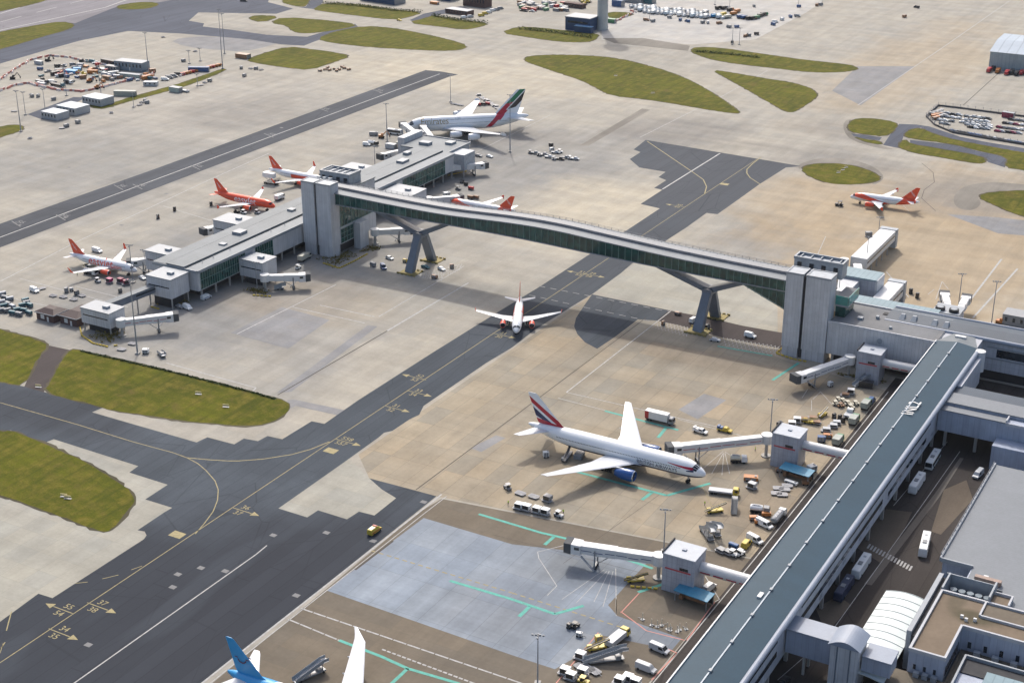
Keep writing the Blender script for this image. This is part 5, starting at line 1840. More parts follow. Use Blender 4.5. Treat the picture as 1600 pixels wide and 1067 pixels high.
for sd in (-1, 1):
    p.text('easyJet', 14.5, 4.15, 3.6, sd, tx_or)
p = Plane('airliner', 'white airliner with orange nose flash and orange tail on the open apron at the right', (-206.0, 703.6), R(184), A319, ej(ej_fus('white_orange_short_livery', 33.84)), 'orange-tailed airliners')
p.fintext('easyJet', -30.4, 8.6, 1.3, tx_wh, -R(50), .22)

BAF = livery('white_navy_fuselage', WHITE, [(NAVY, [(0, 0, -1, 5.5 - 1.55), (1, 0, 0, 58)])], [(-52, -7.5, 6.05, .36, .56)])
BAFIN = livery('red_white_blue_fin', WHITE, [
    ((0.42, 0.012, 0.03), [(.62, 0, 1, -14.3 + .62 * 61.5), (-.62, 0, -1, 16.0 - .62 * 61.5)]),
    (NAVY, [(.40, 0, 1, -10.9 + .4 * 61.5), (-.62, 0, -1, 13.3 - .62 * 61.5), (-1, 0, 0, -53.5)]),
    ((0.42, 0.012, 0.03), [(0.08, 0, 1, -8.3 + .08 * 60), (-.12, 0, -1, 9.9 - .12 * 60)])])
ba = Plane('airliner', 'large white twin-engine airliner with blue engines and red-white-blue fin at the near stand', (-153.6, 394.9), 0, B777, dict(fus=BAF, fin=BAFIN, eng=livery('blue_engine', (0.012, 0.075, 0.26)), belly=livery('white_navy_belly', WHITE, [(NAVY, [(0, 0, -1, 3.2)])])))
for sd in (-1, 1):
    ba.text('BRITISH AIRWAYS', 15.6, 4.95, 1.75, sd, tx_navy)
    # red and blue ribbon flash by the nose
    mbs = {}
    for cname, (da, db, za, zb, wa, wb), mt in (('red_flash', (3.6, 12.0, 6.3, 7.0, .85, .12), pm('flash_red', (0.42, 0.012, 0.04), .4, 0, .05)), ('blue_flash', (3.3, 5.6, 5.75, 5.55, .75, .3), tx_navy)):
        mb = MB()
        n = 14
        for i in range(n):
            q = []
            for t in (i / n, (i + 1) / n):
                d = da + (db - da) * t
                zc = za + (zb - za) * t
                wv = wa + (wb - wa) * t
                q.append([(d, zc - wv / 2), (d, zc), (d, zc + wv / 2)])
            for j in range(2):
                fs = []
                for (d, z) in (q[0][j], q[1][j], q[1][j + 1], q[0][j + 1]):
                    c, a, b = ba.sec(d)
                    tt = max(-1, min(1, (z - c) / b))
                    fs.append((-d, sd * (a * math.sqrt(1 - tt * tt) + .05), z))
                mb.face(fs)
        mb.build(cname, mt, ba.fus)

RED, GRN, BLK = (0.46, 0.012, 0.04), (0.0, 0.16, 0.075), (0.012, 0.012, 0.014)


def em(name, base):
    # e = d - 52.3 - 1.0*(z-10.5): distance behind the fin's leading edge
    def e_gt(v):
        return (-1, 0, -1.0, -52.3 + 10.5 - v)

    def e_lt(v):
        return (1, 0, 1.0, 52.3 - 10.5 + v)
    return livery(name, base, [
        (RED, [e_gt(1.6), e_lt(5.0), (0, 0, 1, -3.6)]),
        (GRN, [e_gt(1.6), e_lt(5.0), (.25, 0, 1, -16.6 + .25 * 62)]),
        (RED, [e_gt(4.6), e_lt(6.4), (0, 0, 1, -7.5), (0, 0, -1, 12.5)]),
        (BLK, [e_gt(5.8), e_lt(9.4), (.25, 0, 1, -13.2 + .25 * 62)]),
    ], [(-60, -7, 6.9, .3, .7), (-52, -9, 9.0, .3, .7)] if 'fus' in name else None)


ek = Plane('airliner', 'huge double-deck white airliner with gold lettering and red-green-black fin beyond the satellite pier', (-466.5, 697.8), R(221), A380, dict(fus=em('double_deck_fus', WHITE), fin=em('double_deck_fin', WHITE), eng=m_wh, winglet=m_wh, belly=m_wh))
for sd in (1, -1):
    ek.text('Emirates', 17.5, 8.5, 4.6, sd, tx_gold)
    ek.text('A380', 31, 9.6, 1.5, sd, pm('grey_letter', (0.4, 0.45, 0.5), .5))
tu_fin = livery('sky_blue_fin', (0.035, 0.30, 0.60), [], None, .35)
tu = Plane('airliner', 'airliner with sky-blue fin and raked white wing tip cut off by the bottom edge', (-158.5, 236.6), 0, B787, dict(fus=livery('white_blue_fuselage', WHITE, [((0.035, 0.30, 0.60), [(-1, 0, -.7, -40 + .7 * 5)])]), fin=tu_fin, eng=m_wh))
for sd in (1, -1):
    mb = MB()
    n = 16
    for i in range(n):
        a0, a1 = R(200 + 140 * i / n), R(200 + 140 * (i + 1) / n)
        f = lambda a, r_: (-51.6 + math.cos(a) * r_ * 1.0, sd * .46, 12.4 + math.sin(a) * r_)
        mb.face([f(a0, 1.15), f(a1, 1.15), f(a1, 1.5), f(a0, 1.5)])
    for dx in (-1.7, 1.7):
        mb.face([(-51.6 + dx - .5, sd * .46, 12.2), (-51.6 + dx + .5, sd * .46, 12.2), (-51.6 + dx + .5, sd * .46, 12.5), (-51.6 + dx - .5, sd * .46, 12.5)])
    mb.build('smile_emblem', pm('dark_red_emblem', (0.10, 0.02, 0.05), .5), tu.fus)
# ------------------------------------------------------------------ jet bridges, vehicles, masts
CACHE = {}


def part(name, key, fn, mat, parent, loc=None, rz=0.0, smooth=False, bevel=0.0):
    if key not in CACHE:
        mb = MB()
        fn(mb)
        o = mb.build(name, mat, parent, smooth=smooth, bevel=bevel)
        CACHE[key] = o.data
    else:
        o = bpy.data.objects.new(name, CACHE[key])
        o.parent = parent
        col.objects.link(o)
    if loc is not None:
        o.location = loc
    o.rotation_euler = (0, 0, rz)
    return o


def paint(n, c, rough=0.35):
    return pm('paint_' + n, c, rough, 0, 0.08, 0.8, 0.5)


PW = paint('white', (0.70, 0.71, 0.70))
PS = paint('silver', (0.40, 0.42, 0.44))
PG = paint('grey', (0.22, 0.23, 0.24))
PK = paint('black', (0.025, 0.026, 0.03))
PB = paint('blue', (0.025, 0.085, 0.22))
PLB = paint('sky_blue', (0.03, 0.25, 0.50))
PT = paint('teal', (0.04, 0.13, 0.16))
PR = paint('red', (0.42, 0.03, 0.035))
PM = paint('maroon', (0.22, 0.02, 0.06))
PO = paint('orange', (0.42, 0.155, 0.035))
PY = paint('yellow', (0.52, 0.39, 0.05))
PN = paint('brown', (0.24, 0.13, 0.07))
PGR = paint('green', (0.06, 0.20, 0.10))
PCR = paint('cream', (0.55, 0.52, 0.42))
PVG = pm('vehicle_glass', (0.015, 0.02, 0.025), 0.08)


def wheels(t, xs_, hw, r, kind):
    def f(mb):
        mb.tube((0, -.13, 0), (0, .13, 0), r, r, 12)
    for x in xs_:
        for s in (-1, 1):
            part('wheel', ('wheel', r), f, M_tyre, t, (x, s * (hw - .1), r))


def prof_body(mb, prof, hw, tuck=0.12, zt=1.0):
    """side profile (x,z) extruded across, narrowing above the waist height zt"""
    ring = []
    rr = []
    for s in (-1, 1):
        rr.append([(x, s * (hw - (tuck * (z - zt) / .7 if z > zt else 0)), z) for x, z in prof])
    mb.loft(rr)


def V(label, name, cat, px, py, rz, group=None, z=0.0):
    p = G(px, py)
    return thing(name, label, cat, (p.x, p.y, z), R(rz), group)


def car(label, px, py, rz, m=PW, group=None, name='car'):
    t = V(label, name, 'car', px, py, rz, group)
    def b(mb):
        prof_body(mb, [(-2.1, .35), (2.1, .35), (2.15, .7), (1.9, .85), (.95, .95), (.35, 1.42), (-1.2, 1.45), (-2.0, 1.0), (-2.15, .8)], .88, .22, .9)
    part('body', ('car', m.name), b, m, t, bevel=.05)
    def g(mb):
        mb.loft([[(.98, -.72, .97), (.42, -.60, 1.40), (.42, .60, 1.40), (.98, .72, .97)], [(1.02, -.72, .99), (.46, -.60, 1.43), (.46, .60, 1.43), (1.02, .72, .99)]])
        for s in (-1, 1):
            mb.loft([[(.7, s * .86, 1.0), (.3, s * .76, 1.36), (-1.15, s * .76, 1.38), (-1.7, s * .86, 1.02)], [(.7, s * .90, 1.0), (.3, s * .79, 1.36), (-1.15, s * .79, 1.38), (-1.7, s * .90, 1.02)]])
        mb.loft([[(-1.25, -.6, 1.43), (-1.98, -.7, 1.02), (-1.98, .7, 1.02), (-1.25, .6, 1.43)], [(-1.29, -.6, 1.46), (-2.03, -.7, 1.03), (-2.03, .7, 1.03), (-1.29, .6, 1.46)]])
    part('window', ('carw',), g, PVG, t)
    wheels(t, (-1.3, 1.3), .88, .33, 'car')
    return t


def van(label, px, py, rz, m=PW, group=None, L=5.2, name='van', stripe=None):
    t = V(label, name, 'van', px, py, rz, group)
    h = L / 2
    def b(mb):
        prof_body(mb, [(-h, .4), (h, .4), (h + .05, .95), (h - .75, 1.15), (h - 1.45, 2.05), (h - 1.8, 2.15), (-h, 2.15)], .98, .14, 1.1)
    part('body', ('van', m.name, L), b, m, t, bevel=.06)
    def g(mb):
        mb.loft([[(h - .8, -.82, 1.17), (h - 1.42, -.76, 2.0), (h - 1.42, .76, 2.0), (h - .8, .82, 1.17)], [(h - .75, -.82, 1.2), (h - 1.37, -.76, 2.03), (h - 1.37, .76, 2.03), (h - .75, .82, 1.2)]])
        for s in (-1, 1):
            mb.loft([[(h - 1.1, s * .96, 1.25), (h - 1.6, s * .86, 1.9), (h - 2.6, s * .86, 1.9), (h - 2.6, s * .96, 1.25)], [(h - 1.1, s * 1.0, 1.25), (h - 1.6, s * .89, 1.9), (h - 2.6, s * .89, 1.9), (h - 2.6, s * 1.0, 1.25)]])
    part('window', ('vanw', L), g, PVG, t)
    wheels(t, (-h + 1.0, h - .9), .98, .36, 'van')
    if stripe:
        def sf(mb):
            for s in (-1, 1):
                mb.box(-h + .2, h - .4, s * .99 - .02, s * .99 + .02, .85, 1.12)
        part('stripe', ('vanst', L, stripe.name), sf, stripe, t)
    return t


def pickup(label, px, py, rz, m=PW, load=None, group=None):
    t = V(label, 'pickup', 'pickup', px, py, rz, group)
    def b(mb):
        prof_body(mb, [(-2.6, .45), (2.6, .45), (2.65, .85), (1.6, 1.05), (1.05, 1.75), (-.2, 1.78), (-.4, 1.0), (-2.6, 1.0)], .92, .15, 1.05)
    part('body', ('pick', m.name), b, m, t, bevel=.05)
    def g(mb):
        mb.loft([[(1.62, -.75, 1.1), (1.12, -.7, 1.7), (1.12, .7, 1.7), (1.62, .75, 1.1)], [(1.67, -.75, 1.12), (1.17, -.7, 1.73), (1.17, .7, 1.73), (1.67, .75, 1.12)]])
        for s in (-1, 1):
            mb.box(-.1, 1.0, s * .88 - .03, s * .88 + .03, 1.15, 1.6)
    part('window', ('pickw',), g, PVG, t)
    if load:
        def l(mb):
            mb.box(-2.5, -1.7, -.8, .8, 1.0, 1.9); mb.box(-1.6, -.6, -.75, .75, 1.0, 1.6)
        part('load', ('pickl', load.name), l, load, t)
    wheels(t, (-1.6, 1.65), .92, .38, 'pickup')
    return t


def truck(label, px, py, rz, cab=PW, box=PW, group=None, L=9.0, hb=3.2, raise_=0.0, rear=None, cat='truck', name='box_truck'):
    t = V(label, name, cat, px, py, rz, group)
    h = L / 2
    def b(mb):
        prof_body(mb, [(h - 1.9, .6), (h, .6), (h + .05, 1.4), (h - .25, 2.5), (h - .5, 2.65), (h - 1.9, 2.65)], 1.2, .1, 1.5)
    part('cab', ('tcab', L, cab.name), b, cab, t, bevel=.06)
    def g(mb):
        mb.loft([[(h + .03, -1.05, 1.5), (h - .2, -1.0, 2.4), (h - .2, 1.0, 2.4), (h + .03, 1.05, 1.5)], [(h + .09, -1.05, 1.52), (h - .14, -1.0, 2.42), (h - .14, 1.0, 2.42), (h + .09, 1.05, 1.52)]])
        for s in (-1, 1):
            mb.box(h - 1.4, h - .35, s * 1.16 - .05, s * 1.16 + .05, 1.55, 2.3)
    part('window', ('tcw', L), g, PVG, t)
    def c(mb):
        mb.box(-h, h - .2, -.9, .9, .55, .85)
    part('chassis', ('tch', L), c, M_fan, t)
    def x(mb):
        mb.box(-h, h - 2.1, -1.27, 1.27, .95 + raise_, hb + raise_)
    part('box', ('tbox', L, hb, raise_, box.name), x, box, t, bevel=.05)
    if raise_:
        def l(mb):
            for sx_ in (-1, 1):
                for y in (-.9, .9):
                    mb.beam((-h / 2 * sx_ - 1, y, .9), (h / 2 * sx_ - 1, y, .95 + raise_), .18, .18)
        part('scissor_lift', ('tlift', L, raise_), l, M_strut, t)
    if rear:
        def r_(mb):
            mb.box(-h - .02, -h, -1.2, 1.2, 1.0, hb - .1)
            for s in (-1, 1):
                mb.box(-h + .05, -h + 1.5, s * 1.285 - .01, s * 1.285 + .01, 1.0, hb - .1)
        part('rear_panel', ('trp', L, hb, rear.name), r_, rear, t)
    wheels(t, (-h + 1.1, -h + 2.3, h - 1.2), 1.15, .48, 'truck')
    return t


def tanker(label, px, py, rz, cab=PW, tank=PS, group=None, L=8.5):
    t = V(label, 'tanker', 'tanker', px, py, rz, group)
    h = L / 2
    def b(mb):
        prof_body(mb, [(h - 1.9, .6), (h, .6), (h + .05, 1.4), (h - .25, 2.4), (h - 1.9, 2.45)], 1.15, .1, 1.5)
    part('cab', ('kcab', L, cab.name), b, cab, t, bevel=.06)
    def g(mb):
        mb.loft([[(h + .03, -1.0, 1.5), (h - .2, -.95, 2.3), (h - .2, .95, 2.3), (h + .03, 1.0, 1.5)], [(h + .09, -1.0, 1.52), (h - .14, -.95, 2.32), (h - .14, .95, 2.32), (h + .09, 1.0, 1.52)]])
    part('window', ('kcw', L), g, PVG, t)
    def k(mb):
        mb.loft([[(x_, math.cos(2 * math.pi * j / 14) * 1.2 * q, 1.75 + math.sin(2 * math.pi * j / 14) * .85 * q) for j in range(14)] for x_, q in ((-h, .75), (-h + .25, 1), (h - 2.4, 1), (h - 2.15, .75))])
    part('tank', ('ktank', L, tank.name), k, tank, t, smooth=True)
    def d(mb):
        for i in range(3):
            mb.tube((-h + 1.2 + i * (L - 4) / 3, 0, 2.5), (-h + 1.2 + i * (L - 4) / 3, 0, 2.8), .3, .3, 10)
        mb.box(-h + .5, h - 2.6, -.45, .45, 2.58, 2.66)
    part('hatch', ('khatch', L), d, M_strut, t)
    def c(mb):
        mb.box(-h, h - .2, -.9, .9, .5, .85)
    part('chassis', ('kch', L), c, M_fan, t)
    wheels(t, (-h + 1.0, -h + 2.1, h - 1.1), 1.1, .46, 'tanker')
    return t


def bus(label, px, py, rz, m=PW, group=None, L=11.5):
    t = V(label, 'bus', 'bus', px, py, rz, group)
    h = L / 2
    def b(mb):
        prof_body(mb, [(-h, .4), (h, .4), (h + .08, 1.2), (h - .15, 2.9), (h - .4, 3.05), (-h + .2, 3.05), (-h, 2.8)], 1.27, .06, 1.4)
    part('body', ('bus', L, m.name), b, m, t, bevel=.09)
    def g(mb):
        for s in (-1, 1):
            mb.box(-h + .5, h - .6, s * 1.24 - .05, s * 1.24 + .05, 1.35, 2.5)
        mb.loft([[(h + .06, -1.1, 1.3), (h - .1, -1.05, 2.75), (h - .1, 1.05, 2.75), (h + .06, 1.1, 1.3)], [(h + .13, -1.1, 1.3), (h - .03, -1.05, 2.75), (h - .03, 1.05, 2.75), (h + .13, 1.1, 1.3)]])
        mb.box(-h - .04, -h + .02, -1.0, 1.0, 1.6, 2.6)
    part('window', ('busw', L), g, PVG, t)
    def a(mb):
        mb.box(-.9, .9, -.6, .6, 3.05, 3.3)
    part('roof_unit', ('busa',), a, PG, t, loc=(1.2, 0, 0), bevel=.04)
    part('roof_hatch', ('bush',), lambda mb: mb.box(-.4, .4, -.4, .4, 3.05, 3.15), PS, t, loc=(-3, 0, 0))
    wheels(t, (-h + 2.6, h - 2.4), 1.25, .5, 'bus')
    return t


def tug(label, px, py, rz, m=PW, group=None, canopy=True, s=1.0):
    t = V(label, 'baggage_tug', 'tug', px, py, rz, group)
    t.scale = (s, s, s)
    def b(mb):
        prof_body(mb, [(-1.5, .35), (1.5, .35), (1.5, 1.0), (.35, 1.05), (.3, .7), (-.8, .7), (-.85, 1.0), (-1.5, 1.0)], .72, 0, 2)
    part('body', ('tug', m.name), b, m, t, bevel=.05)
    part('seat', ('tugs',), lambda mb: (mb.box(-.75, -.2, -.5, .5, .7, 1.0), mb.box(-.85, -.72, -.5, .5, 1.0, 1.5)), M_tyre, t)
    if canopy:
        def c(mb):
            mb.box(-1.0, .5, -.75, .75, 1.95, 2.05)
        r_ = part('roof', ('tugc', m.name), c, m, t)
        def p_(mb):
            for x in (-.9, .4):
                for y in (-.65, .65):
                    mb.box(x - .04, x + .04, y - .04, y + .04, 1.0, 1.95)
        part('roof_post', ('tugp',), p_, M_fan, t)
    wheels(t, (-.95, .95), .72, .34, 'tug')
    return t


def dolly(label, px, py, rz, load=None, lm=PS, group=None, name='cargo_dolly', hl=1.6):
    t = V(label, name, 'dolly', px, py, rz, group)
    def b(mb):
        mb.prism([(-1.7, -.9), (-1.3, -1.2), (1.3, -1.2), (1.7, -.9), (1.7, .9), (1.3, 1.2), (-1.3, 1.2), (-1.7, .9)], .42, .55)
        for i in range(7):
            mb.tube((-1.35 + i * .45, -1.0, .6), (-1.35 + i * .45, 1.0, .6), .06, .06, 6)
        mb.beam((1.7, 0, .45), (2.7, 0, .35), .1, .1)
    part('deck', ('dolly',), b, pm('galvanised', (0.30, 0.30, 0.31), 0.55, 0, .25, 1), t)
    if load == 'uld':
        def u(mb):
            rr = []
            for y in (-1.0, 1.0):
                rr.append([(-1.0, y, .66), (1.0, y, .66), (1.5, y, 1.1), (1.5, y, .66 + hl), (-1.0, y, .66 + hl)])
            mb.loft(rr)
        c_ = part('container', ('uld', lm.name, hl), u, lm, t, bevel=.04)
        def d(mb):
            mb.box(-.85, 1.2, -1.04, -1.0, .9, .55 + hl)
        part('curtain', ('uldd', hl), d, PK, t)
    wheels(t, (-1.1, 1.1), .95, .22, 'dolly')
    return t


def cart(label, px, py, rz, m=PT, group=None, cover=True):
    t = V(label, 'baggage_cart', 'baggage cart', px, py, rz, group)
    def b(mb):
        mb.box(-1.4, 1.4, -.75, .75, .42, .56)
        mb.beam((1.4, 0, .45), (2.2, 0, .35), .08, .08)
    part('deck', ('cartd',), b, PG, t)
    def e(mb):
        for x in (-1.38, 1.30):
            mb.box(x, x + .08, -.75, .75, .56, 1.7)
    part('end_panel', ('carte', m.name), e, m, t)
    if cover:
        def c(mb):
            mb.loft([[(-1.42, -.8, 1.66), (-1.42, -.5, 1.86), (-1.42, .5, 1.86), (-1.42, .8, 1.66)], [(1.42, -.8, 1.66), (1.42, -.5, 1.86), (1.42, .5, 1.86), (1.42, .8, 1.66)]])
            mb.box(-1.3, 1.3, -.05, .05, .56, 1.66)
        part('cover', ('cartc', m.name), c, m, t)
    wheels(t, (-.95, .95), .72, .24, 'cart')
    return t


def steps(label, px, py, rz, m=PS, group=None, H=4.6, L=9.0):
    """passenger steps: sloping stair on a wheeled base, platform at the +x end"""
    t = V(label, 'passenger_steps', 'passenger steps', px, py, rz, group)
    h = L / 2
    def f(mb):
        mb.beam((-h, -.85, .5), (h - 1.6, -.85, H), .1, .35); mb.beam((-h, .85, .5), (h - 1.6, .85, H), .1, .35)
        n = 18
        for i in range(n):
            u = (i + .5) / n
            x, z = -h + (L - 1.6) * u, .5 + (H - .5) * u
            mb.box(x - .2, x + .2, -.8, .8, z - .05, z + .02)
        mb.box(h - 1.6, h, -.9, .9, H - .1, H)
    part('stair', ('stair', H, L, m.name), f, m, t)
    def s(mb):
        for y in (-.92, .92):
            mb.beam((-h, y, 1.0), (h - 1.6, y, H + .55), .05, .9)
            mb.beam((h - 1.6, y, H + .55), (h, y, H + .55), .05, .9)
    part('side_panel', ('stairp', H, L), s, C_light, t)
    def b(mb):
        mb.box(-h + .6, h - 1.0, -.95, .95, .5, .85)
        for x, z in ((-.5, H * .48), (h - 1.9, H * .9)):
            for y in (-.75, .75):
                mb.box(x - .08, x + .08, y - .08, y + .08, .85, z)
        mb.box(h - 3.2, h - 1.8, -.9, .9, .85, 1.6)
    part('base', ('stairb', H, L), b, PG, t)
    wheels(t, (-h + 1.5, h - 1.8), .95, .36, 'steps')
    return t


def belt(label, px, py, rz, m=PY, group=None, H=3.0, L=7.0):
    t = V(label, 'belt_loader', 'belt loader', px, py, rz, group)
    h = L / 2
    def b(mb):
        mb.box(-h + 1, h - 1, -.9, .9, .45, .95); mb.box(-h + 1, -h + 2.3, .1, .9, .95, 1.5)
    part('body', ('belt', L, m.name), b, m, t, bevel=.04)
    def c(mb):
        mb.beam((-h, -.35, .95), (h, -.35, H), .75, .25)
    part('conveyor', ('beltc', L, H), c, M_fan, t)
    def r_(mb):
        for y in (-.78, .08):
            mb.beam((-h, y, 1.25), (h, y, H + .3), .05, .1)
        mb.beam((0, -.35, .9), (1.6, -.35, 2.0), .15, .15)
    part('rail', ('beltr', L, H), r_, m, t)
    wheels(t, (-h + 1.7, h - 1.7), .9, .36, 'belt')
    return t


def box_unit(label, px, py, rz, m=PW, size=(2.4, 1.5, 1.5), group=None, name='ground_power_unit', cat='ground unit', top=None):
    """wheeled generator / cabinet with drawbar, doors and exhaust"""
    t = V(label, name, cat, px, py, rz, group)
    a, b_, c_ = size
    part('cabinet', ('gpu', size, m.name), lambda mb: mb.box(-a / 2, a / 2, -b_ / 2, b_ / 2, .4, .4 + c_), m, t, bevel=.05)
    def d(mb):
        for i in range(2):
            mb.box(-a * .4 + i * a * .42, -a * .05 + i * a * .42, -b_ / 2 - .03, -b_ / 2, .55, .25 + c_)
        mb.box(a * .25, a * .4, -b_ * .2, b_ * .2, .4 + c_, .62 + c_)
    part('vent', ('gpud', size), d, PG, t)
    part('drawbar', ('gpub', size), lambda mb: mb.beam((a / 2, 0, .45), (a / 2 + 1.1, 0, .3), .1, .1), M_fan, t)
    wheels(t, (-a * .3, a * .3), b_ / 2, .28, 'gpu')
    return t


def container(label, px, py, rz, m=PB, size=(6.0, 2.44, 2.6), group=None, name='container', cat='container', windows=False, roof=None):
    t = V(label, name, cat, px, py, rz, group)
    a, b_, c_ = size
    def f(mb):
        mb.box(-a / 2, a / 2, -b_ / 2, b_ / 2, .15, c_)
        n = int(a / .6)
        for i in range(n):
            for s in (-1, 1):
                x = -a / 2 + .3 + i * (a - .6) / max(n - 1, 1)
                mb.box(x - .1, x + .1, s * b_ / 2 - .04, s * b_ / 2 + .04, .25, c_ - .15)
    part('shell', ('cont', size, m.name), f, m, t)
    part('roof', ('contr', size, (roof or m).name), lambda mb: mb.box(-a / 2 - .08, a / 2 + .08, -b_ / 2 - .08, b_ / 2 + .08, c_, c_ + .12), roof or m, t)
    def d(mb):
        if windows:
            n = max(2, int(a / 2.5))
            for i in range(n):
                x = -a / 2 + (i + .5) * a / n
                mb.box(x - .5, x + .5, -b_ / 2 - .08, -b_ / 2 - .045, c_ * .45, c_ * .8)
        else:
            mb.box(a / 2, a / 2 + .04, -b_ * .46, -.03, .3, c_ - .2); mb.box(a / 2, a / 2 + .04, .03, b_ * .46, .3, c_ - .2)
    part('window' if windows else 'door', ('contd', size, windows), d, C_glass2 if windows else PG, t)
    return t


def digger(label, px, py, rz, m=PY, group=None):
    t = V(label, 'excavator', 'excavator', px, py, rz, group)
    part('body', ('dig', m.name), lambda mb: (mb.box(-1.6, 1.0, -1.2, 1.2, 1.0, 2.0), mb.box(-.1, 1.2, -1.2, -.1, 2.0, 3.0)), m, t, bevel=.08)
    def tr(mb):
        for s in (-1, 1):
            mb.loft([[(x, s * 1.2 - .3, z) for x, z in ((-1.8, .45), (-1.4, 0), (1.4, 0), (1.8, .45), (1.4, .9), (-1.4, .9))], [(x, s * 1.2 + .3, z) for x, z in ((-1.8, .45), (-1.4, 0), (1.4, 0), (1.8, .45), (1.4, .9), (-1.4, .9))]])
    part('track', ('digt',), tr, M_tyre, t)
    part('boom', ('digb', m.name), lambda mb: (mb.beam((.9, .3, 1.8), (3.2, .3, 4.2), .35, .5), mb.beam((3.2, .3, 4.2), (4.8, .3, 1.6), .3, .4)), m, t)
    part('bucket', ('digk',), lambda mb: mb.loft([[(4.5, -.3, .6), (5.2, -.3, .7), (5.0, -.3, 1.6), (4.5, -.3, 1.6)], [(4.5, .9, .6), (5.2, .9, .7), (5.0, .9, 1.6), (4.5, .9, 1.6)]]), M_fan, t)
    part('window', ('digw',), lambda mb: mb.box(1.2, 1.23, -1.1, -.2, 2.1, 2.9), PVG, t)
    return t


def mast(label, px, py, H, group='apron light masts', rz=20, big=False):
    t = V(label, 'light_mast', 'light mast', px, py, rz, group)
    part('pole', ('pole', H), lambda mb: mb.tube((0, 0, 0), (0, 0, H), .22 if H < 22 else .38, .12, 8), pm('mast_grey', (0.30, 0.31, 0.32), .5), t)
    part('base', ('pbase',), lambda mb: mb.prism([(-.8, -.8), (.8, -.8), (.8, .8), (-.8, .8)], 0, .6), C_col, t)
    def hd(mb):
        mb.beam((-1.5, 0, H - .1), (1.5, 0, H - .1), .14, .14)
        mb.beam((0, -1.0, H - .5), (0, 1.0, H - .5), .14, .14)
    part('crossarm', ('parm', H), hd, PG, t)
    for i, (x, y, z) in enumerate(((-1.4, 0, H), (-.5, .1, H), (.5, .1, H), (1.4, 0, H), (0, .9, H - .4), (0, -.9, H - .4))):
        part('lamp', ('plamp',), lambda mb: mb.loft([[(-.3, -.22, 0), (.3, -.22, 0), (.3, .22, 0), (-.3, .22, 0)], [(-.2, -.1, .3), (.2, -.1, .3), (.2, .14, .3), (-.2, .14, .3)]]), PG, t, loc=(x, y, z))
    return t


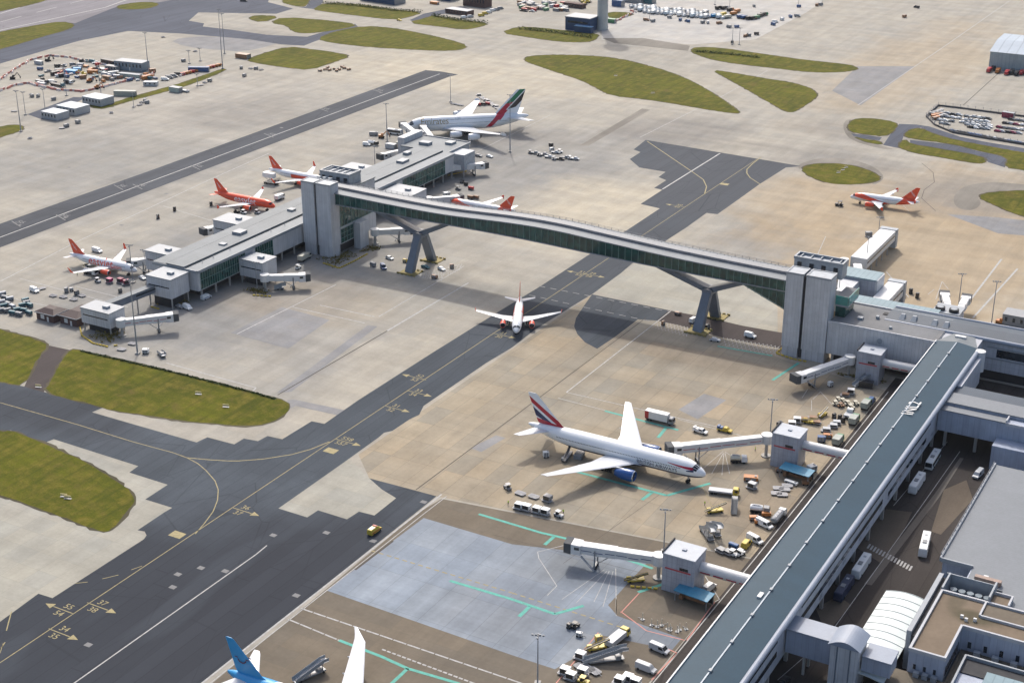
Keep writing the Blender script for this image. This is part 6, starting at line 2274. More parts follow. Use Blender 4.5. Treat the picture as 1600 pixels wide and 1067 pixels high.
def jet_bridge(label, p0, p1, z0=5.2, z1=3.6, w_=3.0, h_=2.7, cab=True, stripes=None, sections=2, mat=None, group='telescopic jet bridges', legs=True, hood=None):
    hood = hood or pm('hood_canvas', (.07, .075, .08), .8)
    """telescopic passenger bridge from rotunda p0 to aircraft cab p1 (ground points), z = floor heights"""
    mat = mat or C_white
    t = thing('jet_bridge', label, 'jet bridge', (p0.x, p0.y, 0), 0, group)
    A = Vector((0, 0, z0 + h_ / 2))
    B = Vector((p1.x - p0.x, p1.y - p0.y, z1 + h_ / 2))
    D = (B - A)
    mb = MB()
    mb.tube((0, 0, z0 - .2), (0, 0, z0 + h_ + .3), 2.0, 2.0, 18)
    mb.build('rotunda', mat, t)
    mb = MB()
    mb.tube((0, 0, 0), (0, 0, z0 - .2), .55, .55, 12)
    mb.tube((0, 0, 0), (0, 0, .4), 1.6, 1.6, 12)
    mb.build('column', C_col, t)
    cuts = [0.06, .52, 0.93] if sections == 2 else [0.06, .36, .66, .93]
    for i in range(len(cuts) - 1):
        k = 1 + .10 * i if sections else 1
        a, b = A + D * max(cuts[i] - (.03 if i else 0), 0), A + D * cuts[i + 1]
        mb = MB()
        mb.beam(a, b, w_ * k, h_ * k)
        s = mb.build('tunnel', mat, t, bevel=.12)
        if stripes:
            d = D.normalized()
            side = d.cross(Vector((0, 0, 1))).normalized()
            mb = MB()
            for sg in (1, -1):
                for q, (f0, f1, dz) in enumerate(((.04, .30, .5), (.36, .62, .2), (.66, .95, .45))):
                    u0, u1 = a.lerp(b, f0), a.lerp(b, f1)
                    off = side * sg * (w_ * k / 2 + .025) + Vector((0, 0, dz - .55))
                    mb.beam(u0 + off, u1 + off, .03, .22)
            mb.build('stripe', stripes, s)
    if cab:
        d = Vector((D.x, D.y, 0)).normalized()
        side = Vector((-d.y, d.x, 0))
        c = A + D * .95
        mb = MB()
        mb.loft([[c - d * 1.0 + side * s * 1.95 + Vector((0, 0, z)) for s, z in ((-1, -1.6), (1, -1.6), (1, 1.5), (-1, 1.5))], [c + d * 2.0 + side * s * 1.95 + Vector((0, 0, z)) for s, z in ((-1, -1.6), (1, -1.6), (1, 1.6), (-1, 1.6))]])
        cb_ = mb.build('cab', mat, t, bevel=.12)
        mb = MB()
        mb.loft([[c + d * 1.9 + side * s * 2.0 + Vector((0, 0, z)) for s, z in ((-1, -1.6), (1, -1.6), (1, 1.72), (-1, 1.72))], [c + d * 4.0 + side * s * 2.05 + Vector((0, 0, z)) for s, z in ((-1, -1.3), (1, -1.3), (1, 1.75), (-1, 1.75))]])
        mb.build('hood', hood, t)
        mb = MB()
        mb.loft([[c + d * -.6 + side * s * 1.99 + Vector((0, 0, z)) for s, z in ((-1, 0), (1, 0), (1, .9), (-1, .9))], [c + d * .9 + side * s * 1.99 + Vector((0, 0, z)) for s, z in ((-1, 0), (1, 0), (1, .9), (-1, .9))]])
        mb.build('window', C_glass2, cb_)
    if legs:
        c = A + D * .74
        d = Vector((D.x, D.y, 0)).normalized()
        side = Vector((-d.y, d.x, 0))
        mb = MB()
        for s in (-1, 1):
            q = c + side * s * 1.7
            mb.beam((q.x, q.y, .9), (q.x, q.y, c.z + .4), .35, .35)
        mb.beam(c + side * -2 + Vector((0, 0, -c.z + .95)), c + side * 2 + Vector((0, 0, -c.z + .95)), .5, .5)
        mb.beam(c - d * 4 + Vector((0, 0, -1.6)), Vector((c.x, c.y, 1.0)), .2, .2)
        lg = mb.build('wheel_support', PG, t)
        mb = MB()
        for s in (-1, 1):
            q = c + side * s * 1.0
            mb.tube(q + d * -.0 + side * -.3 + Vector((0, 0, -c.z + .55)), q + side * .3 + Vector((0, 0, -c.z + .55)), .55, .55, 14)
        mb.build('wheel', M_tyre, lg)
        # service stair beside the cab
        mb = MB()
        c2 = A + D * .90
        q0 = c2 + side * 2.3 + Vector((0, 0, -1.4))
        mb.beam(q0, Vector((q0.x - d.x * 4, q0.y - d.y * 4, .2)), .9, .15)
        mb.build('service_stair', M_strut, t)
    return t


def fixed_tube(parent_label, p0, p1, z, r=1.7, stripes=C_red, group='white link tubes to the stand towers'):
    t = thing('link_tube', parent_label, 'link tube', (p0[0], p0[1], 0), 0, group)
    mb = MB()
    b = Vector((p1[0] - p0[0], p1[1] - p0[1], z))
    mb.tube((0, 0, z), b, r, r, 18)
    mb.build('shell', C_white, t, smooth=True)
    mb = MB()
    d = b - Vector((0, 0, z))
    for q in range(5):
        u0, u1 = Vector((0, 0, z)) + d * (q * .2 + .02), Vector((0, 0, z)) + d * (q * .2 + .17)
        for sy in (1, -1):
            o = Vector((-d.y, d.x, 0)).normalized() * sy * (r - .02)
            mb.beam(u0 + o + Vector((0, 0, -.5)), u1 + o + Vector((0, 0, -.5)), .25, .3)
    mb.build('stripe', stripes, t)
    return t


def stand_tower(label, x0, x1, y0, y1, h):
    t = thing('stand_tower', label, 'stand tower', ((x0 + x1) / 2, (y0 + y1) / 2, 0), 0, 'square grey towers at the terminal stands')
    bx('wall', C_purple, t, (x0, x1, y0, y1, 0, h))
    bx('roof', pm('roof_pale', (0.36, 0.39, 0.43), 0.5, 0, .12), t, (x0 - .2, x1 + .2, y0 - .2, y1 + .2, h + .003, h + .4))
    bx('parapet', C_dark, t, (x0 - .25, x0 + .1, y0 - .25, y1 + .25, h + .403, h + .9))
    bx('roof_unit', C_pipe, t, ((x0 + x1) / 2 - .6, (x0 + x1) / 2 + .6, (y0 + y1) / 2 - .5, (y0 + y1) / 2 + .5, h + .4, h + .75))
    bx('red_band', C_red, t, (x0 + .8, x1 - 1.0, y0 - .05, y0, h * .62, h * .62 + .5))
    bx('window', C_glass2, t, (x1 - 4.4, x1 - 1.8, y0 - .07, y0 - .051, h * .62 + .6, h * .62 + 1.5))
    bx('door', PGR, t, (x0 - .05, x0, y0 + .8, y0 + 2.0, 0, 2.2))
    return t


# stand towers, tubes and telescopic bridges on the main terminal
stand_tower('square lilac-grey stand tower nearest the bus road bend, beside the lowest jet bridge', -141.0, -131.5, 333.5, 341.5, 11.6)
stand_tower('square lilac-grey stand tower serving the large white airliner', -141.0, -132.0, 419.0, 427.0, 11.6)
stand_tower('square lilac-grey stand tower in front of the flat-roofed grey block', -137.5, -129.0, 497.0, 504.5, 11.6)
fixed_tube('white link tube with red dashes from the lowest stand tower to the pier', (-131.4, 338.5), (-112.2, 338.5), 7.4)
fixed_tube('white link tube with red dashes from the airliner stand tower to the pier', (-131.9, 424.0), (-112.2, 424.0), 7.4)
fixed_tube('white link tube with red dashes below the flat-roofed grey block', (-128.9, 501.2), (-112.2, 501.2), 7.4)
P2 = lambda x, y: Vector((x, y, 0))
jet_bridge('long white jet bridge with dark end hood reaching out over the pale blue concrete', P2(-144.2, 338.5), P2(-168.5, 333.8), 5.0, 4.4, 2.7, 2.5, stripes=C_navy)
jet_bridge('long white jet bridge with red dashes reaching the far door of the large airliner', P2(-144.5, 424.5), P2(-168.8, 404.0), 5.2, 4.4, 2.6, 2.5, stripes=C_red)
jet_bridge('white jet bridge with dark lettering left parked below the flat-roofed grey block', P2(-141.0, 500.0), P2(-152.8, 479.0), 5.2, 3.6, 2.8, 2.6, stripes=C_navy)
# satellite pier bridges
jet_bridge('white jet bridge on the outermost gate house, swung out over empty concrete', P2(-400.5, 397.0), P2(-387.0, 410.5), 4.2, 4.6, 2.8, 2.6, stripes=C_red)
jet_bridge('short white jet bridge on the square gate house halfway along the pier', P2(-382.5, 464.0), P2(-370.0, 473.8), 4.4, 3.8, 2.6, 2.5)
jet_bridge('white jet bridge tucked behind the left-hand bridge leg', P2(-375.8, 536.0), P2(-364.8, 546.0), 4.4, 4.0, 2.6, 2.5)
jet_bridge('white jet bridge with dark hood standing free behind the pier roof', P2(-438.5, 516.0), P2(-443.6, 499.5), 4.6, 4.4, 2.7, 2.6)
jet_bridge('white jet bridge docked at the nose of the orange-lettered airliner', P2(-434.5, 462.0), P2(-444.8, 452.6), 4.6, 3.4, 2.7, 2.6)
jet_bridge('white jet bridge at the nose of the airliner behind the plant room', P2(-436.0, 606.0), P2(-449.2, 599.0), 4.6, 3.4, 2.7, 2.6)
jet_bridge('white jet bridge with dark square hood near the far end of the pier', P2(-438.0, 655.5), P2(-442.5, 641.5), 4.6, 4.4, 2.7, 2.6)
jet_bridge('white ribbed jet bridge on the right flank of the pier head', P2(-399.5, 641.0), P2(-389.0, 654.5), 4.4, 3.6, 2.6, 2.6)
jet_bridge('upper-deck white jet bridge at the nose of the double-deck airliner', P2(-431.0, 668.0), P2(-464.0, 693.5), 6.4, 6.6, 2.8, 2.6)
jet_bridge('lower white jet bridge at the front door of the double-deck airliner', P2(-424.0, 668.0), P2(-455.0, 700.0), 5.0, 4.8, 2.8, 2.6)
jet_bridge('white jet bridge at the nose of the airliner behind the footbridge', P2(-379.6, 587.8), P2(-371.2, 600.0), 4.6, 3.4, 2.6, 2.6)
# rear stands of the terminal
def block_bridge(label, x0, x1, y0, y1, z0, z1, gm=None):
    t = thing('fixed_bridge', label, 'fixed bridge', ((x0 + x1) / 2, (y0 + y1) / 2, 0), 0, 'white box bridges behind the right-hand tower')
    bx('shell', C_white, t, (x0, x1, y0, y1, z0, z1), bevel=.1)
    bx('window', C_glass2, t, (x1 + .02, x1 + .08, y0 + 1, y1 - 1, (z0 + z1) / 2 - .2, (z0 + z1) / 2 + .6))
    bx('end_frame', C_plant, t, (x0 - .3, x1 + .3, y1 + .02, y1 + 3.2, max(z0 - 3.6, 0), z1 + .3))
    mb = MB()
    y = y0 + 2
    while y < y1 - 1:
        mb.box(x0 + .5, x0 + 1, y, y + .5, 0, z0)
        mb.box(x1 - 1, x1 - .5, y, y + .5, 0, z0)
        y += 8
    mb.build('leg', C_col, t, world=True)
    return t


block_bridge('long white box bridge running out behind the right-hand tower', -173.6, -166.4, 602.0, 645.0, 4.4, 9.0)
block_bridge('shorter white box bridge beside the pale teal spur', -150.4, -143.8, 548.6, 579.0, 4.2, 9.6)
jet_bridge('white angled bridge joining the teal spur to the long box bridge', P2(-161.5, 577.0), P2(-170.0, 600.0), 6.6, 4.6, 3.2, 2.8, cab=False, legs=False)
jet_bridge('short white jet bridge with dark hood on the left of the long box bridge', P2(-176.0, 601.0), P2(-182.8, 590.0), 5.0, 4.0, 2.7, 2.6)
jet_bridge('white jet bridge behind the fan-topped gate house', P2(-120.5, 561.5), P2(-128.0, 583.5), 5.6, 4.2, 2.7, 2.6)
jet_bridge('stubby white jet bridge arm pointing right behind the fan-topped gate house', P2(-117.5, 562.5), P2(-119.5, 584.0), 5.6, 4.2, 2.7, 2.6, legs=False)
# ------------------------------------------------------------------ everything that stands on the apron
# large airliner stand
truck('white catering truck with red rear panel behind the wing of the large airliner', 1031, 659, 0, PG, PW, L=10.5, hb=3.7, rear=PR)
pickup('white pickup with capped bed between the catering truck and the jet bridge', 1094, 676, -5, PW, PW)
pickup('blue-laden service truck with yellow bonnet above the long jet bridge', 1132, 674, 0, PY, PB)
box_unit('small white ground power unit under the tail of the large airliner', 853, 714, 40, PW, (1.9, 1.5, 1.7))
belt('dark belt loader raised to the rear hold of the large airliner', 886, 715, 100, PG, H=4.4, L=9)
container('low dark cargo loader platform beside the rear hold belt loader', 905, 714, 100, PG, (4.5, 2.6, 1.4), name='cargo_loader', cat='cargo loader')
tug('grey baggage tug at the head of the empty flat dollies', 793, 764, 150, PG)
dolly('empty flat cargo dolly first behind the grey tug', 813, 772, -6, group='flat dollies by the tail')
dolly('empty flat cargo dolly second behind the grey tug', 834, 777, -6, group='flat dollies by the tail')
dolly('flat dolly carrying a tall grey container at the end of the flat dolly row', 855, 783, -6, 'uld', PG, group='flat dollies by the tail')
for q, (px, py) in enumerate(((810, 795), (822, 797.5), (838, 801), (851, 804))):
    dolly('white-topped cargo container on a dolly in the row of four below the tail', px, py, 1, 'uld', PW, group='white containers in a row on dollies')
tug('silver baggage tug right of the four white containers', 873, 807, -10, PS)
truck('yellow-cabbed pushback tractor with pale flat body beside the nose of the large airliner', 1131, 772, 15, PY, PS, L=9.5, hb=1.5, cat='pushback tractor', name='pushback_tractor')
belt('yellow belt loader with upright post on the bare concrete below the airliner nose', 1117, 800, 45, PY)
steps('narrow grey passenger steps seen end-on below the pushback tractor', 1147, 797, 110, PG, H=3.2, L=6.5)
box_unit('orange cargo loader frame near the foot of the airliner stand tower', 1173, 750, 20, PO, (4.5, 2.4, 1.1), name='cargo_loader', cat='cargo loader')
dolly('grey covered container dolly beside the orange loader frame', 1174, 763, -10, 'uld', PS)
for px, py in ((1216, 764), (1226, 766), (1222, 774), (1213, 772), (1230, 760)):
    dolly('grey flat dolly in the huddle left of the blue-roofed shelter', px, py, 25, group='grey dollies parked in a huddle')
tanker('white tank trailer with rounded end beside orange loaders', 1187, 801, 15, PG, PW, L=6.0)
for px, py in ((1178, 812), (1197, 806), (1186, 818)):
    box_unit('orange-brown baggage loader near the white tank trailer', px, py, 30, PO, (2.8, 1.5, 1.0), group='orange baggage loaders', name='cargo_loader', cat='cargo loader')
van('long white van with dark windows right of the orange loaders', 1194, 822, -20, PW, L=5.8)
tanker('black fuel tanker truck with white cab at the edge of the dark road', 1216, 812, 89, PW, PG, L=8.5)
van('yellow airport van next to a white van at the road edge', 1166, 853, 90, PY, L=4.6)
van('white van parked just behind the yellow van', 1179, 846, -20, PW, L=5.4)
for px, py in ((1126, 862), (1137, 865)):
    dolly('dark loaded dolly next to the white tugs near the lowest stand tower', px, py, -20, 'uld', PG, group='dark dollies near the lowest tower', hl=.7)
tug('white baggage tug left of a pair by the lowest stand tower', 1145, 868, -10, PW)
tug('white baggage tug right of a pair by the lowest stand tower', 1157, 867, 70, PW)
cart('blue and black baggage cart behind the pair of white tugs', 1146, 857, -10, PB)
steps('left of two silver passenger steps parked side by side', 1105, 838, -46, PS, H=4.2, group='silver passenger steps side by side')
steps('right of two silver passenger steps parked side by side', 1116, 832, -46, PS, H=4.0, group='silver passenger steps side by side')
dolly('single flat grey dolly above the two silver passenger steps', 1114, 821, -15)
tanker('small white lavatory truck under the long jet bridge', 1154, 722, 25, PW, PCR, L=5.5)
steps('grey mobile steps lying low beside the rear of the flat-roofed block', 1345, 602, 60, PS, H=3.0, L=7)
# shaded stand by the flat-roofed block
box_unit('white rounded air starter cart in the shade near the third jet bridge', 1297, 604, 60, PW, (1.7, 1.4, 1.6))
container('black open container by the stair under the grey block', 1353, 605, 10, PK, (5.0, 2.4, 2.2))
dolly('white and brown laden dolly below the black container', 1328, 616, 15, 'uld', PW)
dolly('brown flat dolly next to the white and brown laden dolly', 1320, 619, 15, 'uld', PN, hl=.6)
for px, py in ((1306, 633), (1314, 636), (1317, 629), (1325, 633), (1330, 639), (1337, 633), (1310, 627)):
    tug('small brown and white tug in the cluster near the dark road', px, py, 40, PCR if py % 2 else PN, group='brown and white tugs in a cluster', canopy=True, s=.85)
van('dark blue van at the road edge beyond the grey box van', 1361, 629, 90, PB, L=5.0)
truck('grey-green box van farthest along the terminal road edge', 1353, 637, 90, PGR, paint('grey_green', (.28, .31, .28)), L=6.2, hb=3.0)
truck('grey-green box van in the middle of the terminal road edge', 1334, 661, 90, PGR, paint('grey_green', (.28, .31, .28)), L=6.2, hb=3.0)
truck('grey-green box van nearest the airliner stand tower at the road edge', 1309, 693, 90, PGR, paint('grey_green', (.28, .31, .28)), L=6.2, hb=3.0)
for px, py in ((1236, 667), (1244, 661)):
    dolly('white sheeted container behind the airliner stand tower', px, py, 20, 'uld', PW, group='white sheeted containers')
box_unit('dark ground power unit with pale lid behind the airliner stand tower', 1218, 668, 80, PK, (2.0, 1.6, 1.8))
belt('yellow belt loader among the equipment behind the airliner stand tower', 1264, 661, 10, PY, H=2.2, L=6)
belt('yellow and white belt loader beside the upright post', 1285, 650, 80, PY, H=2.4, L=6)
for px, py in ((1275, 662), (1269, 655), (1256, 657)):
    dolly('brown flat dolly in the equipment park behind the stand tower', px, py, 15, 'uld', PN, hl=.5, group='brown dollies in the equipment park')
for px, py in ((1303, 654), (1312, 656), (1317, 660)):
    box_unit('short black upright trolley in a row by the grey van', px, py, 60, PK, (1.2, 1.0, 1.6), group='black upright trolleys', name='trolley', cat='trolley')
truck('small white flatbed among the equipment by the grey box van', 1326, 651, 90, PW, PS, L=5.0, hb=1.5)
for px, py in ((1290, 674), (1301, 668), (1306, 663)):
    dolly('grey laden dolly beside the blue-covered cart', px, py, 20, 'uld', PS, hl=.8, group='grey laden dollies')
box_unit('blue covered cart behind the white link tube', 1283, 690, 20, PB, (2.6, 1.8, 1.7), name='covered_cart', cat='cart')
box_unit('rust-orange loader next to the blue covered cart', 1293, 684, 20, PO, (3.0, 1.6, 1.1), name='cargo_loader', cat='cargo loader')


def shelter(label, px, py, rz, L=10.5, Wd=4.6):
    t = V(label, 'canopy_shelter', 'shelter', px, py, rz, 'blue-roofed shelters by the stand towers')
    part('roof', ('shr',), lambda mb: mb.loft([[(-L / 2, -Wd / 2, 3.1), (L / 2, -Wd / 2, 3.1), (L / 2, Wd / 2, 3.5), (-L / 2, Wd / 2, 3.5)], [(-L / 2, -Wd / 2, 3.3), (L / 2, -Wd / 2, 3.3), (L / 2, Wd / 2, 3.7), (-L / 2, Wd / 2, 3.7)]]), pm('blue_roof', (0.045, 0.21, 0.33), .5, 0, .15, .6), t)
    for x in (-L / 2 + .4, L / 2 - .4):
        for y in (-Wd / 2 + .3, Wd / 2 - .3):
            part('post', ('shp',), lambda mb: mb.box(-.1, .1, -.1, .1, 0, 3.2), PG, t, loc=(x, y, 0))
    part('back_panel', ('shb',), lambda mb: mb.box(-L / 2 + .4, L / 2 - .4, Wd / 2 - .3, Wd / 2 - .2, .3, 3.0), PK, t)
    part('bench', ('shs',), lambda mb: (mb.box(-3, 3, .2, 1.0, .3, 1.2), mb.box(-4.2, -3.2, -1, 1, .2, 1.5)), PN, t)
    return t


shelter('blue-roofed shelter at the foot of the airliner stand tower', 1244, 748, -6)
shelter('blue-roofed shelter at the foot of the lowest stand tower', 1084, 941, -6)
box_unit('white box unit beside the blue-roofed shelter at the airliner stand tower', 1268, 737, 60, PW, (2.8, 2.2, 2.0))
box_unit('white low cabinet in front of the blue-roofed shelter at the airliner stand tower', 1236, 756, -8, PW, (4.4, 1.3, .7), name='cabinet', cat='cabinet')
for px, py in ((1217, 737), (1258, 757), (1262, 750)):
    box_unit('brown barrow stacked near the airliner blue-roofed shelter', px, py, 30, PN, (2.2, 1.5, 1.0), group='brown barrows by the shelter', name='barrow', cat='barrow')
van('white van parked behind the lowest blue-roofed shelter', 1108, 921, 80, PW, L=5.0)
# pale blue stand and bottom edge
belt('yellow belt loader parked at the column of the lowest jet bridge', 993, 908, 40, PY, H=2.4)
cart('green ladder cart at the foot of the lowest jet bridge column', 1043, 900, 80, PGR)
truck('yellow and grey fuel bowser with brown platform by the dark mast', 965, 1002, 82, PY, PS, L=9.0, hb=2.4, cat='fuel bowser', name='fuel_bowser')
belt('yellow belt loader leaning beside the fuel bowser', 932, 1014, 50, PY, H=2.6)
box_unit('yellow-topped generator in front of the fuel bowser', 935, 1002, 50, PY, (1.8, 1.4, 1.6))
steps('long grey passenger steps lying across the lower apron', 945, 1033, 40, PS, H=3.2, L=12)
for px, py in ((882, 1053), (891, 1061), (906, 1029)):
    dolly('white rounded container on a dolly at the lower apron edge', px, py, 0, 'uld', PW, group='white containers at the lower edge')
for px, py in ((907, 1043), (919, 1046), (929, 1050)):
    dolly('dark brown empty dolly beside the white containers', px, py, -20, group='brown empty dollies at the lower edge')
dolly('white cube container above a yellow tug at the lower edge', 909, 1055, 0, 'uld', PW, hl=1.9)
tug('yellow tug at the very bottom of the apron', 912, 1067, 0, PY)
van('silver van above, of the two by the dark road at the bottom', 1030, 1017, -8, PS, L=5.6)
van('silver van below, of the two by the dark road at the bottom', 1009, 1047, -5, PS, L=5.6)
for px, py in ((967, 1068), (980, 1064), (992, 1070)):
    dolly('white sheeted dolly at the bottom edge left of the dark road', px, py, 0, 'uld', PW, group='white sheeted dollies at the bottom edge')
tug('black tug standing alone on the pale blue concrete', 899, 980, 80, PK, s=.9)
box_unit('small black trolley left of the lone black tug', 889, 981, 80, PK, (1.1, 1.0, 1.2), name='trolley', cat='trolley')
box_unit('small white trolley on the pale blue concrete below the black tug', 905, 994, 10, PW, (1.7, 1.0, 1.0), name='trolley', cat='trolley')
for i, (px, py) in enumerate(((1018, 977), (1027, 979), (1034, 977), (1043, 983), (1047, 985), (1058, 987), (1062, 984), (1072, 983), (1004, 968))):
    t = V('upright red and white marker post with tow bar on the brown apron', 'marker_post', 'marker post', px, py, 20 * i, 'marker posts by the dark road')
    part('post', ('mkp',), lambda mb: mb.tube((0, 0, 0), (0, 0, 2.2), .12, .09, 8), PCR, t)
    part('foot', ('mkf',), lambda mb: (mb.prism([(-.5, -.5), (.5, -.5), (.5, .5), (-.5, .5)], 0, .2), mb.beam((0, 0, .3), (1.5, .3, .2), .12, .12)), PG, t)
steps('grey passenger steps beside the raked white wing tip', 486, 1056, 68, PS, H=3.0, L=10)
# yellow follow-me car
t = van('yellow follow-me car with red stripes on the dark taxiway', 585, 832, 88, PY, L=5.0, stripe=PR)
part('light_bar', ('lightbar',), lambda mb: mb.box(-.2, .2, -.7, .7, 2.15, 2.4), PR, t, loc=(.3, 0, 0))
part('roof_panel', ('roofp',), lambda mb: mb.box(-1.9, -.4, -.6, .6, 2.15, 2.22), PW, t)
# around the bridge legs
car('white car between the tower and the left-hand bridge leg', 609, 405, -15)
van('blue van by the left-hand bridge leg', 599, 420, -40, PB, L=4.4)
cart('grey baggage cart behind the blue van', 583, 416, -20, PG)
car('teal car beside the left-hand bridge leg foot', 665, 419, -10, PT)
car('white car right of the left-hand bridge leg', 690, 422, -20)
box_unit('brown ground unit with tall exhaust on the hatched area', 679, 435, 0, PN, (2.6, 1.5, 1.2))
box_unit('brown ground unit on the far corner of the hatched area', 706, 419, 40, PN, (1.8, 1.2, 1.5))
box_unit('yellow-brown ground unit hidden behind the left-hand bridge leg', 633, 410, 0, PY, (2.0, 1.2, 1.2))
truck('cream box truck parked against the satellite tower base', 476, 406, 95, PCR, PCR, L=8.0, hb=3.0)
tug('white tug in front of the cream box truck', 466, 420, 92, PW)
steps('silver low steps in front of the square gate house', 438, 452, 40, PS, H=1.8, L=5)
box_unit('orange ground unit by the right-hand bridge leg hatching', 1059, 492, 0, PN, (2.6, 1.4, .9))
box_unit('dark red trolley at the left end of the right-hand hatching', 1036, 508, 80, PN, (1.4, 1.0, 1.4), name='trolley', cat='trolley')
van('white van half hidden behind the right-hand bridge leg', 1084, 503, 80, PW, L=4.8)
box_unit('dark ground unit under the right-hand bridge leg', 1105, 513, 70, PK, (1.8, 1.2, 1.3))
car('silver car with trailer arm on the right-hand hatching', 1117, 533, 10, PS)
van('white van on the service road by the right-hand tower', 1172, 527, -5, PW, L=4.6)
# satellite pier, near side
van('white van with blue stripe parked under the near end of the pier', 322, 467, 88, PW, L=5.0, stripe=PB)
car('dark car beside the yellow barriers under the pier end box', 281, 481, -10, PG)
van('white van beside the dark car under the pier end box', 293, 483, -15, PW, L=4.6)
box_unit('small white rounded cart at the foot of the tall mast near the pier tip', 228, 552, 30, PW, (2.4, 2.0, 1.5))
steps('low grey steps lying near the grass by the pier tip', 253, 556, -30, PS, H=1.2, L=6)
for px, py in ((190, 547), (207, 538)):
    dolly('dark empty dolly near the pier tip roundabout', px, py, 10, group='dark empty dollies by the pier tip')
van('white van towing a dark trailer left of the orange-lettered airliner', 54, 456, -10, PW, L=4.8)
dolly('dark trailer behind the white van left of the orange-lettered airliner', 65, 452, 70)
for px, py in ((83, 463), (99, 465), (115, 469), (128, 463)):
    dolly('pale eight-sided empty dolly in the group by the brown-roofed huts', px, py, 0, group='empty eight-sided dollies')
box_unit('black tall-sided tug in the eight-sided dolly group', 120, 461, 60, PK, (2.0, 1.6, 1.7))
box_unit('grey cage trolley left in the eight-sided dolly group', 104, 457, 60, PG, (1.6, 1.4, 1.8), name='trolley', cat='trolley')
box_unit('grey low unit between the tug and the cage trolley', 112, 455, 40, PS, (1.6, 1.3, 1.2))
random.seed(5)
for px, py in ((4, 462), (8, 468), (3, 475), (6, 481), (13, 478), (20, 482), (27, 487), (35, 480), (42, 476), (47, 480), (38, 488), (46, 492), (30, 494), (20, 492), (12, 488), (2, 488), (40, 472), (16, 470)):
    cart('teal and white baggage cart in the crowded park left of the huts', px, py, random.choice((10, 60, 70, -10)), (PT, PT, PS, PG)[int(random.random() * 4)], group='teal baggage carts left of the huts')
tanker('white tanker truck under the wing of the orange-lettered airliner', 142, 429, 0, PW, PS, L=7)
tug('silver tug pulling maroon carts beside the orange-lettered airliner', 153, 441, -10, PS)
dolly('magenta container first behind the silver tug', 171, 442, -5, 'uld', paint('magenta', (.35, .02, .12)), group='maroon containers by the orange-lettered airliner')
dolly('maroon container second behind the silver tug', 188, 442, -5, 'uld', PM, group='maroon containers by the orange-lettered airliner')
dolly('maroon container last behind the silver tug', 197, 445, 60, 'uld', PM, group='maroon containers by the orange-lettered airliner')
van('white van beyond the tail of the orange-lettered airliner', 152, 394, -5, PW, L=5.4)
belt('belt loader at the rear hold of the orange-lettered airliner', 142, 416, 60, PS, H=2.6)
car('white car by the nose of the orange-lettered airliner', 223, 436, -20)
box_unit('black ground unit near the walkway below the orange-lettered airliner', 188, 457, 60, PK, (1.4, 1.2, 1.5))
truck('white catering truck raised high at the tail of the airliner behind the plant room', 424, 288, 0, PK, PW, L=9.0, hb=3.4, raise_=2.6)
truck('white catering truck right of the all-orange airliner nose', 437, 312, 90, PW, PW, L=6.0, hb=2.8)
for px, py, m in ((370, 333, PK), (381, 334, PW), (402, 334, PS)):
    tug('tug under the wing of the all-orange airliner', px, py, 0, m, group='tugs under the all-orange airliner')
for px, py in ((247, 342), (273, 330), (330, 322)):
    box_unit('small dark marker cabinet along the white apron line', px, py, 0, PK, (1.2, 1.0, 1.8), group='dark cabinets along the apron line', name='cabinet', cat='cabinet')
# around the pier head
van('white van with dark front near the pier head apron', 573, 228, 10, PW, L=4.4)
tanker('white high-sided service truck at the left of the pier head', 583, 227, 0, PK, PW, L=6.5)
container('grey container left of the pier head tall block', 611, 232, 0, PS, (6.0, 3.0, 2.6))
container('brown container behind the grey one by the pier head', 626, 231, 0, PCR, (4.0, 3.0, 3.4))
box_unit('grey plant unit behind the white high-sided truck', 584, 212, 20, PG, (5.0, 2.0, 1.8))
digger('orange cherry-picker with raised boom left of the double-deck airliner nose', 596, 216, 30, PO)
bus('white bus at the nose of the double-deck airliner', 617, 210, 5, PW, L=9.5)
truck('tall white catering truck at the front door of the double-deck airliner', 640, 218, 125, PW, PW, L=7, hb=3.0, raise_=3.6)
truck('tall white catering truck at the second door of the double-deck airliner', 660, 222, 125, PW, PW, L=7, hb=3.0, raise_=3.6)
car('white car right of the pier head', 765, 246, -10)
car('dark grey car next to the white car right of the pier head', 748, 245, -5, PG)
for px, py in ((698, 308),):
    box_unit('white box unit on the apron beside the flat grey gate house', px, py, 60, PW, (3.4, 2.4, 2.2))
cart('dark red baggage cart beyond the footbridge roof', 736, 297, 0, PR)
tug('grey tug beyond the footbridge roof', 716, 297, 0, PG)
for px, py in ((735, 311), (744, 311)):
    cart('brown baggage cart close to the airliner seen over the bridge', px, py, 0, PN, group='brown carts beyond the bridge')
for px, py in ((722, 286), (728, 290)):
    box_unit('black ground unit under the ribbed jet bridge', px, py, 0, PK, (2.0, 1.3, 1.4), group='black units under the ribbed bridge')
for i, (px, py, m) in enumerate(((836, 241, PG), (843, 244, PG), (850, 243, PG), (862, 236, PW), (868, 240, PS), (875, 239, PW), (858, 247, PS), (866, 250, PS), (875, 250, PK), (861, 229, PK), (884, 248, PG), (891, 249, PW), (898, 250, PS), (829, 240, PG))):
    (tug if i % 3 else box_unit)('parked ground unit in the equipment cluster right of the tall mast', px, py, (20 * i) % 90, m, group='equipment cluster right of the tall mast') if i % 2 else pickup('silver and grey pickup in the equipment cluster right of the tall mast', px, py, 10, m, group='pickups right of the tall mast')
random.seed(11)
for i in range(16):
    px = 748 + (i % 8) * 4.6 + (i // 8) * 6
    py = 150 + (i % 8) * 3.0 - (i // 8) * 0 + (i // 8) * 5
    dolly('grey stacked dolly beyond the double-deck airliner', px, py, 40, 'uld' if i % 3 == 0 else None, PG, group='grey dollies beyond the double-deck airliner', hl=.6)
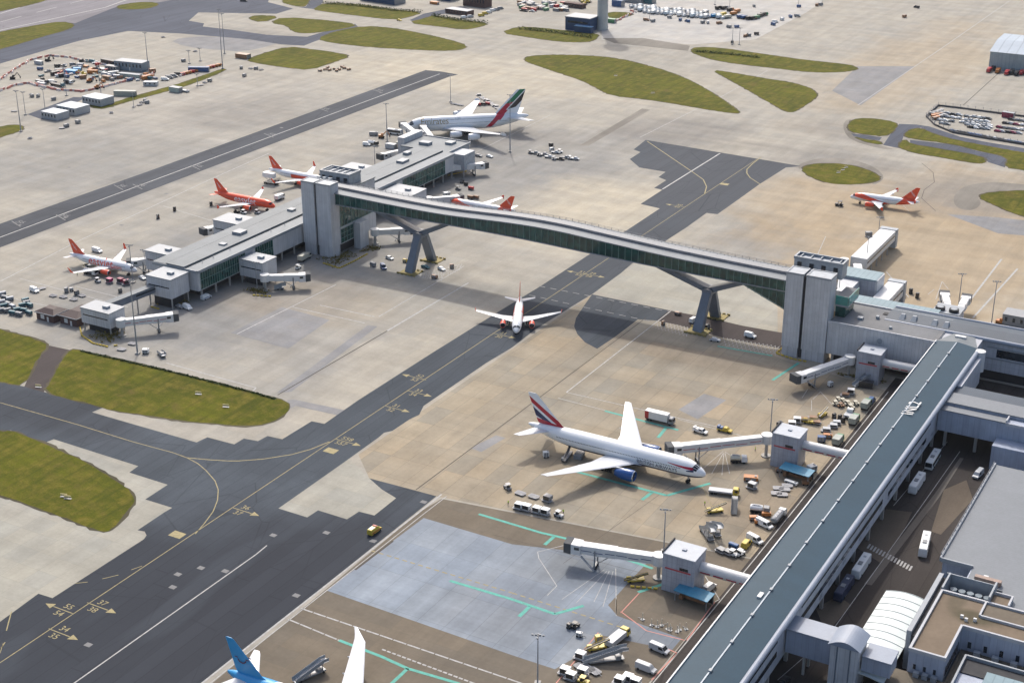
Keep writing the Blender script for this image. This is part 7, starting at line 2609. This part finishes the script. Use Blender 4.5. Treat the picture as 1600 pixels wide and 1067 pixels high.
for i in range(4):
    cart('red and black cart beyond the wing of the double-deck airliner', 741 + i * 7, 166 - i * .5, 0, PR if i % 2 else PK, group='red and black carts beyond the wing')
for i in range(3):
    dolly('dark flat trailer in the pair beyond the far wing', 708 + i * 6, 163 + i * 1.2, 0, None, group='flat trailers beyond the far wing')
tug('dark pushback tug in front of the airliner on the right apron', 1311, 322, 185, PK, s=1.3)
box_unit('dark engine stand left of the long white box bridge', 1357, 370, 30, PG, (3.0, 2.0, 2.0))
for px, py in ((1411, 463), (1423, 459), (1433, 466)):
    box_unit('dark floodlit kiosk behind the teal walkway roof', px, py, 0, PK, (1.4, 1.2, 2.0), group='dark kiosks behind the teal walkway', name='kiosk', cat='kiosk')
digger('orange-yellow loader beyond the dark grey wing at the right edge', 1562, 507, 0, PO)
container('dark slate container with louvred roof beyond the dark wing', 1592, 508, 0, PG, (12, 8, 5.0), windows=True)
# bus road in the courtyard
bus('white bus farthest up the sunken bus road', 1457, 724, 271, PW)
bus('white bus with two roof hatches second along the sunken bus road', 1432, 761, 270, PW)
bus('white bus alone beside the pale shed roof', 1444, 857, 279, PW)
bus('white-roofed bus against the blue-roofed pier wall', 1345, 891, 270, PW)
bus('dark blue bus in front of the white-roofed bus', 1318, 926, 270, paint('navy', (.015, .03, .075)))
van('pale van at the far side of the sunken bus road', 1528, 744, 262, PS, L=5.4)
car('dark car at the very bottom of the bus road', 1226, 1066, 90, PK)


# people
def person_mesh():
    sk = [((0, 0, .95), .17, -1), ((0, 0, 1.2), .17, 0), ((0, 0, 1.42), .13, 1), ((0, 0, 1.55), .07, 2), ((.02, 0, 1.72), .11, 3),
          ((0, .2, 1.4), .07, 2), ((.03, .25, 1.12), .055, 5), ((.12, .24, .88), .045, 6), ((0, -.2, 1.4), .07, 2), ((0, -.26, 1.12), .055, 8), ((.08, -.25, .88), .045, 9),
          ((.02, .1, .88), .1, 0), ((.1, .11, .48), .075, 11), ((.05, .11, .07), .055, 12), ((.2, .12, .05), .05, 13),
          ((-.02, -.1, .88), .1, 0), ((-.06, -.11, .48), .075, 15), ((-.18, -.11, .07), .055, 16), ((-.04, -.12, .05), .05, 17)]
    me = bpy.data.meshes.new('body')
    me.from_pydata([s[0] for s in sk], [(i, s[2]) for i, s in enumerate(sk) if s[2] >= 0], [])
    o = bpy.data.objects.new('body', me)
    col.objects.link(o)
    md = o.modifiers.new('Skin', 'SKIN')
    for i, s in enumerate(sk):
        me.skin_vertices[0].data[i].radius = (s[1], s[1])
        me.skin_vertices[0].data[i].use_root = (i == 0)
    o.modifiers.new('Sub', 'SUBSURF').levels = 1
    dg = bpy.context.evaluated_depsgraph_get()
    m2 = bpy.data.meshes.new_from_object(o.evaluated_get(dg))
    bpy.data.objects.remove(o)
    for m in (pm('hi_vis_yellow', (0.40, 0.60, 0.04), .7, 0, .05), pm('dark_trousers', (0.03, 0.035, 0.05), .8), pm('skin_tone', (0.45, 0.28, 0.20), .6, 0, .05)):
        m2.materials.append(m)
    for p_ in m2.polygons:
        z = p_.center.z
        p_.material_index = 1 if z < .93 else (2 if z > 1.54 else 0)
        p_.use_smooth = True
    return m2


PM_ = person_mesh()
for px, py, rz, lab in ((794, 789, 0, 'person in green-yellow hi-vis top standing below the tail of the large airliner'), (121, 431, 30, 'person in hi-vis top standing by the wing tip of the orange-lettered airliner'), (1101, 790, 60, 'person in hi-vis top walking below the airliner nose gear'), (1180, 705, 200, 'person in hi-vis top under the long jet bridge'), (880, 803, 90, 'person in hi-vis top beside the silver baggage tug')):
    o = bpy.data.objects.new('person', PM_)
    col.objects.link(o)
    g_ = G(px, py)
    o.location = (g_.x, g_.y, .05)
    o.rotation_euler = (0, 0, R(rz))
    tag(o, lab, 'person')

# light masts
for lab, px, py, H in (('slim light mast in front of the long jet bridge to the large airliner', 1203, 683, 14), ('slim light mast left of the lowest stand tower', 1037, 862, 14), ('light mast with spread lamps at the bottom of the pale blue stand', 840, 1068, 14.5),
                       ('tall light mast beside the wing of the double-deck airliner', 797, 238, 32), ('tall light mast left of the double-deck airliner nose', 605, 222, 22), ('slim light mast beyond the double-deck airliner', 704, 160, 17),
                       ('light mast by the gate house near the pier head', 586, 262, 12), ('tall light mast at the pier tip by the grass', 215, 553, 30), ('light mast beside the nose of the orange-lettered airliner', 208, 442, 17),
                       ('light mast beside the square gate house', 402, 452, 12), ('light mast behind the pier near the orange-lettered airliner', 228, 425, 10), ('light mast left of the long white box bridge', 1372, 372, 10),
                       ('light mast in front of the fan-topped gate house', 1497, 482, 15), ('light mast right of the fan-topped gate house', 1549, 506, 18), ('light mast on the teal spur roof line', 1352, 425, 16),
                       ('light mast on the construction yard road, far left', 33, 206, 24), ('light mast behind the far-left yard mast', 40, 180, 14), ('light mast beside the dark far road', 71, 175, 14),
                       ('light mast among the construction barriers', 104, 150, 18), ('light mast next to the white cabins', 158, 148, 18), ('tall light mast by the two-storey cabin', 232, 112, 26),
                       ('tallest light mast at the end of the hoarding', 348, 108, 40), ('second tall light mast at the end of the hoarding', 351, 84, 28), ('short light mast before the hoarding end', 313, 96, 9), ('short light mast left of the hoarding', 296, 100, 9),
                       ('short twin light mast by the grey store', 209, 168, 9), ('short light mast by the row of containers', 309, 135, 8), ('far light mast between the parked aircraft bays', 1155, 70, 12), ('far light mast left of the paired bay mast', 1144, 70, 12),
                       ('far light mast at the top of the bay apron', 1247, 12, 16), ('far light mast at the very top right of the bay apron', 1284, 10, 14), ('far light mast above the bus park', 1140, 12, 12), ('far light mast by the park corner', 1117, 8, 12), ('far light mast in the blank bay apron', 1015, 32, 9)):
    mast(lab, px, py, H)
# ------------------------------------------------------------------ far side of the airfield
# construction yard
random.seed(21)


def barrier_run(pts, n, lab, group):
    P = GP(pts)
    seg = [(P[i + 1] - P[i]).length for i in range(len(P) - 1)]
    tot = sum(seg)
    for i in range(n):
        d = tot * (i + .5) / n
        k = 0
        while d > seg[k]:
            d -= seg[k]
            k += 1
        p = P[k].lerp(P[k + 1], d / seg[k]) + Vector((random.uniform(-1, 1), random.uniform(-1, 1), 0))
        dr = P[k + 1] - P[k]
        rz = math.degrees(math.atan2(dr.y, dr.x)) + random.uniform(-12, 12)
        t = thing('barrier', lab, 'barrier', (p.x, p.y, 0), R(rz), group)
        part('block', ('bar', i % 2), lambda mb: mb.loft([[(-2.0, -.45, 0), (2.0, -.45, 0), (2.0, .45, 0), (-2.0, .45, 0)], [(-1.9, -.2, 1.25), (1.9, -.2, 1.25), (1.9, .2, 1.25), (-1.9, .2, 1.25)]]), pm('barrier_red', (0.48, 0.17, 0.13), .6) if i % 2 else pm('barrier_white', (0.62, 0.55, 0.52), .6), t)
        part('foot', ('barf',), lambda mb: (mb.box(-1.7, -1.2, -.6, .6, 0, .2), mb.box(1.2, 1.7, -.6, .6, 0, .2)), PG, t)


barrier_run([(0, 126), (20, 112), (45, 96), (75, 88), (105, 90), (125, 95), (140, 98)], 34, 'red or white water-filled barrier along the far edge of the construction yard', 'barriers round the construction yard, far side')
barrier_run([(0, 143), (22, 134), (45, 131), (70, 137), (95, 142), (130, 144), (165, 136), (205, 125), (240, 118)], 56, 'red or white water-filled barrier along the near edge of the construction yard', 'barriers round the construction yard, near side')
barrier_run([(282, 120), (300, 114), (318, 108), (345, 102)], 14, 'red or white barrier beside the blue hoarding container', 'barriers by the hoarding')
barrier_run([(240, 118), (236, 110), (150, 100)], 12, 'red or white barrier beside the two-storey site cabin', 'barriers by the site cabin')
container('long blue site container behind the grass strip', 311, 112, 27, PB, (14, 3, 3.0))
container('bright blue material stack in the middle of the construction yard', 112, 114, 10, PLB, (9, 5, 1.8), name='material_stack', cat='material stack')
container('bright blue smaller stack beside the main blue stack', 121, 111, 40, PLB, (5, 4, 2.0), name='material_stack', cat='material stack')
digger('orange excavator in the middle of the construction yard', 140, 129, 20, PO)
digger('yellow-brown excavator left of the two-storey cabin', 131, 119, 200, PY)
digger('orange-brown excavator beside the yellow-brown one', 146, 112, 30, PN)
digger('orange loader on the near barrier line', 152, 139, 10, PO)
digger('red excavator left of the blue stacks', 94, 119, 60, PR)
digger('black crane-like excavator at the far left of the yard', 20, 124, 40, PK)
digger('dark excavator by the far barriers', 75, 96, 80, PK)
c_ = container('two-storey grey-blue site cabin with pale roof in the construction yard', 207, 109, 8, paint('cabin_blue', (.17, .23, .28)), (22, 9, 6.0), windows=True, roof=C_light, name='site_cabin', cat='site cabin')
container('long black site hut left of the two-storey cabin', 172, 101, -6, PK, (14, 4, 3.2), windows=True, name='site_cabin', cat='site cabin')
container('blue-grey site hut in front of the black hut', 176, 110, 0, PG, (10, 4, 3.0), windows=True, name='site_cabin', cat='site cabin')
container('pale green low store in front of the two-storey cabin', 204, 122, 8, paint('pale_green', (.33, .40, .37)), (16, 3.5, 2.8), roof=C_light, name='site_cabin', cat='site cabin')
tanker('black tanker in the construction yard', 107, 131, 0, PW, PK, L=7)
truck('dark flatbed lorry along the near barriers', 66, 130, -8, PK, PG, L=12, hb=1.6)
truck('second dark flatbed lorry along the near barriers', 90, 135, -5, PT, PK, L=12, hb=1.6)
truck('white site lorry right of the orange excavator', 166, 121, 0, PW, PS, L=7)
for i, (px, py, m) in enumerate(((100, 104, PG), (115, 103, PG), (75, 113, PG), (128, 97, PK), (136, 97, PT), (145, 98, PT), (150, 100, PW), (185, 104, PG), (168, 113, PK), (184, 118, PK))):
    (van if i % 2 else pickup)('dark or pale site vehicle scattered in the construction yard', px, py, (37 * i) % 180, m, group='site vehicles in the construction yard')
random.seed(77)
for i in range(70):
    u, v_ = random.random(), random.random()
    px = 60 + u * 185
    py = 101 + (u - .3) * 4 + v_ * (34 - 12 * u)
    m = random.choice((PK, PG, PS, PW, PT, PR, PO, PB, PN, PCR))
    (box_unit if i % 3 else container)('small stacked material, crate or machine in the construction yard', px, py, random.choice((-5, 20, 60, 85)), m, **({'size': (random.choice((2.4, 4.0)), 1.8, random.choice((.8, 1.6)))} if i % 3 else {'size': (random.choice((4.0, 7.0)), 2.4, random.choice((1.2, 2.4)))}), name='site_material', cat='site material', group='material stored in the construction yard')
for i in range(12):
    box_unit('orange netting or crate heap beside the blue hoarding container', 285 + i * 5.2, 118 - i * 1.3, 27, PO if i % 3 else PR, (3.6, 1.8, 1.4), name='site_material', cat='site material', group='orange heaps by the hoarding')
# cabins and containers along the grass strip
for lab, px, py, a, b, h in (('flat white-roofed grey store nearest the far road, left one of a pair', 87, 185, 13, 10, 4.4), ('flat white-roofed grey store, right one of a pair', 115, 176, 16, 12, 4.6), ('flat white-roofed grey store standing alone by the grass', 154, 162, 16, 11, 4.6)):
    container(lab, px, py, -2, paint('store_grey', (.30, .33, .36)), (a, b, h), roof=pm('store_roof', (.44, .48, .51), .5), windows=True, name='store', cat='store')
container('long grey-green container with doors left of the grass strip', 196, 150, 25, paint('grey_green', (.28, .31, .28)), (14, 3.2, 3.2))
container('white and grey caged unit behind the grass strip', 236, 134, 25, PS, (9, 4, 2.6), windows=True)
container('pale green lone container on the wide apron', 275, 144, 0, paint('pale_green', (.33, .40, .37)), (8, 4, 3.2), roof=C_light)
box_unit('grey trailer beside the lone pale green container', 289, 144, 0, PS, (6, 2.5, .9), name='trailer', cat='trailer')
for i, (px, py, m) in enumerate(((258, 126, PW), (265, 123, PG), (272, 121, PG), (279, 118, PK))):
    van('grey or white vehicle parked along the grass strip', px, py, 27, m, group='vehicles along the grass strip')
for i, (px, py) in enumerate(((222, 161), (230, 162), (218, 165), (227, 159), (320, 130), (328, 128), (314, 134), (382, 120), (174, 177), (122, 193), (97, 201), (104, 199), (47, 217), (50, 152), (22, 175), (84, 157), (305, 81), (377, 108), (392, 108), (400, 109), (408, 110), (60, 152), (255, 59), (287, 97))):
    (box_unit if i % 2 else dolly)('dark ground equipment left standing on the wide far-left apron', px, py, (40 * i) % 180, **({'m': PG, 'size': (3.0, 1.8, 1.6)} if i % 2 else {}), group='scattered equipment on the far-left apron')
for i, (px, py) in enumerate(((500, 112), (508, 110), (515, 111), (522, 109), (530, 110), (538, 108), (545, 110), (512, 107), (526, 112), (535, 106))):
    box_unit('small brown crate unit beside the rhombus of grass', px, py, (40 * i) % 180, PN, (2.6, 1.6, .9), group='brown crates by the rhombus of grass', name='crate', cat='crate')
container('dark scrubby timber stack at the tip of the rhombus of grass', 380, 91, 0, PN, (10, 5, 3.0), name='material_stack', cat='material stack')
car('yellow-green airfield car on the far concrete taxiway', 624, 33, -10, PY)
# blue sheds at the top
container('long blue shed cut by the top edge', 598, 3, -8, C_bluecl, (38, 14, 6.5), roof=C_plant, name='shed', cat='shed')
container('smaller blue shed at the top edge', 700, 0, -8, C_bluecl, (14, 12, 7), roof=C_plant, name='shed', cat='shed')
container('orange skip by the smaller blue shed', 679, 7, -8, PO, (8, 3, 2.0), name='skip', cat='skip')
container('low dark brick station with pale roof near the top', 718, 22, -6, C_brick, (22, 9, 3.6), roof=C_light, windows=True, name='station', cat='station')
container('tall dark brick block behind the low station', 746, 10, -6, C_brick, (22, 10, 8.5), roof=C_flat, windows=True, name='station', cat='station')
for i, (px, py, m) in enumerate(((752, 26, PY), (758, 23, PY), (764, 21, PW), (770, 18, PW), (776, 17, PG), (782, 15, PG), (725, 29, PW), (735, 28, PS))):
    van('yellow or white vehicle parked beside the dark brick station', px, py, 60, m, group='vehicles at the dark brick station')
# control tower foot
ct = thing('control_tower', 'round pale concrete control tower shaft with a blue building at its foot', 'control tower', G(941, 46), 0)
part('shaft', ('ctshaft',), lambda mb: mb.loft([[(math.cos(2 * math.pi * j / 20) * r_, math.sin(2 * math.pi * j / 20) * r_, z) for j in range(20)] for z, r_ in ((0, 4.6), (8, 4.1), (40, 3.9), (62, 5.5), (66, 9), (70, 9))]), pm('tower_concrete', (.42, .43, .41), .7, 0, .12, .2), ct, smooth=True)
part('cab_glass', ('ctcab',), lambda mb: mb.loft([[(math.cos(2 * math.pi * j / 16) * r_, math.sin(2 * math.pi * j / 16) * r_, z) for j in range(16)] for z, r_ in ((70, 6.5), (75, 7.5))]), C_glass2, ct)
part('cab_roof', ('ctroof',), lambda mb: mb.tube((0, 0, 75), (0, 0, 76), 8, 8, 16), C_light, ct)
bp = G(908, 46)
bb = thing('blue_building', 'dark blue building with pale roof at the foot of the control tower', 'building', (bp.x, bp.y, 0))
part('wall', ('bbw',), lambda mb: mb.box(-10, 11, -7, 9, 0, 9.5), C_bluecl, bb)
part('roof', ('bbr',), lambda mb: mb.box(-10.3, 11.3, -7.3, 9.3, 9.5, 10.1), C_light, bb)
part('annex', ('bba',), lambda mb: mb.box(0, 14, -11.5, -7.1, 0, 4.4), C_bluecl, bb)
part('annex_roof', ('bbar',), lambda mb: mb.box(-.2, 14.2, -11.8, -7.1, 4.4, 4.8), pm('annex_roof_blue', (0.10, .24, .42), .5), bb)
part('window', ('bbwn',), lambda mb: mb.box(-8, 9, -7.06, -7.0, 5.5, 7), C_glass2, bb)
container('small dark green cabinet right of the control tower foot', 956, 36, 0, PGR, (6, 4, 3), name='cabinet', cat='cabinet')
for i in range(7):
    barrier = None
barrier_run([(958, 36), (972, 30), (992, 20), (985, 18)], 14, 'orange and white kerb barrier round the small lawn by the control tower', 'kerb barriers by the control tower')
container('long dark store left of the control tower', 898, 12, -6, C_brick, (18, 6, 3.5), windows=True, name='store', cat='store')
random.seed(31)
for i in range(46):
    px, py = 812 + random.random() * 74, 1 + random.random() * 14
    m = random.choice((PR, PW, PG, PN, PS, PGR))
    container('red, grey or green freight box in the yard left of the control tower', px, py + 3, random.choice((-8, 82)), m, (5, 2.4, 2.2), group='freight boxes left of the control tower')
for i, (px, py) in enumerate(((816, 18), (831, 19), (820, 18.5), (910, 3), (920, 4))):
    pickup('pale pickup by the freight yard left of the control tower', px, py, -8, PS if i % 2 else PK, group='pickups by the freight yard')
for i in range(9):
    digger('yellow plant machine in the pack beside the control tower', 908 + i * 2.6, 2 + (i % 3) * 3, 40 * i, PY, group='yellow plant machines by the control tower') if i < 5 else None
# packed vehicle park at the top
n = 0
for row in range(5):
    for i in range(20):
        px = 980 + i * 6.8 + row * 7
        py = 13.5 + i * .62 + row * 2.6 - 3.2
        if random.random() < .12 or py > 30:
            continue
        m = random.choice((PW, PW, PW, PS, PS, paint('pale_blue', (.42, .50, .56)), PG))
        n += 1
        (van if (i + row) % 3 else truck)('white or pale blue van in the packed vehicle park at the top', px, py, 85, m, **({} if (i + row) % 3 else {'box': m, 'L': 7.0, 'hb': 3.0}), group='packed vehicle park at the top')
for i, (px, py, m) in enumerate(((1117, 28, PLB), (1124, 28, PY), (1130, 25, PY), (1137, 29, PCR), (1146, 24, PO), (1152, 20, PO), (1157, 29, PB), (1163, 30, PB), (1170, 31, PK), (1176, 31, PN), (1182, 30, PGR), (1188, 27, PK), (1194, 25, PGR), (1141, 18, PO), (1122, 15, PK), (1132, 15, PG))):
    truck('yellow, blue or dark service truck at the right end of the packed vehicle park', px, py, 60 + 10 * (i % 3), m, random.choice((PK, m, m)), L=6.5, hb=2.8, group='service trucks at the packed park end')
container('slate shed behind the packed vehicle park', 990, 4, -6, PG, (18, 8, 4), roof=C_plant, name='shed', cat='shed')
container('teal-grey shed beside the slate shed', 1012, 5, -6, PT, (12, 7, 4.5), roof=C_plant, name='shed', cat='shed')
container('dark blue hut left of the slate shed', 966, 10, -6, PB, (9, 6, 5), name='shed', cat='shed')
for i, (px, py, m) in enumerate(((1010, 33, PN), (1020, 35, PG), (1063, 33, PB), (1074, 35, PB), (1046, 29, PG), (1098, 37, PG), (1106, 37, PS), (1139, 44, PG), (1151, 44, PB), (1165, 58, PN), (1170, 57, PG), (1182, 55, PK), (1124, 38, PN), (1144, 68, PK), (1208, 40, PB), (1211, 36, PW), (1222, 32, PW), (1235, 28, PB), (1246, 27, PG), (1282, 9, PG), (1276, 10, PN), (1432, 13, PK), (1248, 12, PB), (1413, 28, PN), (1178, 11, PG))):
    (van if i % 3 == 0 else box_unit)('vehicle or unit standing alone on the far bay apron', px, py, (50 * i) % 180, m, group='lone units on the far bay apron', **({} if i % 3 == 0 else {'size': (3.6, 2.0, 1.8)}))
# hangar at the right
hg = thing('hangar', 'large grey hangar with pale blue-grey sloping roof at the right edge', 'hangar', (-200, 1040, 0))
HX0, HX1, HY0, HY1 = -216.5, -120, 1036, 1100
bx('wall', cladding('hangar_cladding', (.30, .36, .38), 2.5, .85), hg, (HX0, HX1, HY0, HY1, 0, 12.2))
mb = MB()
mb.loft([[(HX0 - .5, HY0 - .5, 12.2), (HX0 - .5, HY0 + 20, 16.8), (HX0 - .5, HY1 - 24, 17.2), (HX0 - .5, HY1, 12.2)], [(HX1, HY0 - .5, 12.2), (HX1, HY0 + 20, 16.8), (HX1, HY1 - 24, 17.2), (HX1, HY1, 12.2)]])
mb.build('roof', seamroof('hangar_roof', (.36, .42, .48), 6, 'x', .08), hg, world=True)
bx('raised_bay', seamroof('hangar_bay', (.36, .42, .48), 6, 'x', .08), hg, (-200, HX1, 1058, 1096, 16.5, 22.5))
hu = G(1571, 110)
ho = thing('workshop', 'small pale-roofed workshop block in front of the hangar', 'workshop', (hu.x, hu.y, 0))
part('wall', ('wsw',), lambda mb: (mb.box(-4, 3, -2, 6, 0, 6.5), mb.box(3, 40, 0, 7, 0, 5.2)), C_brick, ho)
part('roof', ('wsr',), lambda mb: (mb.box(-4.3, 3.3, -2.3, 6.3, 6.5, 7.0), mb.box(3.3, 40, -.3, 7.3, 5.2, 5.7)), C_light, ho)
part('door', ('wsd',), lambda mb: (mb.box(5, 8, -.06, 0, 0, 4), mb.box(11, 14, -.06, 0, 0, 4)), PK, ho)
for i, (px, py, m) in enumerate(((1545, 113, PR), (1552, 110, PK), (1559, 114, PO), (1573, 117, PR), (1580, 116, PK), (1588, 118, PK), (1596, 117, PR), (1564, 108, PW))):
    truck('red or black fire-service truck in the line before the hangar', px, py, 270, m, m, L=6.5, hb=2.9, group='trucks in line before the hangar')
# fenced car compound
fc = thing('fence', 'dark posts and mesh fence round the car compound', 'fence', G(1466, 170))
FP = [(1700, 228), (1600, 212), (1545, 203), (1500, 195), (1466, 168), (1447, 181), (1460, 194), (1488, 206), (1545, 217), (1600, 226), (1700, 241)]
FP = [(1700, 200), (1600, 183), (1560, 178), (1500, 170), (1466, 166), (1447, 183), (1460, 196), (1488, 208), (1545, 218), (1600, 227), (1700, 243)]
pts = GP(FP)
fp_, fm_ = MB(), MB()
for a, b in zip(pts[:-1], pts[1:]):
    fm_.beam((a.x, a.y, .5), (b.x, b.y, .5), .5, 1.0)
    fp_.beam((a.x, a.y, 2.3), (b.x, b.y, 2.3), .08, .08)
    fp_.beam((a.x, a.y, 1.5), (b.x, b.y, 1.5), .08, .08)
    L_ = (b - a).length
    k = int(L_ / 4)
    for i in range(k):
        q = a.lerp(b, i / k)
        fp_.box(q.x - .1, q.x + .1, q.y - .1, q.y + .1, 0, 2.8)
fm_.build('kerb_wall', pm('fence_wall', (.07, .07, .075), .8), fc, world=True)
fp_.build('mesh_panel', PG, fc, world=True)
random.seed(41)
cars = []
for row, (px0, py0, n) in enumerate(((1482, 179, 3), (1480, 184, 3), (1469, 189, 3), (1472, 194, 2), (1512, 183, 5), (1508, 188, 5), (1504, 192, 6), (1512, 196, 5), (1517, 200, 4), (1558, 206, 5), (1562, 200, 6), (1572, 194, 6), (1580, 188, 4))):
    for i in range(n):
        cars.append((px0 + i * 8.2 + random.uniform(-1, 1), py0 + i * .9 + random.uniform(-.4, .4)))
for px, py in cars:
    m = random.choice((PW, PW, PW, PS, PS, PK, PG)) if px < 1555 else random.choice((PK, PG, PG, PS, PM, PW))
    car('small parked car inside the fenced compound', px, py, random.choice((-8, -8, -5, 172)), m, group='cars inside the fenced compound')
for i in range(22):
    px, py = 1488 + i * 5.6, 206 + i * 1.02
    car('dark or blue-grey car parked against the compound fence', px, py, -15, random.choice((PK, PG, PB, PS, PT)), group='cars against the compound fence')
for i in range(12):
    container('rusty or grey crate stacked in the corner of the car compound', 1456 + (i % 4) * 5 + (i // 4) * 2, 180 + (i // 4) * 3.6 - (i % 4) * 1.6, 30 * i, random.choice((PN, PO, PG, PG)), (3, 2.2, 1.6), group='crates in the compound corner', name='crate', cat='crate')
container('maroon-dark van body inside the compound', 1575, 184, -8, PM, (7, 3, 3.2), roof=C_light)
# hedge lines in front of the far buildings
def hedge(label, pts, h=2.2, wd=3.0, seed=1):
    rnd = random.Random(seed)
    P = GP(pts)
    t = thing('hedge', label, 'hedge', (P[0].x, P[0].y, 0), 0, 'clipped hedges at the far side')
    mb = MB()
    for a, b in zip(P[:-1], P[1:]):
        L_ = (b - a).length
        for i in range(int(L_ * 12)):
            q = a.lerp(b, rnd.random())
            c = Vector((q.x + rnd.gauss(0, wd * .3), q.y + rnd.gauss(0, wd * .3), abs(rnd.random()) * h * (0.8 + .3 * rnd.random())))
            s = rnd.uniform(.3, .7)
            d1 = Vector((rnd.uniform(-1, 1), rnd.uniform(-1, 1), rnd.uniform(-.6, .6))).normalized() * s
            d2 = d1.cross(Vector((rnd.uniform(-1, 1), rnd.uniform(-1, 1), rnd.uniform(-1, 1)))).normalized() * s
            mb.face([c - d1, c + d2 * .6, c + d1, c - d2 * .6])
    mb.build('foliage', M_leaf, t, world=True)
    st = MB()
    for a, b in zip(P[:-1], P[1:]):
        for i in range(int((b - a).length / 4) + 1):
            q = a.lerp(b, min(i * 4 / (b - a).length, 1))
            st.tube((q.x, q.y, 0), (q.x, q.y, h * .5), .12, .06, 5)
    st.build('stem', PN, t, world=True)
    return t


kl = NT('hedge_leaves')
M_leaf = kl.out(kl.mix(kl.noise(1.2, 2), (0.03, 0.055, 0.014), (0.075, 0.10, 0.03)), .9)
hedge('dark hedge along the lawn below the long blue shed', [(505, 6), (560, 10), (612, 17), (658, 20)], seed=2)
hedge('dark hedge along the lawn below the brick station', [(675, 25), (715, 33), (762, 37)], seed=3)
hedge('dark hedge along the lawn left of the control tower', [(812, 46), (860, 51), (925, 60)], seed=4)
hedge('dark hedge along the lawn beyond the bay apron', [(1085, 81), (1140, 86), (1185, 91)], h=1.4, seed=5)
hedge('low dark tussock line edging the near grass beside the satellite apron', [(127, 549), (250, 577), (330, 597), (400, 615), (430, 624)], h=.4, wd=.7, seed=6)
# dark runway-side vehicle at the top left
van('dark van far off on the taxiway at the top left', 381, 3, 20, PK, L=6)
# yellow kerb planters and scrub round the tower feet and gate houses
def scrub(label, pts, seed, h=.9, n=400):
    rnd = random.Random(seed)
    P = GP(pts)
    cx = sum((p.x for p in P)) / len(P); cy = sum((p.y for p in P)) / len(P)
    mb = MB()
    for i in range(n):
        a, b = rnd.sample(P, 2)
        u = rnd.random()
        q = a.lerp(b, u).lerp(Vector((cx, cy, 0)), rnd.random() * .8)
        c = Vector((q.x, q.y, rnd.random() * h))
        s = rnd.uniform(.25, .6)
        d1 = Vector((rnd.uniform(-1, 1), rnd.uniform(-1, 1), rnd.uniform(-.3, .9))).normalized() * s
        d2 = d1.cross(Vector((rnd.uniform(-1, 1), rnd.uniform(-1, 1), rnd.uniform(-1, 1)))).normalized() * s * .6
        mb.face([c - d1, c + d2, c + d1, c - d2])
    return tag(mb.build('scrub', M_scrub), label, 'scrub', kind='stuff')


ks = NT('scrub_leaves')
M_scrub = ks.out(ks.mix(ks.noise(.8, 2), (0.10, 0.085, 0.02), (0.20, 0.16, 0.04)), .9)
scrub('yellow-brown scrub round the satellite tower foot', [(490, 405), (520, 420), (560, 400), (545, 392)], 1)
scrub('yellow-brown scrub under the outermost gate house', [(135, 528), (175, 540), (200, 522), (160, 515)], 2, 1.2)
scrub('yellow-brown scrub below the third stand tower', [(1300, 585), (1340, 590), (1385, 600), (1375, 590)], 3, 1.0, 500)
scrub('yellow-brown scrub under the square gate house', [(375, 455), (415, 462), (425, 455), (390, 450)], 4, .9, 250)
scrub('yellow-brown scrub under the pier end box', [(240, 478), (290, 478), (300, 470), (250, 468)], 5, .9, 250)
scrub('yellow-brown scrub by the pale stair block', [(560, 395), (590, 392), (600, 386), (575, 384)], 6, .7, 250)
km = MB()
for pts in ([(125, 512), (128, 525), (145, 537), (170, 543)], [(178, 541), (186, 540)], [(505, 412), (530, 420), (555, 408), (575, 397)], [(1214, 553), (1240, 562), (1262, 566)], [(395, 462), (425, 464)], [(236, 480), (250, 484)], [(1222, 545), (1212, 553)], [(985, 917), (1030, 921)], [(700, 275), (730, 268)]):
    P = GP(pts)
    for a, b in zip(P[:-1], P[1:]):
        L_ = (b - a).length
        k = max(1, int(L_ / 1.6))
        for i in range(k):
            c, d = a.lerp(b, i / k), a.lerp(b, (i + .7) / k)
            km.beam((c.x, c.y, .3), (d.x, d.y, .3), .5, .5)
tag(km.build('kerb_blocks', pm('kerb_yellow', (.45, .33, .05), .8, 0, .3)), kind='structure')

# small lit direction boards standing on the grass
for px, py, rz in ((310, 616, 200), (353, 636, 200), (106, 779, 200), (100, 776, 200), (1322, 262, 230), (1317, 266, 230), (1310, 270, 230), (962, 119, 220), (1020, 146, 220), (60, 605, 200)):
    t = V('small yellow and white taxiway board standing on the grass', 'taxiway_sign', 'sign', px, py, rz, 'taxiway boards on the grass')
    part('panel', ('tsp',), lambda mb: mb.box(-1.1, 1.1, -.1, .1, .35, 1.1), pm('sign_yellow', (.55, .46, .22), .6), t)
    part('post', ('tso',), lambda mb: (mb.box(-.9, -.8, -.05, .05, 0, .35), mb.box(.8, .9, -.05, .05, 0, .35), mb.prism([(-1.2, -.4), (1.2, -.4), (1.2, .4), (-1.2, .4)], 0, .09)), PG, t)
# ------------------------------------------------------------------ air
hz = MB()
hz.box(-1500, 400, -60, 1750, -1.0, 240.0)
ho_ = hz.build('haze', pm('haze_air', (1, 1, 1)))
hm_ = bpy.data.materials.new('haze_volume')
hm_.use_nodes = True
hn = hm_.node_tree
hn.nodes.clear()
hv = hn.nodes.new('ShaderNodeVolumePrincipled')
hv.inputs['Color'].default_value = (0.86, 0.90, 0.96, 1)
hv.inputs['Density'].default_value = 0.00002
hv.inputs['Anisotropy'].default_value = 0.2
hout = hn.nodes.new('ShaderNodeOutputMaterial')
hn.links.new(hv.outputs[0], hout.inputs['Volume'])
ho_.data.materials.clear()
ho_.data.materials.append(hm_)
tag(ho_, 'thin pale haze in the air over the airfield', 'haze', kind='stuff')
